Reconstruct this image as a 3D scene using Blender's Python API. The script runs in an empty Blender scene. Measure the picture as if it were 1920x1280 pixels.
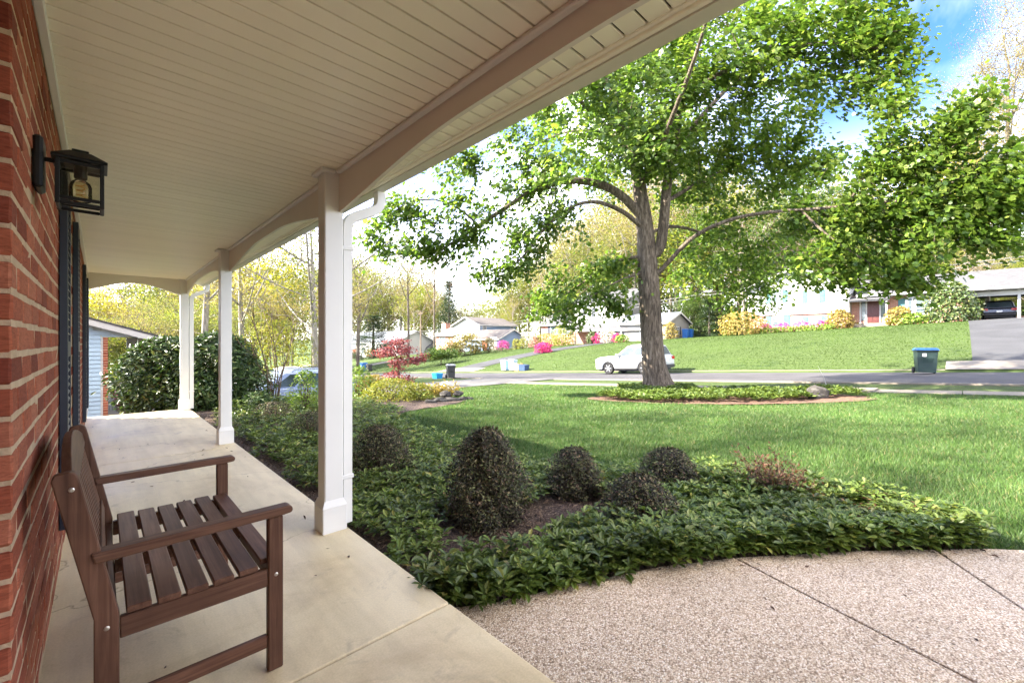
import bpy, bmesh, math, random
import numpy as np
from mathutils import Vector, Matrix

S = bpy.context.scene
COL = S.collection
R = random.Random(7)
NP = np.random.default_rng(11)

# ------------------------------------------------------------------ camera, sky, sun, exposure
# House axes: +X runs from the porch to the street, +Y along the porch, porch floor at z = 0.
YAW = math.radians(43.73)
SN, CS = math.sin(YAW), math.cos(YAW)
FPX = 808.0                       # focal length in pixels of a 1920 px wide frame
EYE = 1.29
cam = bpy.data.cameras.new('camera')
cam.sensor_width = 36
cam.lens = 36 * FPX / 1920
cam.clip_start, cam.clip_end = 0.05, 3000
camo = bpy.data.objects.new('camera', cam)
COL.objects.link(camo)
camo.location = (0, 0, EYE)
camo.rotation_euler = (math.radians(90), 0, -YAW)
S.camera = camo

SUN_EL = math.radians(36)
SUN_H = Vector((-0.76, 0.65)).normalized()      # horizontal direction towards the sun
world = bpy.data.worlds.new('World')
S.world = world
world.use_nodes = True
wn, wl = world.node_tree.nodes, world.node_tree.links
wn.clear()
sky = wn.new('ShaderNodeTexSky')
sky.sky_type = 'NISHITA'
sky.sun_disc = False
sky.sun_elevation = SUN_EL
sky.sun_rotation = math.atan2(SUN_H.x, SUN_H.y)
sky.air_density, sky.dust_density, sky.ozone_density = 1.0, 1.0, 2.0
bg = wn.new('ShaderNodeBackground')
bg.inputs[1].default_value = 0.14
out = wn.new('ShaderNodeOutputWorld')
tc = wn.new('ShaderNodeTexCoord')
sep = wn.new('ShaderNodeSeparateXYZ')
wl.new(tc.outputs['Generated'], sep.inputs[0])
def wmath(op, a, b=None):
    n = wn.new('ShaderNodeMath'); n.operation = op
    for i, v in enumerate((a, b)):
        if v is None: continue
        if isinstance(v, (int, float)): n.inputs[i].default_value = v
        else: wl.new(v, n.inputs[i])
    return n.outputs[0]
zz = wmath('ADD', wmath('MAXIMUM', sep.outputs[2], 0.0), 0.12)
cmb = wn.new('ShaderNodeCombineXYZ')
wl.new(wmath('DIVIDE', sep.outputs[0], zz), cmb.inputs[0])
wl.new(wmath('DIVIDE', sep.outputs[1], zz), cmb.inputs[1])
mp = wn.new('ShaderNodeMapping')
mp.inputs['Rotation'].default_value = (0, 0, math.radians(62))
mp.inputs['Scale'].default_value = (0.55, 1.5, 1)
mp.inputs['Location'].default_value = (0.6, 0.25, 0)
wl.new(cmb.outputs[0], mp.inputs[0])
nz = wn.new('ShaderNodeTexNoise')
nz.inputs['Scale'].default_value = 1.25
nz.inputs['Detail'].default_value = 7
nz.inputs['Roughness'].default_value = 0.56
nz.inputs['Distortion'].default_value = 0.5
wl.new(mp.outputs[0], nz.inputs[0])
rmp = wn.new('ShaderNodeValToRGB')
for e_ in range(3): rmp.color_ramp.elements.new(0.5)
for e_, (p_, v_) in zip(rmp.color_ramp.elements, ((0.36, 0.0), (0.47, 0.022), (0.55, 0.06), (0.62, 0.22), (0.74, 0.9))):
    e_.position = p_; e_.color = (v_, v_, v_, 1)
wl.new(nz.outputs[0], rmp.inputs[0])
mxs = wn.new('ShaderNodeMixRGB')
hzr = wn.new('ShaderNodeMapRange'); hzr.interpolation_type = 'SMOOTHSTEP'      # pale bright air low over the horizon, all round
for k_, v_ in enumerate((0.05, 0.42, 0.16, 0.0)): hzr.inputs[1 + k_].default_value = v_
wl.new(sep.outputs[2], hzr.inputs[0])
wl.new(wmath('MAXIMUM', rmp.outputs[0], hzr.outputs[0]), mxs.inputs[0])
deep = wn.new('ShaderNodeMixRGB'); deep.blend_type = 'MULTIPLY'; deep.inputs[0].default_value = 1
wl.new(sky.outputs[0], deep.inputs[1]); deep.inputs[2].default_value = (0.082, 0.130, 0.245, 1)
wl.new(deep.outputs[0], mxs.inputs[1])
mxs.inputs[2].default_value = (16.4, 15.2, 12.7, 1)
wl.new(mxs.outputs[0], bg.inputs[0])
wl.new(bg.outputs[0], out.inputs[0])

sun = bpy.data.lights.new('sun', 'SUN')
sun.energy = 2.4
sun.angle = math.radians(0.6)
sun.color = (1.0, 0.91, 0.77)
suno = bpy.data.objects.new('sun', sun)
COL.objects.link(suno)
suno.rotation_euler = Vector((-SUN_H.x * math.cos(SUN_EL), -SUN_H.y * math.cos(SUN_EL), -math.sin(SUN_EL))).to_track_quat('-Z', 'Y').to_euler()

S.view_settings.view_transform = 'Standard'
S.view_settings.look = 'None'
S.view_settings.exposure = 4.2
S.view_settings.gamma = 1
S.view_settings.use_curve_mapping = False
S.render.engine = 'CYCLES'
S.cycles.max_bounces = 8
S.cycles.diffuse_bounces = 6
S.cycles.transparent_max_bounces = 8
S.cycles.use_denoising = True

# ------------------------------------------------------------------ terrain
def sstep(t):
    t = np.clip(t, 0.0, 1.0)
    return t * t * (3 - 2 * t)
def zr(Y):                                   # height of the street at Y: it falls gently to the left
    return 0.02 - 0.0535 * np.clip(Y, -120, 150)
RX0, RX1 = 17.2, 25.4                        # street edges
SW0, SW1 = 13.7, 14.6                        # sidewalk edges
def H(X, Y):
    X = np.asarray(X, float); Y = np.asarray(Y, float)
    q = zr(Y)
    A = np.where(Y < 20, -0.17 + (-0.88) * sstep((Y - 10.3) / 8.0), q + 0.02)
    B = q + 0.08
    t = sstep((X - 2.0) / 11.0)
    near = A * (1 - t) + B * t
    near = near - 0.62 * np.exp(-((X - 4.2) / 3.6) ** 2 - ((Y - 20.5) / 3.2) ** 2)
    u = np.clip((X - RX1 - 0.2) / 25.0, 0, 1)
    s = 1 - (1 - u) ** 1.55
    far = q + 0.1 + 2.78 * s + 0.035 * np.clip(X - 55, 0, 400)
    z = np.where(X < 21, near, far)
    bump = 0.02 * np.sin(X * 0.9 + 1.3) * np.sin(Y * 0.7) * np.clip((np.abs(X - 8) < 5), 0, 1)
    return np.where((X > RX0 - 0.1) & (X < RX1 + 0.1), q - 0.12, z + bump)
def Hs(X, Y):
    return float(H(X, Y))
def at(px, Z):                               # ground position on the sight line of image column px, Z metres out
    t = (px - 960.0) / FPX
    X, Y = Z * (SN + CS * t), Z * (CS - SN * t)
    return X, Y
def W(px, py, Z):                            # a point in space from image column, row and depth
    X, Y = at(px, Z)
    return np.array([X, Y, EYE - (py - 640.0) / FPX * Z])

# ------------------------------------------------------------------ materials
MATS = {}
def nodes_of(name):
    m = bpy.data.materials.new(name)
    m.use_nodes = True
    nt = m.node_tree
    b = nt.nodes['Principled BSDF']
    return m, nt, b
def N(nt, typ, **kw):
    n = nt.nodes.new(typ)
    for k, v in kw.items():
        if k in n.inputs: n.inputs[k].default_value = v
        else: setattr(n, k, v)
    return n
def ramp(nt, src, stops):
    r = nt.nodes.new('ShaderNodeValToRGB')
    e = r.color_ramp.elements
    while len(e) < len(stops): e.new(0.5)
    for i, (p, c) in enumerate(stops):
        e[i].position = p
        e[i].color = (*c, 1) if len(c) == 3 else c
    nt.links.new(src, r.inputs[0])
    return r.outputs[0]
def mixc(nt, fac, a, b, mode='MIX'):
    m = nt.nodes.new('ShaderNodeMixRGB'); m.blend_type = mode
    for i, v in ((0, fac), (1, a), (2, b)):
        if isinstance(v, (int, float)): m.inputs[i].default_value = v
        elif isinstance(v, tuple): m.inputs[i].default_value = (*v, 1)
        else: nt.links.new(v, m.inputs[i])
    return m.outputs[0]
def coords(nt, scale=(1, 1, 1), kind='Object'):
    t = nt.nodes.new('ShaderNodeTexCoord')
    mpn = nt.nodes.new('ShaderNodeMapping')
    mpn.inputs['Scale'].default_value = scale
    nt.links.new(t.outputs[kind], mpn.inputs[0])
    return mpn.outputs[0]
def noise(nt, vec, scale, detail=4, rough=0.55, dist=0.0):
    n = N(nt, 'ShaderNodeTexNoise', Scale=scale, Detail=detail, Roughness=rough, Distortion=dist)
    if vec is not None: nt.links.new(vec, n.inputs['Vector'])
    return n.outputs[0]
def bumpn(nt, b, h, strength=0.3, dist=0.01):
    n = N(nt, 'ShaderNodeBump', Strength=strength, Distance=dist)
    nt.links.new(h, n.inputs['Height'])
    nt.links.new(n.outputs[0], b.inputs['Normal'])
def pm(name, c1, c2=None, scale=3.0, rough=0.6, bump=0.15, bscale=60.0, bdist=0.004, stretch=(1, 1, 1), spec=0.4, metal=0.0, rnd=0.0, kind='Object'):
    """Procedural material: two tones mixed by noise, fine relief, optional tone shift from object to object."""
    if name in MATS: return MATS[name]
    m, nt, b = nodes_of(name)
    c2 = c2 or tuple(v * 0.82 for v in c1)
    v = coords(nt, stretch, kind)
    f = noise(nt, v, scale, 5, 0.6)
    col = ramp(nt, f, [(0.32, c1), (0.68, c2)])
    if rnd:
        oi = nt.nodes.new('ShaderNodeObjectInfo')
        g = ramp(nt, oi.outputs['Random'], [(0, (1 - rnd,) * 3), (1, (1 + rnd * 0.4,) * 3)])
        col = mixc(nt, 1.0, col, g, 'MULTIPLY')
    nt.links.new(col, b.inputs['Base Color'])
    b.inputs['Roughness'].default_value = rough
    b.inputs['Metallic'].default_value = metal
    b.inputs['Specular IOR Level'].default_value = spec
    if bump: bumpn(nt, b, noise(nt, v, bscale, 4, 0.6), bump, bdist)
    MATS[name] = m
    return m
def leafmat(name, stops, transl=0.35, rough=0.5, clump=0.35, cscale=0.6, spec=0.35, tint=(1.2, 1.25, 0.75), k=0.72):
    """Leaves: tone differs from leaf to leaf and from clump to clump, some light passes through."""
    if name in MATS: return MATS[name]
    stops = [(p, tuple(v * k for v in c)) for p, c in stops]
    m, nt, b = nodes_of(name)
    g = nt.nodes.new('ShaderNodeNewGeometry')
    col = ramp(nt, g.outputs['Random Per Island'], stops)
    nf = noise(nt, coords(nt), cscale, 2)
    kc = ramp(nt, nf, [(0.3, (1 - clump,) * 3), (0.7, (1 + clump * 0.5,) * 3)])
    col = mixc(nt, 1.0, col, kc, 'MULTIPLY')
    nt.links.new(col, b.inputs['Base Color'])
    b.inputs['Roughness'].default_value = rough
    b.inputs['Specular IOR Level'].default_value = spec
    tr = nt.nodes.new('ShaderNodeBsdfTranslucent')
    tcol = mixc(nt, 1.0, col, tint, 'MULTIPLY')
    nt.links.new(tcol, tr.inputs[0])
    mx = nt.nodes.new('ShaderNodeMixShader')
    mx.inputs[0].default_value = transl
    nt.links.new(b.outputs[0], mx.inputs[1]); nt.links.new(tr.outputs[0], mx.inputs[2])
    nt.links.new(mx.outputs[0], nt.nodes['Material Output'].inputs[0])
    MATS[name] = m
    return m
def glassmat(name, tint=(0.9, 0.95, 0.95), dark=None):
    if name in MATS: return MATS[name]
    m, nt, b = nodes_of(name)
    if dark is not None:
        f = noise(nt, coords(nt), 0.8, 3)
        nt.links.new(ramp(nt, f, [(0.35, dark), (0.65, tuple(min(1, v * 2.2 + 0.01) for v in dark))]), b.inputs['Base Color'])
        b.inputs['Roughness'].default_value = 0.06
        b.inputs['Specular IOR Level'].default_value = 0.9
    else:
        tr = nt.nodes.new('ShaderNodeBsdfTransparent'); tr.inputs[0].default_value = (*tint, 1)
        gl = nt.nodes.new('ShaderNodeBsdfGlossy'); gl.inputs['Roughness'].default_value = 0.02
        fr = N(nt, 'ShaderNodeFresnel', IOR=1.45)
        mx = nt.nodes.new('ShaderNodeMixShader')
        nt.links.new(fr.outputs[0], mx.inputs[0]); nt.links.new(tr.outputs[0], mx.inputs[1]); nt.links.new(gl.outputs[0], mx.inputs[2])
        nt.links.new(mx.outputs[0], nt.nodes['Material Output'].inputs[0])
    MATS[name] = m
    return m

# ------------------------------------------------------------------ mesh helpers
class MB:
    """Collects shapes into ONE mesh."""
    def __init__(s): s.v, s.f = [], []
    def add(s, vs, fs):
        o = len(s.v)
        s.v.extend(tuple(map(float, p)) for p in vs); s.f.extend(tuple(i + o for i in f) for f in fs)
        return s
    def box(s, x0, x1, y0, y1, z0, z1):
        vs = [(x, y, z) for z in (z0, z1) for y in (y0, y1) for x in (x0, x1)]
        return s.add(vs, [(0, 2, 3, 1), (4, 5, 7, 6), (0, 1, 5, 4), (2, 6, 7, 3), (0, 4, 6, 2), (1, 3, 7, 5)])
    def cbox(s, x0, x1, y0, y1, z0, z1, c=0.004):
        """Box with chamfered edges."""
        ce = ((x0 + x1) / 2, (y0 + y1) / 2, (z0 + z1) / 2); h = ((x1 - x0) / 2, (y1 - y0) / 2, (z1 - z0) / 2)
        c = min(c, min(h) * 0.8)
        vs, idx = [], {}
        for sx in (-1, 1):
            for sy in (-1, 1):
                for sz in (-1, 1):
                    for a in range(3):
                        p = [sx * (h[0] - c), sy * (h[1] - c), sz * (h[2] - c)]
                        p[a] = (sx, sy, sz)[a] * h[a]
                        idx[(sx, sy, sz, a)] = len(vs); vs.append(tuple(p[i] + ce[i] for i in range(3)))
        fs = []
        for a in range(3):
            b, d = (a + 1) % 3, (a + 2) % 3
            for sg in (-1, 1):
                q = []
                for u, w in ((-1, -1), (1, -1), (1, 1), (-1, 1)):
                    k = [0, 0, 0]; k[a] = sg; k[b] = u; k[d] = w
                    q.append(idx[(*k, a)])
                fs.append(q if sg > 0 else q[::-1])
        for a in range(3):
            b, d = (a + 1) % 3, (a + 2) % 3
            for u in (-1, 1):
                for w in (-1, 1):
                    k = [0, 0, 0]; k[b] = u; k[d] = w
                    k0 = list(k); k0[a] = -1; k1 = list(k); k1[a] = 1
                    q = [idx[(*k0, b)], idx[(*k1, b)], idx[(*k1, d)], idx[(*k0, d)]]
                    fs.append(q if u * w < 0 else q[::-1])
        for sx in (-1, 1):
            for sy in (-1, 1):
                for sz in (-1, 1):
                    q = [idx[(sx, sy, sz, a)] for a in range(3)]
                    fs.append(q if sx * sy * sz > 0 else q[::-1])
        return s.add(vs, fs)
    def prism(s, poly, d0, d1, axis=1):
        """2-D polygon (list of (a, b)) extruded along an axis: axis 0 -> (d, a, b), 1 -> (a, d, b), 2 -> (a, b, d)."""
        def P(a, b, d): return ((d, a, b), (a, d, b), (a, b, d))[axis]
        n = len(poly)
        vs = [P(a, b, d0) for a, b in poly] + [P(a, b, d1) for a, b in poly]
        fs = [tuple(range(n))[::-1], tuple(range(n, 2 * n))] + [(i, (i + 1) % n, n + (i + 1) % n, n + i) for i in range(n)]
        return s.add(vs, fs)
    def tube(s, pts, rad, n=8, cap=True):
        pts = [Vector(p) for p in pts]
        if not hasattr(rad, '__len__'): rad = [rad] * len(pts)
        o = len(s.v); prev = None; vs = []
        for i, p in enumerate(pts):
            t = (pts[min(i + 1, len(pts) - 1)] - pts[max(i - 1, 0)])
            t = t.normalized() if t.length > 1e-9 else Vector((0, 0, 1))
            if prev is None:
                a = t.orthogonal().normalized()
            else:
                a = prev - t * prev.dot(t)
                a = a.normalized() if a.length > 1e-6 else t.orthogonal().normalized()
            prev = a; b = t.cross(a)
            for k in range(n):
                w = 2 * math.pi * k / n
                vs.append(p + (a * math.cos(w) + b * math.sin(w)) * rad[i])
        fs = [(i * n + k, i * n + (k + 1) % n, (i + 1) * n + (k + 1) % n, (i + 1) * n + k) for i in range(len(pts) - 1) for k in range(n)]
        if cap: fs += [tuple(range(n))[::-1], tuple(range((len(pts) - 1) * n, len(pts) * n))]
        return s.add(vs, fs)
    def lathe(s, prof, n=16, c=(0, 0, 0), axis=2):
        vs, fs = [], []
        for r, z in prof:
            for k in range(n):
                w = 2 * math.pi * k / n
                p = (r * math.cos(w), r * math.sin(w), z)
                if axis == 0: p = (p[2], p[0], p[1])
                if axis == 1: p = (p[1], p[2], p[0])
                vs.append((p[0] + c[0], p[1] + c[1], p[2] + c[2]))
        m = len(prof)
        fs = [(i * n + k, i * n + (k + 1) % n, (i + 1) * n + (k + 1) % n, (i + 1) * n + k) for i in range(m - 1) for k in range(n)]
        fs += [tuple(range(n))[::-1], tuple(range((m - 1) * n, m * n))]
        return s.add(vs, fs)
    def hexa(s, bot, top):
        """Bottom and top quads (four points each, same winding)."""
        return s.add(list(bot) + list(top), [(3, 2, 1, 0), (4, 5, 6, 7)] + [(i, (i + 1) % 4, 4 + (i + 1) % 4, 4 + i) for i in range(4)])
    def mesh(s, name, smooth=False):
        me = bpy.data.meshes.new(name)
        me.from_pydata(s.v, [], s.f)
        if smooth: me.polygons.foreach_set('use_smooth', [True] * len(me.polygons))
        me.update()
        return me
def fast_mesh(name, V, F, smooth=False):
    """V (n,3) array, F (m,k) array of k-gons."""
    me = bpy.data.meshes.new(name)
    V = np.ascontiguousarray(V, np.float32); F = np.ascontiguousarray(F, np.int32)
    me.vertices.add(len(V)); me.vertices.foreach_set('co', V.ravel())
    me.loops.add(F.size); me.loops.foreach_set('vertex_index', F.ravel())
    me.polygons.add(len(F))
    me.polygons.foreach_set('loop_start', np.arange(0, F.size, F.shape[1], dtype=np.int32))
    me.polygons.foreach_set('use_smooth', np.full(len(F), smooth))
    me.update(calc_edges=True)
    return me
def fixn(me):
    bm = bmesh.new(); bm.from_mesh(me)
    bmesh.ops.recalc_face_normals(bm, faces=bm.faces)
    bm.to_mesh(me); bm.free()
    return me
def link(name, me, m=None, parent=None, label=None):
    o = bpy.data.objects.new(name, me)
    if m is not None and me is not None and not me.materials: me.materials.append(m)
    COL.objects.link(o)
    if parent is not None:
        o.parent = parent
        o.matrix_parent_inverse = Matrix.Translation(-Vector(parent.get('_o', (0, 0, 0))))
    if label: o['label'] = label
    return o
def part(name, mb, m, parent=None, smooth=False, bevel=0, label=None, kind=None, fix=True):
    me = mb.mesh(name, smooth) if isinstance(mb, MB) else mb
    if fix: fixn(me)
    o = link(name, me, m, parent, label)
    if bevel:
        md = o.modifiers.new('bevel', 'BEVEL'); md.width = bevel; md.segments = 2; md.limit_method = 'ANGLE'
    if kind: o['kind'] = kind
    return o
def tag(o, label, cat, group=None):
    o['label'] = label; o['category'] = cat
    if group: o['group'] = group
    return o
def thing(name, loc, label, cat, group=None):
    """An Empty at the thing's base; its parts are built in world coordinates and hang from it."""
    o = bpy.data.objects.new(name, None)
    COL.objects.link(o)
    o.location = loc
    o['_o'] = tuple(float(v) for v in loc)
    o.empty_display_size = 0.1
    return tag(o, label, cat, group)
def structure(name, mb, m, smooth=False, fix=True):
    o = part(name, mb, m, None, smooth, fix=fix)
    o['kind'] = 'structure'
    return o
def copy_tree(o, parent=None):
    c = o.copy(); COL.objects.link(c)
    if parent is not None: c.parent = parent
    for ch in o.children: copy_tree(ch, c)
    return c

# ------------------------------------------------------------------ ground, street, walks
def grassmat(name, stops, stripe=0.0):
    m, nt, b = nodes_of(name)
    v = coords(nt)
    f1 = noise(nt, v, 0.35, 3); f2 = noise(nt, v, 5.0, 5, 0.7); f3 = noise(nt, v, 55, 3, 0.7)
    a = nt.nodes.new('ShaderNodeMath'); a.operation = 'MULTIPLY_ADD'
    nt.links.new(f2, a.inputs[0]); a.inputs[1].default_value = 0.8; nt.links.new(f1, a.inputs[2])
    a2 = nt.nodes.new('ShaderNodeMath'); a2.operation = 'MULTIPLY_ADD'
    nt.links.new(f3, a2.inputs[0]); a2.inputs[1].default_value = 0.6; nt.links.new(a.outputs[0], a2.inputs[2])
    src = a2.outputs[0]
    col = ramp(nt, src, [(0.75, stops[0]), (1.02, stops[1]), (1.3, stops[2])] if False else [(0.88, stops[0]), (1.08, stops[1]), (1.28, stops[2])])
    if stripe:
        wv = N(nt, 'ShaderNodeTexWave', Scale=0.42, Distortion=1.4, Detail=3)
        mpn = nt.nodes.new('ShaderNodeMapping'); mpn.inputs['Rotation'].default_value = (0, 0, math.radians(12))
        nt.links.new(v, mpn.inputs[0]); nt.links.new(mpn.outputs[0], wv.inputs[0])
        k = ramp(nt, wv.outputs[0], [(0.35, (1 - stripe,) * 3), (0.65, (1, 1, 1))])
        col = mixc(nt, 1.0, col, k, 'MULTIPLY')
    nt.links.new(col, b.inputs['Base Color'])
    b.inputs['Roughness'].default_value = 0.85
    b.inputs['Specular IOR Level'].default_value = 0.15
    bumpn(nt, b, f3, 0.9, 0.05)
    return m
M_GRASS = grassmat('lawn_grass', [(0.016, 0.034, 0.009), (0.031, 0.056, 0.014), (0.054, 0.082, 0.022)], 0.14)  # tones darkened to stand for blades shading one another

def axis_pts(a, b, inner, step_in, grow=1.16):
    lo, hi = inner
    xs = list(np.arange(lo, hi + 1e-6, step_in))
    d = step_in; x = hi
    while x < b: d *= grow; x += d; xs.append(x)
    d = step_in; x = lo
    while x > a: d *= grow; x -= d; xs.insert(0, x)
    return np.array(xs)
gx = np.unique(np.concatenate([axis_pts(-500, 900, (-2, 60), 0.8), [17.08, 17.1, 25.5, 25.52]]))
gy = axis_pts(-600, 900, (-15, 70), 0.9)
XX, YY = np.meshgrid(gx, gy, indexing='ij')
ZZ = H(XX, YY)
ni, nj = XX.shape
ii, jj = np.meshgrid(np.arange(ni - 1), np.arange(nj - 1), indexing='ij')
F = np.stack([ii * nj + jj, (ii + 1) * nj + jj, (ii + 1) * nj + jj + 1, ii * nj + jj + 1], -1).reshape(-1, 4)
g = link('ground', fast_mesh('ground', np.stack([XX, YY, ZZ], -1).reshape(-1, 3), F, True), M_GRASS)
g['kind'] = 'structure'

def asphalt(name, c, agg=240, patch=0.25):
    m, nt, b = nodes_of(name)
    v = coords(nt)
    f = noise(nt, v, agg, 3, 0.7); p = noise(nt, v, 0.6, 4)
    col = ramp(nt, f, [(0.3, tuple(x * 0.7 for x in c)), (0.7, tuple(x * 1.35 for x in c))])
    k = ramp(nt, p, [(0.35, (1 - patch,) * 3), (0.65, (1 + patch * 0.5,) * 3)])
    nt.links.new(mixc(nt, 1.0, col, k, 'MULTIPLY'), b.inputs['Base Color'])
    b.inputs['Roughness'].default_value = 0.85
    b.inputs['Specular IOR Level'].default_value = 0.3
    bumpn(nt, b, f, 0.3, 0.004)
    return m
M_ROAD = asphalt('road_asphalt', (0.046, 0.044, 0.047), 60)
M_DRIVE = asphalt('driveway_asphalt', (0.036, 0.037, 0.040), 80)
M_CONC = pm('kerb_concrete', (0.19, 0.165, 0.13), (0.13, 0.115, 0.09), 2.0, 0.85, 0.3, 80)

def strip(x0, x1, y0, y1, zf, n=60, nx=2):
    """A sheet that follows a height function."""
    mb = MB(); vs = []
    ys = np.linspace(y0, y1, n); xs = np.linspace(x0, x1, nx)
    for y in ys:
        for x in xs: vs.append((x, y, zf(x, y)))
    mb.add(vs, [(i * nx + k, i * nx + k + 1, (i + 1) * nx + k + 1, (i + 1) * nx + k) for i in range(n - 1) for k in range(nx - 1)])
    return mb
structure('road', strip(RX0 - 0.12, RX1 + 0.12, -118, 148, lambda x, y: float(zr(y)) + 0.03 - 0.004 * abs(x - 21.3), 80, 7), M_ROAD)

# kerbs, built from lengths of concrete; they stop at the driveways
DRIVES_FAR = [(-4.6, 0.9, 51.5), (33.2, 37.2, 50.0), (64.0, 69.0, 49.0), (97, 102, 48)]      # (y0, y1, reach)
def kerb(side, spans):
    root = MB()
    k = structure('kerb', MB().box(0, 0.01, 0, 0.01, -5.2, -5.19), M_CONC)
    x0, x1 = (RX0 - 0.27, RX0 - 0.12) if side < 0 else (RX1 + 0.12, RX1 + 0.27)
    for a, b_ in spans:
        n = max(1, round((b_ - a) / 3.0)); L = (b_ - a) / n
        for i in range(n):
            y0, y1 = a + i * L + 0.006, a + (i + 1) * L - 0.006
            mb = MB(); z0, z1 = float(zr(y0)), float(zr(y1))
            mb.hexa([(x0, y0, z0 - .3), (x1, y0, z0 - .3), (x1, y1, z1 - .3), (x0, y1, z1 - .3)],
                    [(x0, y0, z0 + .13), (x1, y0, z0 + .13), (x1, y1, z1 + .13), (x0, y1, z1 + .13)])
            part('kerb_stone', mb, M_CONC, k)
    return k
kerb(1, [(-30, -6.6), (0.5, 32.4), (38, 63.2), (70, 96), (103, 130)])
kerb(-1, [(-20, 14.6), (20.4, 60), (66, 110)])

# sidewalk of concrete slabs on our side of the street
sw = structure('sidewalk', strip(SW0 + 0.02, SW1 - 0.02, -12, 15.5, lambda x, y: float(zr(y)) + 0.05, 30), M_CONC)
yy = -12.0
i = 0
while yy < 15:
    L = 1.5
    up = 0.035 if 0.3 < yy < 1.6 else (0.008 * R.random())
    z0, z1 = float(zr(yy)) + 0.115 + up, float(zr(yy + L)) + 0.115 + up
    a, b_ = yy + 0.008, yy + L - 0.008
    mb = MB().hexa([(SW0, a, z0 - .14), (SW1, a, z0 - .14), (SW1, b_, z1 - .14), (SW0, b_, z1 - .14)],
                   [(SW0, a, z0), (SW1, a, z0), (SW1, b_, z1), (SW0, b_, z1)])
    part('sidewalk_slab', mb, M_CONC, sw)
    yy += L

# driveways
def drape(x0, x1, y0, y1, dz, name, m, n=24, ny=6, skew=0.0):
    """A paved strip running away from the street; skew shifts it along Y with distance."""
    mb = MB(); vs = []
    for i in range(n):
        x = x0 + (x1 - x0) * i / (n - 1)
        for k in range(ny):
            y = y0 + (y1 - y0) * k / (ny - 1) + skew * (i / (n - 1)) ** 1.5
            vs.append((x, y, Hs(x, y) + dz))
    mb.add(vs, [(i * ny + k, (i + 1) * ny + k, (i + 1) * ny + k + 1, i * ny + k + 1) for i in range(n - 1) for k in range(ny - 1)])
    return structure(name, mb, m, True)
drape(RX1 + 1.9, 58.5, -6.0, -0.3, 0.035, 'driveway', M_DRIVE, 40, 8)
drape(RX1 + 0.1, RX1 + 1.9, -6.6, 0.5, 0.035, 'driveway_apron', M_CONC, 4)
drape(RX1 + 1.9, 49.5, 33.2, 37.0, 0.035, 'driveway', M_DRIVE, 30, 8, -3.5)
drape(RX1 + 0.1, RX1 + 1.9, 32.2, 38.2, 0.035, 'driveway_apron', M_CONC, 4)
drape(RX1 + 0.1, 50, 64, 68, 0.035, 'driveway', M_CONC, 30, 6, -6)
drape(RX1 + 0.1, 49, 97, 102, 0.035, 'driveway', M_CONC, 30, 6)
drape(0.5, RX0 - 0.12, 14.6, 20.2, 0.035, 'driveway', asphalt('pale_driveway', (0.085, 0.082, 0.078), 70), 30, 8)

drape(1.6, RX0 - 0.12, -9.8, -3.9, 0.035, 'added_bounce_pad', asphalt('bounce_pad_concrete', (0.42, 0.37, 0.30), 70), 24, 6)  # unseen pale paving, added to bounce sunlight up to the porch ceiling
# exposed aggregate front walk: three wedge slabs between joints
def aggmat():
    m, nt, b = nodes_of('exposed_aggregate')
    v = coords(nt)
    vo = N(nt, 'ShaderNodeTexVoronoi', Scale=140.0, Randomness=1.0)
    nt.links.new(v, vo.inputs['Vector'])
    sepc = nt.nodes.new('ShaderNodeSeparateColor'); nt.links.new(vo.outputs['Color'], sepc.inputs[0])
    stone = ramp(nt, sepc.outputs[0], [(0.0, (0.20, 0.14, 0.085)), (0.2, (0.44, 0.335, 0.225)), (0.5, (0.60, 0.48, 0.345)), (0.8, (0.69, 0.585, 0.445)), (1.0, (0.77, 0.71, 0.60))])
    edge = ramp(nt, vo.outputs['Distance'], [(0.40, (1, 1, 1)), (0.75, (0.55, 0.48, 0.42))])
    col = mixc(nt, 1.0, stone, edge, 'MULTIPLY')
    big = ramp(nt, noise(nt, v, 1.1, 4), [(0.35, (0.84, 0.82, 0.80)), (0.65, (1.08, 1.06, 1.06))])
    col = mixc(nt, 1.0, col, big, 'MULTIPLY')
    nt.links.new(col, b.inputs['Base Color'])
    b.inputs['Roughness'].default_value = 0.7
    inv = nt.nodes.new('ShaderNodeMath'); inv.operation = 'SUBTRACT'; inv.inputs[0].default_value = 1
    nt.links.new(vo.outputs['Distance'], inv.inputs[1])
    bumpn(nt, b, inv.outputs[0], 0.9, 0.006)
    return m
M_AGG = aggmat()
WZ = -0.12
edge = [(1.262, 1.93), (1.55, 1.75), (2.07, 1.53), (2.55, 1.31), (3.0, 1.03), (3.40, 0.72), (3.72, 0.47), (4.10, 0.13), (4.38, -0.12), (4.75, -0.55), (5.1, -1.1), (5.4, -1.8), (5.6, -2.6)]
inner = [(1.262, -0.05), (1.55, -0.06), (1.9, -0.08), (2.25, -0.07), (2.62, -0.05), (2.75, -0.15), (2.9, -0.25), (3.15, -0.45), (3.3, -0.62), (3.5, -0.9), (3.7, -1.35), (3.85, -2.0), (3.95, -2.8)]
walk = structure('front_walk', MB().prism([*edge, *inner[::-1]], WZ - 0.16, WZ - 0.03, 2), pm('walk_bed', (0.10, 0.085, 0.07), (0.05, 0.04, 0.03), 9, 0.95, 0.4, 60))
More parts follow.
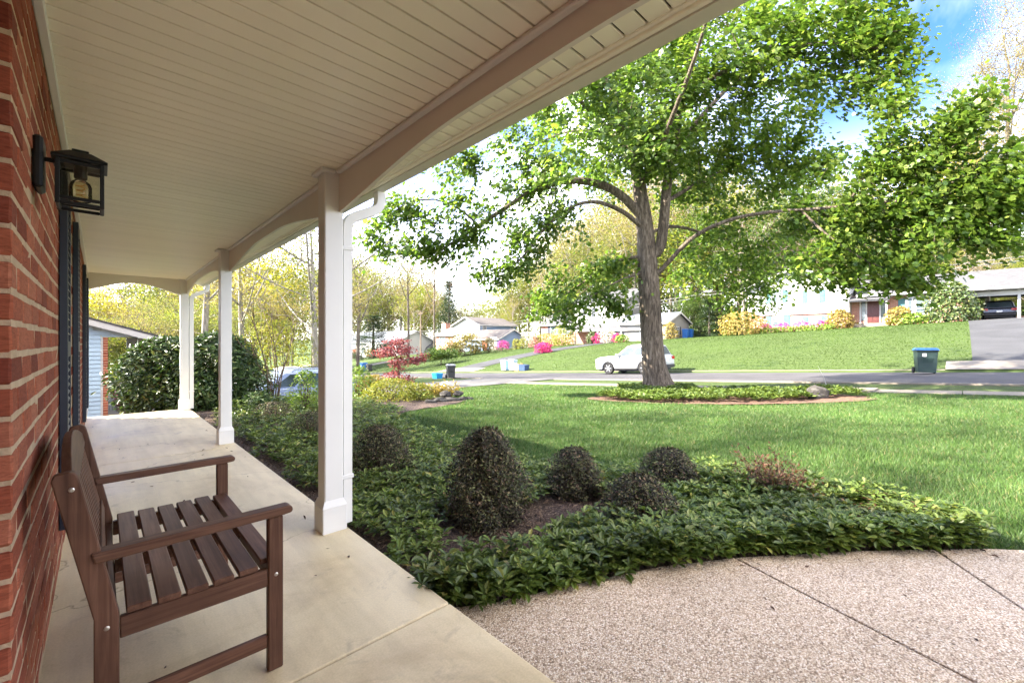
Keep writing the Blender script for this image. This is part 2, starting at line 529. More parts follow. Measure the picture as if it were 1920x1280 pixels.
for a, b_ in ((0, 4), (4, 7), (7, 10), (10, 12)):
    o_ = list(edge[a:b_ + 1]); n_ = list(inner[a:b_ + 1])
    def shrink(p, q, d):
        v = Vector((q[0] - p[0], q[1] - p[1])).normalized() * d
        return (p[0] + v.x, p[1] + v.y)
    if a: o_[0] = shrink(o_[0], o_[1], 0.007); n_[0] = shrink(n_[0], n_[1], 0.007)
    o_[-1] = shrink(o_[-1], o_[-2], 0.007); n_[-1] = shrink(n_[-1], n_[-2], 0.007)
    part('walk_slab', MB().prism([*o_, *n_[::-1]], WZ - 0.10, WZ, 2), M_AGG, walk, bevel=0.006)

# ------------------------------------------------------------------ our house and its porch
WX = -0.165            # face of the brick wall
PY0, PY1 = -3.0, 10.30  # porch run
CZ = 2.45              # porch ceiling
house = thing('brick_house', (0, 0, 0), 'red brick house with a long white porch, ceiling boards and arched beams', 'house')

def whitemat(name, c, c2, rough=0.45):
    return pm(name, c, c2, 1.3, rough, 0.06, 140, 0.002, spec=0.4)
M_WHITE = whitemat('white_trim_paint', (0.74, 0.725, 0.68), (0.69, 0.675, 0.63))
M_VINYL = pm('vinyl_ceiling', (0.93, 0.88, 0.73), (0.91, 0.855, 0.70), 0.9, 0.4, 0.05, 200, 0.001, rnd=0.035)
M_BEAM = whitemat('beam_paint', (0.74, 0.69, 0.61), (0.69, 0.64, 0.56))

def concmat():
    m, nt, b = nodes_of('porch_concrete')
    v = coords(nt)
    a = noise(nt, v, 1.1, 6, 0.62, 0.6); f = noise(nt, v, 120, 3); s = noise(nt, coords(nt, (7, 0.7, 1)), 1.2, 4, 0.6)
    col = ramp(nt, a, [(0.28, (0.47, 0.35, 0.18)), (0.48, (0.67, 0.55, 0.335)), (0.72, (0.77, 0.67, 0.46))])
    col = mixc(nt, 1.0, col, ramp(nt, f, [(0.3, (0.9, 0.9, 0.9)), (0.7, (1.06, 1.06, 1.06))]), 'MULTIPLY')
    col = mixc(nt, 1.0, col, ramp(nt, s, [(0.35, (0.88, 0.87, 0.85)), (0.6, (1.03, 1.03, 1.03))]), 'MULTIPLY')
    st = noise(nt, coords(nt), 3.4, 6, 0.7, 1.2)
    col = mixc(nt, ramp(nt, st, [(0.57, (0, 0, 0)), (0.74, (0.7, 0.7, 0.7))]), col, (0.30, 0.235, 0.15))
    vo = N(nt, 'ShaderNodeTexVoronoi', Scale=0.55); vo.feature = 'DISTANCE_TO_EDGE'
    wv = nt.nodes.new('ShaderNodeVectorMath'); wv.operation = 'ADD'
    nn = N(nt, 'ShaderNodeTexNoise', Scale=4.0, Detail=5.0); nt.links.new(v, nn.inputs['Vector'])
    sc = nt.nodes.new('ShaderNodeVectorMath'); sc.operation = 'SCALE'; sc.inputs[3].default_value = 0.35
    nt.links.new(nn.outputs['Color'], sc.inputs[0]); nt.links.new(v, wv.inputs[0]); nt.links.new(sc.outputs[0], wv.inputs[1])
    nt.links.new(wv.outputs[0], vo.inputs['Vector'])
    cr = ramp(nt, vo.outputs['Distance'], [(0.0, (0.5, 0.45, 0.4)), (0.0022, (1, 1, 1))])
    col = mixc(nt, 0.85, col, mixc(nt, 1.0, col, cr, 'MULTIPLY'))
    nt.links.new(col, b.inputs['Base Color'])
    nt.links.new(ramp(nt, a, [(0.3, (0.42,) * 3), (0.7, (0.62,) * 3)]), b.inputs['Roughness'])
    b.inputs['Specular IOR Level'].default_value = 0.45
    bumpn(nt, b, f, 0.12, 0.003)
    return m
M_PORCH = concmat()
FX = 1.25
pf = structure('porch_floor', MB().box(-1.6, FX - 0.02, PY0, PY1 - 0.01, -0.45, -0.02), M_CONC)
part('floor_slab', MB().box(-1.55, FX, PY0, 1.750, -0.2, 0), M_PORCH, pf, bevel=0.008)
part('floor_slab', MB().box(-1.55, FX, 1.759, 6.2, -0.2, 0), M_PORCH, pf, bevel=0.008)
part('floor_slab', MB().box(-1.55, FX, 6.207, PY1, -0.2, 0), M_PORCH, pf, bevel=0.008)

# --- brick wall
def brickmat():
    m, nt, b = nodes_of('red_brick')
    v = coords(nt, kind='Object')
    g = nt.nodes.new('ShaderNodeNewGeometry'); oi = nt.nodes.new('ShaderNodeObjectInfo')
    ad = nt.nodes.new('ShaderNodeMath'); ad.operation = 'ADD'
    nt.links.new(g.outputs['Random Per Island'], ad.inputs[0]); nt.links.new(oi.outputs['Random'], ad.inputs[1])
    fr = nt.nodes.new('ShaderNodeMath'); fr.operation = 'FRACT'; nt.links.new(ad.outputs[0], fr.inputs[0])
    base = ramp(nt, fr.outputs[0], [(0.0, (0.165, 0.036, 0.019)), (0.3, (0.265, 0.066, 0.033)), (0.6, (0.325, 0.092, 0.046)), (0.82, (0.36, 0.125, 0.070)), (1.0, (0.21, 0.048, 0.027))])
    wn_ = nt.nodes.new('ShaderNodeVectorMath'); wn_.operation = 'ADD'
    nt.links.new(v, wn_.inputs[0])
    cmbn = nt.nodes.new('ShaderNodeCombineXYZ'); nt.links.new(oi.outputs['Random'], cmbn.inputs[0]); nt.links.new(oi.outputs['Random'], cmbn.inputs[1]); nt.links.new(cmbn.outputs[0], wn_.inputs[1])
    st = N(nt, 'ShaderNodeTexNoise', Scale=26.0, Detail=5.0, Roughness=0.65, Distortion=1.0)
    mpn = nt.nodes.new('ShaderNodeMapping'); mpn.inputs['Scale'].default_value = (1, 0.9, 4.5)
    nt.links.new(wn_.outputs[0], mpn.inputs[0]); nt.links.new(mpn.outputs[0], st.inputs['Vector'])
    col = mixc(nt, 1.0, base, ramp(nt, st.outputs[0], [(0.3, (0.62, 0.56, 0.52)), (0.55, (1.0, 1.0, 1.0)), (0.75, (1.2, 1.25, 1.25))]), 'MULTIPLY')
    wt = noise(nt, wn_.outputs[0], 160, 4, 0.75)
    col = mixc(nt, ramp(nt, wt, [(0.66, (0, 0, 0)), (0.76, (0.45,) * 3)]), col, (0.50, 0.36, 0.28))
    nt.links.new(col, b.inputs['Base Color'])
    b.inputs['Roughness'].default_value = 0.85
    b.inputs['Specular IOR Level'].default_value = 0.25
    bumpn(nt, b, st.outputs[0], 0.55, 0.006)
    return m
M_BRICK = brickmat()
M_MORTAR = pm('mortar', (0.52, 0.385, 0.25), (0.39, 0.28, 0.175), 14, 0.95, 0.8, 120, 0.006)
CH, BH, BL, JT = 0.0838, 0.0692, 0.212, 0.0125
DY = 1.712                      # corner of the entrance recess
WINS = [(3.86, 5.10), (8.30, 9.50)]
WZ0, WZ1 = 0.24, 2.29
wall = MB()
MF = WX - 0.0022
ycut = [DY + 0.006] + [v for w in WINS for v in w] + [PY1 - 0.2]
for k in range(0, len(ycut), 2):
    wall.box(-0.42, MF, ycut[k], ycut[k + 1], -0.4, CZ + 0.3)
for a, b_ in WINS:
    wall.box(-0.42, MF, a, b_, -0.4, WZ0); wall.box(-0.42, MF, a, b_, WZ1, CZ + 0.3)
wallo = part('brick_wall', wall, M_MORTAR, house)
bricks = []
nrow = int(CZ / CH) + 1
for r in range(nrow):
    z0 = r * CH + 0.006
    y = DY
    first = True
    while y < PY1 - 0.22:
        L = BL if not (first and r % 2) else 0.100
        cy = y + L / 2
        if not any(a - 0.02 < cy < b_ + 0.02 and WZ0 - 0.02 < z0 + BH / 2 < WZ1 + 0.02 for a, b_ in WINS):
            bricks.append((cy, z0 + BH / 2, L, first, r))
        y += L + JT; first = False
bricks.sort(key=lambda q: q[0])
protos = {}
def brick_mesh(L, depth, k):
    key = (L, depth, k)
    if key not in protos:
        mb = MB().cbox(-depth, 0, -L / 2, L / 2, -BH / 2, BH / 2, 0.005)
        rr = random.Random(k * 17 + int(L * 1000))
        mb.v = [(x + rr.uniform(-.0012, .0012), yv + rr.uniform(-.003, .003), z + rr.uniform(-.0022, .0022)) for x, yv, z in mb.v]
        me = fixn(mb.mesh('brick')); me.materials.append(M_BRICK)
        protos[key] = me
    return protos[key]
rest = MB()
for n_, (cy, cz, L, first, r) in enumerate(bricks):
    depth = (0.20 if r % 2 else 0.098) if first else 0.09
    jx, jz = R.uniform(-.0018, .0018), R.uniform(-.0015, .0015)
    if n_ < 300:
        o = link('brick', brick_mesh(round(L, 4), depth, n_ % 5), None, wallo)
        o.location = (WX + jx, cy, cz + jz)
    else:
        rest.cbox(WX - depth + jx, WX + jx, cy - L / 2, cy + L / 2, cz - BH / 2 + jz, cz + BH / 2 + jz, 0.005)
for r in range(nrow):               # the return of the recess
    x = WX - ((0.212 if r % 2 else 0.11))
    while x > -1.1:
        rest.cbox(x - BL, x, DY, DY + 0.09, r * CH + 0.006, r * CH + 0.006 + BH, 0.005); x -= BL + JT
part('brickwork', rest, M_BRICK, wallo, kind='stuff')
# recess wall with the front door, and the rest of the house
M_SIDE = pm('house_siding', (0.45, 0.16, 0.11), (0.36, 0.12, 0.08), 5, 0.85, 0.3, 40)
hb = MB().box(-1.5, -1.15, -2.2, DY + 0.3, -0.4, 2.9).box(-9.3, -9.0, -10, PY1 - 0.2, -0.4, 2.9).box(-9.0, -0.45, PY1 - 0.5, PY1 - 0.2, -0.4, 2.9)
hb.box(-9.0, -0.45, -10, -9.7, -0.4, 2.9).box(-0.42, MF, -10, -2.2, -0.4, CZ + 0.3).box(-1.15, -0.43, -2.5, -2.2, -0.4, 2.9)
part('house_body', hb, M_SIDE, house)
M_DOOR = pm('entrance_door', (0.10, 0.02, 0.015), None, 2, 0.4, 0.1, 30)
dr = part('entrance_door', MB().cbox(-1.15, -1.10, -0.55, 0.45, 0.02, 2.1, 0.006), M_DOOR, house)
for z0, z1 in ((0.2, 0.9), (1.05, 1.95)):
    for y0, y1 in ((-0.45, -0.1), (0.0, 0.35)): part('door_panel', MB().cbox(-1.105, -1.09, y0, y1, z0, z1, 0.008), M_DOOR, dr)

# --- windows and louvred shutters along the porch wall
M_NAVY = pm('navy_shutter_paint', (0.012, 0.016, 0.028), (0.020, 0.026, 0.040), 3, 0.45, 0.1, 60)
M_DGLASS = glassmat('window_glass', dark=(0.02, 0.026, 0.03))
for a, b_ in WINS:
    f = MB()
    for y0, y1, z0, z1 in ((a, a + .06, WZ0, WZ1), (b_ - .06, b_, WZ0, WZ1), (a + .06, b_ - .06, WZ0, WZ0 + .06), (a + .06, b_ - .06, WZ1 - .06, WZ1), (a + .06, b_ - .06, 1.24, 1.29)):
        f.cbox(-0.26, -0.195, y0, y1, z0, z1, 0.004)
    fo = part('window', f, M_WHITE, house)
    part('pane', MB().box(-0.235, -0.229, a + .058, b_ - .058, WZ0 + .058, 1.241), M_DGLASS, fo)
    part('pane', MB().box(-0.235, -0.229, a + .058, b_ - .058, 1.289, WZ1 - .058), M_DGLASS, fo)
    part('window_sill', MB().cbox(-0.2, -0.135, a - 0.02, b_ + 0.02, WZ0 - 0.05, WZ0, 0.005), M_WHITE, fo)
    for y0 in (a - 0.40, b_ + 0.03):
        y1 = y0 + 0.37
        s_ = MB()
        for q in ((y0, y0 + .05, WZ0, WZ1), (y1 - .05, y1, WZ0, WZ1), (y0 + .05, y1 - .05, WZ0, WZ0 + .09), (y0 + .05, y1 - .05, WZ1 - .09, WZ1), (y0 + .05, y1 - .05, 1.2, 1.29)):
            s_.cbox(WX + 0.002, WX + 0.036, *q[:2], *q[2:], 0.003)
        so = part('shutter', s_, M_NAVY, house)
        lv = MB()
        z = WZ0 + .10
        while z < WZ1 - .12:
            if not 1.16 < z < 1.30:
                lv.add([(WX + .006, y0 + .05, z + .035), (WX + .034, y0 + .05, z), (WX + .034, y1 - .05, z), (WX + .006, y1 - .05, z + .035),
                        (WX + .006, y0 + .05, z + .041), (WX + .034, y0 + .05, z + .006), (WX + .034, y1 - .05, z + .006), (WX + .006, y1 - .05, z + .041)],
                       [(0, 1, 2, 3), (7, 6, 5, 4), (0, 4, 5, 1), (1, 5, 6, 2), (2, 6, 7, 3), (3, 7, 4, 0)])
            z += 0.043
        part('louvres', lv, M_NAVY, so, kind='stuff')

# --- porch ceiling of narrow boards, soffit of the same boards outside the beam
BX0, BX1 = 1.185, 1.207         # beam
ceil = part('porch_ceiling', MB().box(WX - 0.2, BX0 + 0.03, PY0, PY1 - 0.1, CZ + 0.0235, CZ + 0.05), pm('ceiling_shadow_board', (0.03, 0.027, 0.02), None, 2, 0.8, 0), house)
BW = 0.0905
bm_ = MB().cbox(WX - 0.004, BX0 + 0.006, -BW / 2 + 0.0042, BW / 2 - 0.0042, 0, 0.022, 0.0015)
bme = fixn(bm_.mesh('ceiling_board')); bme.materials.append(M_VINYL)
n_ = int((PY1 - 0.12 + 0.9) / BW)
for k in range(n_):
    o = link('ceiling_board', bme, None, ceil)
    o.location = (0, -0.9 + BW * k + 0.045, CZ + R.uniform(-.0006, .0006))
sof = part('soffit', MB().box(BX1 - 0.01, 1.60, PY0, PY1 + 0.22, CZ + 0.002, CZ + 0.03), pm('soffit_gap', (0.06, 0.055, 0.045), None, 2, 0.8, 0), house)
sme = fixn(MB().cbox(BX1 - 0.004, 1.432, -BW / 2 + 0.004, BW / 2 - 0.004, 0, 0.012, 0.003).mesh('soffit_board')); sme.materials.append(M_VINYL)
n_ = int((PY1 + 0.22 + 0.9) / BW)
for k in range(n_):
    o = link('soffit_board', sme, None, sof)
    o.location = (0, -0.9 + BW * k + 0.095, CZ - 0.025)
part('ceiling_trim', MB().cbox(WX, WX + 0.030, DY, PY1 - 0.2, CZ - 0.022, CZ - 0.001, 0.004), M_WHITE, house)
# beams: flat in the middle, arching down to each column
CX0, CX1 = 1.09, 1.215
CYS = [-0.60, 2.955, 6.42, 10.085]
CW = 0.125
def beam_profile(a, b_, zs, za, pw=2.3, n=24, top=CZ - 0.0015):
    pts = [(a, top)]
    L = b_ - a
    for k in range(n + 1):
        t = -1 + 2 * k / n
        y = a + L * (k / n)
        u = min(1.0, (1 - abs(t)) * L / 2 / 1.45 if L > 2 else (1 - abs(t)) * 1.1)
        pts.append((y, zs + (za - zs) * 0.5 * (u * u * (3 - 2 * u) + 1 - (1 - u) ** 2)))
    pts.append((b_, top))
    return pts
for k in range(3):
    part('arched_beam', MB().prism([(y, z) for y, z in beam_profile(CYS[k] + 0.03, CYS[k + 1] + CW - 0.03 if k == 2 else CYS[k + 1] + 0.03, 2.172, 2.33)], BX0, BX1, 0), M_BEAM, house)
part('arched_beam', MB().prism(beam_profile(WX + 0.002, CX0 - 0.002, 2.16, 2.32, 2.6), PY1 - 0.19, PY1 - 0.12, 1), M_BEAM, house)
part('arched_beam', MB().box(BX0, BX1, PY0, CYS[0] + 0.03, 2.172, CZ), M_BEAM, house)
for k in range(3):
    part('beam_trim', MB().cbox(BX0 - 0.034, BX0 - 0.001, CYS[k] + CW + 0.036, CYS[k + 1] - 0.036, CZ - 0.026, CZ - 0.001, 0.006), M_WHITE, house)
# columns: square shaft, plinth with a moulded top, trim at the ceiling
for k, y0 in enumerate(CYS):
    c = part('porch_column', MB().cbox(CX0, CX1, y0, y0 + CW, 0.20, CZ - 0.002, 0.006), M_WHITE, house)
    e = 0.019
    part('plinth', MB().cbox(CX0 - e, CX1 + e, y0 - e, y0 + CW + e, 0.0, 0.172, 0.004), M_WHITE, c)
    part('plinth_moulding', MB().hexa([(CX0 - e, y0 - e, .173), (CX1 + e, y0 - e, .173), (CX1 + e, y0 + CW + e, .173), (CX0 - e, y0 + CW + e, .173)],
         [(CX0 - .002, y0 - .002, .215), (CX1 + .002, y0 - .002, .215), (CX1 + .002, y0 + CW + .002, .215), (CX0 - .002, y0 + CW + .002, .215)]), M_WHITE, c)
    t = 0.033
    tr = MB()
    tr.cbox(CX0 - t, BX0 - t, y0 - t, y0 - .001, CZ - .026, CZ - .001, .005).cbox(CX0 - t, BX0 - t, y0 + CW + .001, y0 + CW + t, CZ - .026, CZ - .001, .005).cbox(CX0 - t, CX0 - .001, y0, y0 + CW, CZ - .026, CZ - .001, .005)
    part('column_trim', tr, M_WHITE, c)
# fascia and gutter
part('soffit_channel', MB().cbox(BX1 + .001, BX1 + .016, PY0, PY1 + .2, CZ - .04, CZ - .026, .002), M_WHITE, house)
part('fascia', MB().cbox(1.434, 1.458, PY0, PY1 + 0.25, CZ - 0.045, CZ + 0.10, 0.004).cbox(1.415, 1.434, PY0, PY1 + 0.25, CZ - 0.033, CZ - 0.014, 0.003), M_VINYL, house)
M_GUT = pm('gutter_paint', (0.66, 0.63, 0.54), (0.60, 0.57, 0.48), 1.5, 0.4, 0.05, 60)
part('gutter', MB().prism([(1.459, 2.49), (1.459, 2.40), (1.53, 2.40), (1.545, 2.43), (1.575, 2.47), (1.575, 2.50), (1.568, 2.50), (1.566, 2.475), (1.54, 2.44), (1.525, 2.406), (1.466, 2.406), (1.466, 2.49)], PY0, PY1 + 0.25, 1), M_GUT, house)
# downspouts: offset elbow from the gutter to the column, then straight down
def downspout(yc):
    w, d = 0.070, 0.030
    path = [(1.515, 2.40), (1.515, 2.335), (1.507, 2.30), (1.487, 2.270), (1.455, 2.248), (1.33, 2.185), (1.295, 2.163), (1.272, 2.135), (1.262, 2.10), (1.260, 2.05), (1.260, 0.02)]
    mb = MB(); rings = []
    n = len(path)
    # ribbed section in (y, depth)
    sec = []
    for s_ in (1, -1):
        for k in range(9):
            yv = (-w / 2 + w * k / 8) * s_
            sec.append((yv, s_ * (d + (0.004 if k % 2 else 0.0))))
    for i, (x, z) in enumerate(path):
        a = Vector(path[max(i - 1, 0)]); b_ = Vector(path[min(i + 1, n - 1)])
        t = (b_ - a).normalized(); nn = Vector((-t.y, t.x))
        if nn.x < 0 and False: nn = -nn
        for yv, dv in sec: mb.v.append((x + nn.x * dv, yc + yv, z + nn.y * dv))
    m_ = len(sec)
    mb.f = [(i * m_ + k, i * m_ + (k + 1) % m_, (i + 1) * m_ + (k + 1) % m_, (i + 1) * m_ + k) for i in range(n - 1) for k in range(m_)]
    mb.f += [tuple(range(m_))[::-1], tuple(range((n - 1) * m_, n * m_))]
    ds = part('downspout', mb, M_WHITE, house)
    for z in (1.93, 0.33):
        part('strap', MB().cbox(1.218, 1.300, yc - w / 2 - 0.007, yc + w / 2 + 0.007, z, z + 0.028, 0.003), M_WHITE, ds)
downspout(2.955 + CW / 2)
downspout(10.085 + CW / 2)
# roof
M_SHING = pm('roof_shingles', (0.16, 0.155, 0.155), (0.10, 0.10, 0.105), 20, 0.9, 0.4, 30, 0.01)
rf = MB()
for (xa, za), (xb, zb) in (((1.60, 2.56), (-4.6, 4.95)), ((-4.6, 4.95), (-10.0, 2.6))):
    rf.hexa([(xa, PY0 - 7.3, za - .05), (xa, PY1 + .35, za - .05), (xb, PY1 + .35, zb - .05), (xb, PY0 - 7.3, zb - .05)],
            [(xa, PY0 - 7.3, za + .03), (xa, PY1 + .35, za + .03), (xb, PY1 + .35, zb + .03), (xb, PY0 - 7.3, zb + .03)])
rf.prism([(-9.2, 2.6), (1.5, 2.52), (-4.6, 4.88)], PY1 - 0.35, PY1 - 0.2, 1)
part('roof', rf, M_SHING, house)

# ------------------------------------------------------------------ wall lantern
M_BLACK = pm('black_metal', (0.006, 0.0055, 0.0055), (0.010, 0.009, 0.009), 8, 0.45, 0.08, 200, 0.001, spec=0.25)
LY, LXC = 2.21, -0.050
lan = thing('wall_lantern', (WX, LY, 1.9), 'black metal wall lantern with clear glass and a bulb on the brick wall', 'lantern')
part('backplate', MB().cbox(WX + .001, WX + .026, LY - .058, LY + .058, 1.812, 1.990, .008), M_BLACK, lan)
part('arm', MB().tube([(WX + .02, LY, 1.925), (LXC - .05, LY, 1.925)], .008, 10), M_BLACK, lan)
h = 0.056
zb, zt = 1.768, 1.925
fr = MB()
for sx in (-1, 1):
    for sy in (-1, 1):
        fr.cbox(LXC + sx * h - .006, LXC + sx * h + .006, LY + sy * h - .006, LY + sy * h + .006, zb, zt, .002)
for z in (zb + .018, zb, zt - .014):
    for sg in (-1, 1):
        fr.cbox(LXC - h + .006, LXC + h - .006, LY + sg * h - .005, LY + sg * h + .005, z, z + .011, .002)
        fr.cbox(LXC + sg * h - .005, LXC + sg * h + .005, LY - h + .006, LY + h - .006, z, z + .011, .002)
part('frame', fr, M_BLACK, lan)
H2 = 0.071
rfm = MB().cbox(LXC - H2, LXC + H2, LY - H2, LY + H2, zt, zt + .009, .002)
rfm.hexa([(LXC - H2, LY - H2, zt + .010), (LXC + H2, LY - H2, zt + .010), (LXC + H2, LY + H2, zt + .010), (LXC - H2, LY + H2, zt + .010)],
         [(LXC - .028, LY - .028, zt + .042), (LXC + .028, LY - .028, zt + .042), (LXC + .028, LY + .028, zt + .042), (LXC - .028, LY + .028, zt + .042)])
rfm.cbox(LXC - .022, LXC + .022, LY - .022, LY + .022, zt + .0425, zt + .052, .002)
part('cap_roof', rfm, M_BLACK, lan)
M_CLEAR = glassmat('clear_glass', (0.93, 0.93, 0.88))
for sg in (-1, 1):
    part('glass_pane', MB().box(LXC - h + .007, LXC + h - .007, LY + sg * h - .001, LY + sg * h + .001, zb + .03, zt - .015), M_CLEAR, lan)
    part('glass_pane', MB().box(LXC + sg * h - .001, LXC + sg * h + .001, LY - h + .007, LY + h - .007, zb + .03, zt - .015), M_CLEAR, lan)
part('socket', MB().lathe([(.018, zt - .001), (.018, zt - .045), (.014, zt - .05)], 14, (LXC, LY, 0)), M_BLACK, lan)
M_BULB = glassmat('bulb_glass', (1.0, 0.93, 0.78))
bulb = part('bulb', MB().lathe([(.012, zt - .05), (.026, zt - .062), (.030, zt - .075), (.030, zt - .115), (.026, zt - .128), (.012, zt - .133)], 18, (LXC, LY, 0)), M_BULB, lan, smooth=True)
fil = [(LXC + .012 * math.cos(t * 1.1), LY + .012 * math.sin(t * 1.1), zt - .065 - .0028 * t) for t in range(18)]
part('filament', MB().tube(fil, .0022, 5), pm('amber_filament', (0.65, 0.36, 0.08), (0.5, 0.25, 0.05), 6, 0.3, 0), bulb)

# ------------------------------------------------------------------ bench
def woodmat(name, stretch):
    m, nt, b = nodes_of(name)
    oi = nt.nodes.new('ShaderNodeObjectInfo')
    v = coords(nt, (9, 9, 9)); v2 = coords(nt, stretch); v3 = coords(nt)
    f = noise(nt, v2, 1.0, 5, 0.6, 0.8); k = noise(nt, v3, 4, 4)
    col = ramp(nt, f, [(0.22, (0.058, 0.025, 0.014)), (0.5, (0.105, 0.050, 0.029)), (0.78, (0.165, 0.085, 0.052))])
    col = mixc(nt, 1.0, col, ramp(nt, k, [(0.3, (0.75, 0.72, 0.72)), (0.7, (1.2, 1.2, 1.22))]), 'MULTIPLY')
    col = mixc(nt, 1.0, col, ramp(nt, oi.outputs['Random'], [(0, (0.8,) * 3), (1, (1.2,) * 3)]), 'MULTIPLY')
    nt.links.new(col, b.inputs['Base Color'])
    b.inputs['Roughness'].default_value = 0.5
    b.inputs['Specular IOR Level'].default_value = 0.18
    bumpn(nt, b, f, 0.25, 0.002)
    return m
M_WOOD = woodmat('dark_stained_wood', (60, 2.2, 60)); M_WOODZ = woodmat('dark_stained_wood_upright', (60, 60, 2.2)); M_WOODX = woodmat('dark_stained_wood_crosswise', (2.2, 60, 60))
BY0, BY1 = 1.868, 2.925
bench = thing('wooden_bench', (0.2, (BY0 + BY1) / 2, 0), 'dark brown slatted wooden bench with arms against the brick wall', 'bench')
back = [(0.046, 0), (0.046, .42), (-.045, .868), (-.052, .888), (-.066, .895), (-.100, .888), (-.106, .872), (-.014, .42), (-.014, 0)]
def back_at(s): # point on the back's middle plane at height z=.42+s
    return (0.016 - (s / .45) * .092, .42 + s)
M_BOLT = pm('zinc_bolt', (0.5, 0.46, 0.4), None, 5, 0.35, 0, metal=0.9)
for y0 in (BY0, BY1 - .036):
    bo = part('back_leg', MB().prism(back, y0, y0 + .036, 1), M_WOODZ, bench, bevel=.004)
    fo = part('front_leg', MB().cbox(.475, .528, y0, y0 + .036, 0, .600, .004), M_WOODZ, bench)
    ye = y0 - .0015
    for par, x, z in ((bo, .016, .385), (bo, -.062, .84), (fo, .502, .375)):
        part('bolt', MB().lathe([(.0075, -.002), (.0075, .001), (.004, .0028)], 10, (x, y0 if y0 == BY0 else y0 + .036, z), 1) if y0 != BY0 else MB().lathe([(.004, -.0028), (.0075, -.001), (.0075, .002)], 10, (x, y0, z), 1), M_BOLT, par)
    ya = y0 - .010
    arm = [(-.012, .598), (.53, .603), (.556, .606), (.562, .615), (.560, .628), (.548, .636), (.30, .634), (-.02, .632)]
    part('armrest', MB().prism(arm, ya, ya + .056, 1), M_WOODX, bench, bevel=.005)
    part('seat_rail', MB().cbox(.047, .474, y0 + .004, y0 + .030, .335, .403, .003), M_WOODX, bench)
    part('stretcher', MB().cbox(.047, .474, y0 + .006, y0 + .028, .095, .145, .003), M_WOODX, bench)
for x in (.020, .485):
    part('cross_rail', MB().cbox(x, x + .022, BY0 + .037, BY1 - .037, .335, .400, .003), M_WOOD, bench)
part('centre_support', MB().cbox(.043, .484, (BY0 + BY1) / 2 - .015, (BY0 + BY1) / 2 + .015, .350, .4025, .003), M_WOOD, bench)
for k in range(6):
    x = .062 + k * .0785
    e = .0375 if k == 5 else 0.001
    zc = .404 + .007 * ((k - 2.2) / 2.5) ** 2
    part('seat_slat', MB().cbox(x, x + .064, BY0 + e, BY1 - e, zc, zc + .021, .0035), M_WOOD, bench)
def tilt(y, s, off):
    x, z = back_at(s)
    return (x + off * .98, y, z + off * .2)
def back_board(name, poly, th, m=None):
    """poly in (y, s) on the reclined plane of the back."""
    mb = MB(); n = len(poly)
    mb.v = [tilt(y, s, -th / 2) for y, s in poly] + [tilt(y, s, th / 2) for y, s in poly]
    mb.f = [tuple(range(n)), tuple(range(2 * n - 1, n - 1, -1))] + [(i, n + i, n + (i + 1) % n, (i + 1) % n) for i in range(n)]
    return part(name, mb, m or M_WOOD, bench, bevel=.003)
a, b_ = BY0 + .037, BY1 - .037
top = [(a, .385)] + [(b_, .385)] + [(b_ - (b_ - a) * k / 14, .435 + .075 * math.sin(math.pi * k / 14)) for k in range(15)]
back_board('top_rail', top, .026)
back_board('bottom_rail', [(a, .055), (b_, .055), (b_, .105), (a, .105)], .026)
ns = 14
for k in range(ns):
    yc = a + (b_ - a) * (k + .5) / ns
    back_board('back_slat', [(yc - .016, .1055), (yc + .016, .1055), (yc + .016, .3845), (yc - .016, .3845)], .012, M_WOODZ)

# ------------------------------------------------------------------ foliage tools
def basis(nrm, rng):
    """Random in-plane axes for an array of normals."""
    r = rng.normal(size=nrm.shape)
    a = np.cross(nrm, r); a /= np.linalg.norm(a, axis=1)[:, None] + 1e-9
    b = np.cross(nrm, a)
    return a, b
LEAF_MAPLE = (np.array([(0, 0, 0), (-.44, .16, -.05), (-.27, .42, -.03), (-.50, .66, -.10), (0, 1, -.12), (.44, .16, -.05), (.27, .42, -.03), (.50, .66, -.10)]), np.array([(0, 4, 3, 2, 1), (0, 5, 6, 7, 4)]))
LEAF_OVAL = (np.array([(0, 0, 0), (-.17, .35, .05), (-.20, .68, .04), (0, 1, -.10), (.17, .35, .05), (.20, .68, .04)]), np.array([(0, 3, 2, 1), (0, 4, 5, 3)]))
LEAF_NARROW = (np.array([(0, 0, 0), (-.12, .45, .03), (-.1, .7, .02), (0, 1, -.08), (.12, .45, .03), (.1, .7, .02)]), np.array([(0, 3, 2, 1), (0, 4, 5, 3)]))
LEAF_TUFT = (np.array([(-.15, 0, 0), (-.5, .5, .1), (0, 1, -.1), (.45, .45, .1)]), np.array([(0, 3, 2, 1)]))
LEAF_SPRAY = (np.array([(0, 0, 0), (-.34, .30, .06), (-.12, .42, 0), (-.42, .85, -.04), (0, .62, .03), (.16, 1.0, -.06), (.16, .5, 0), (.46, .52, .05)]), np.array([(0, 4, 2, 1), (4, 3, 2, 2), (0, 7, 6, 4), (6, 5, 4, 4)]))
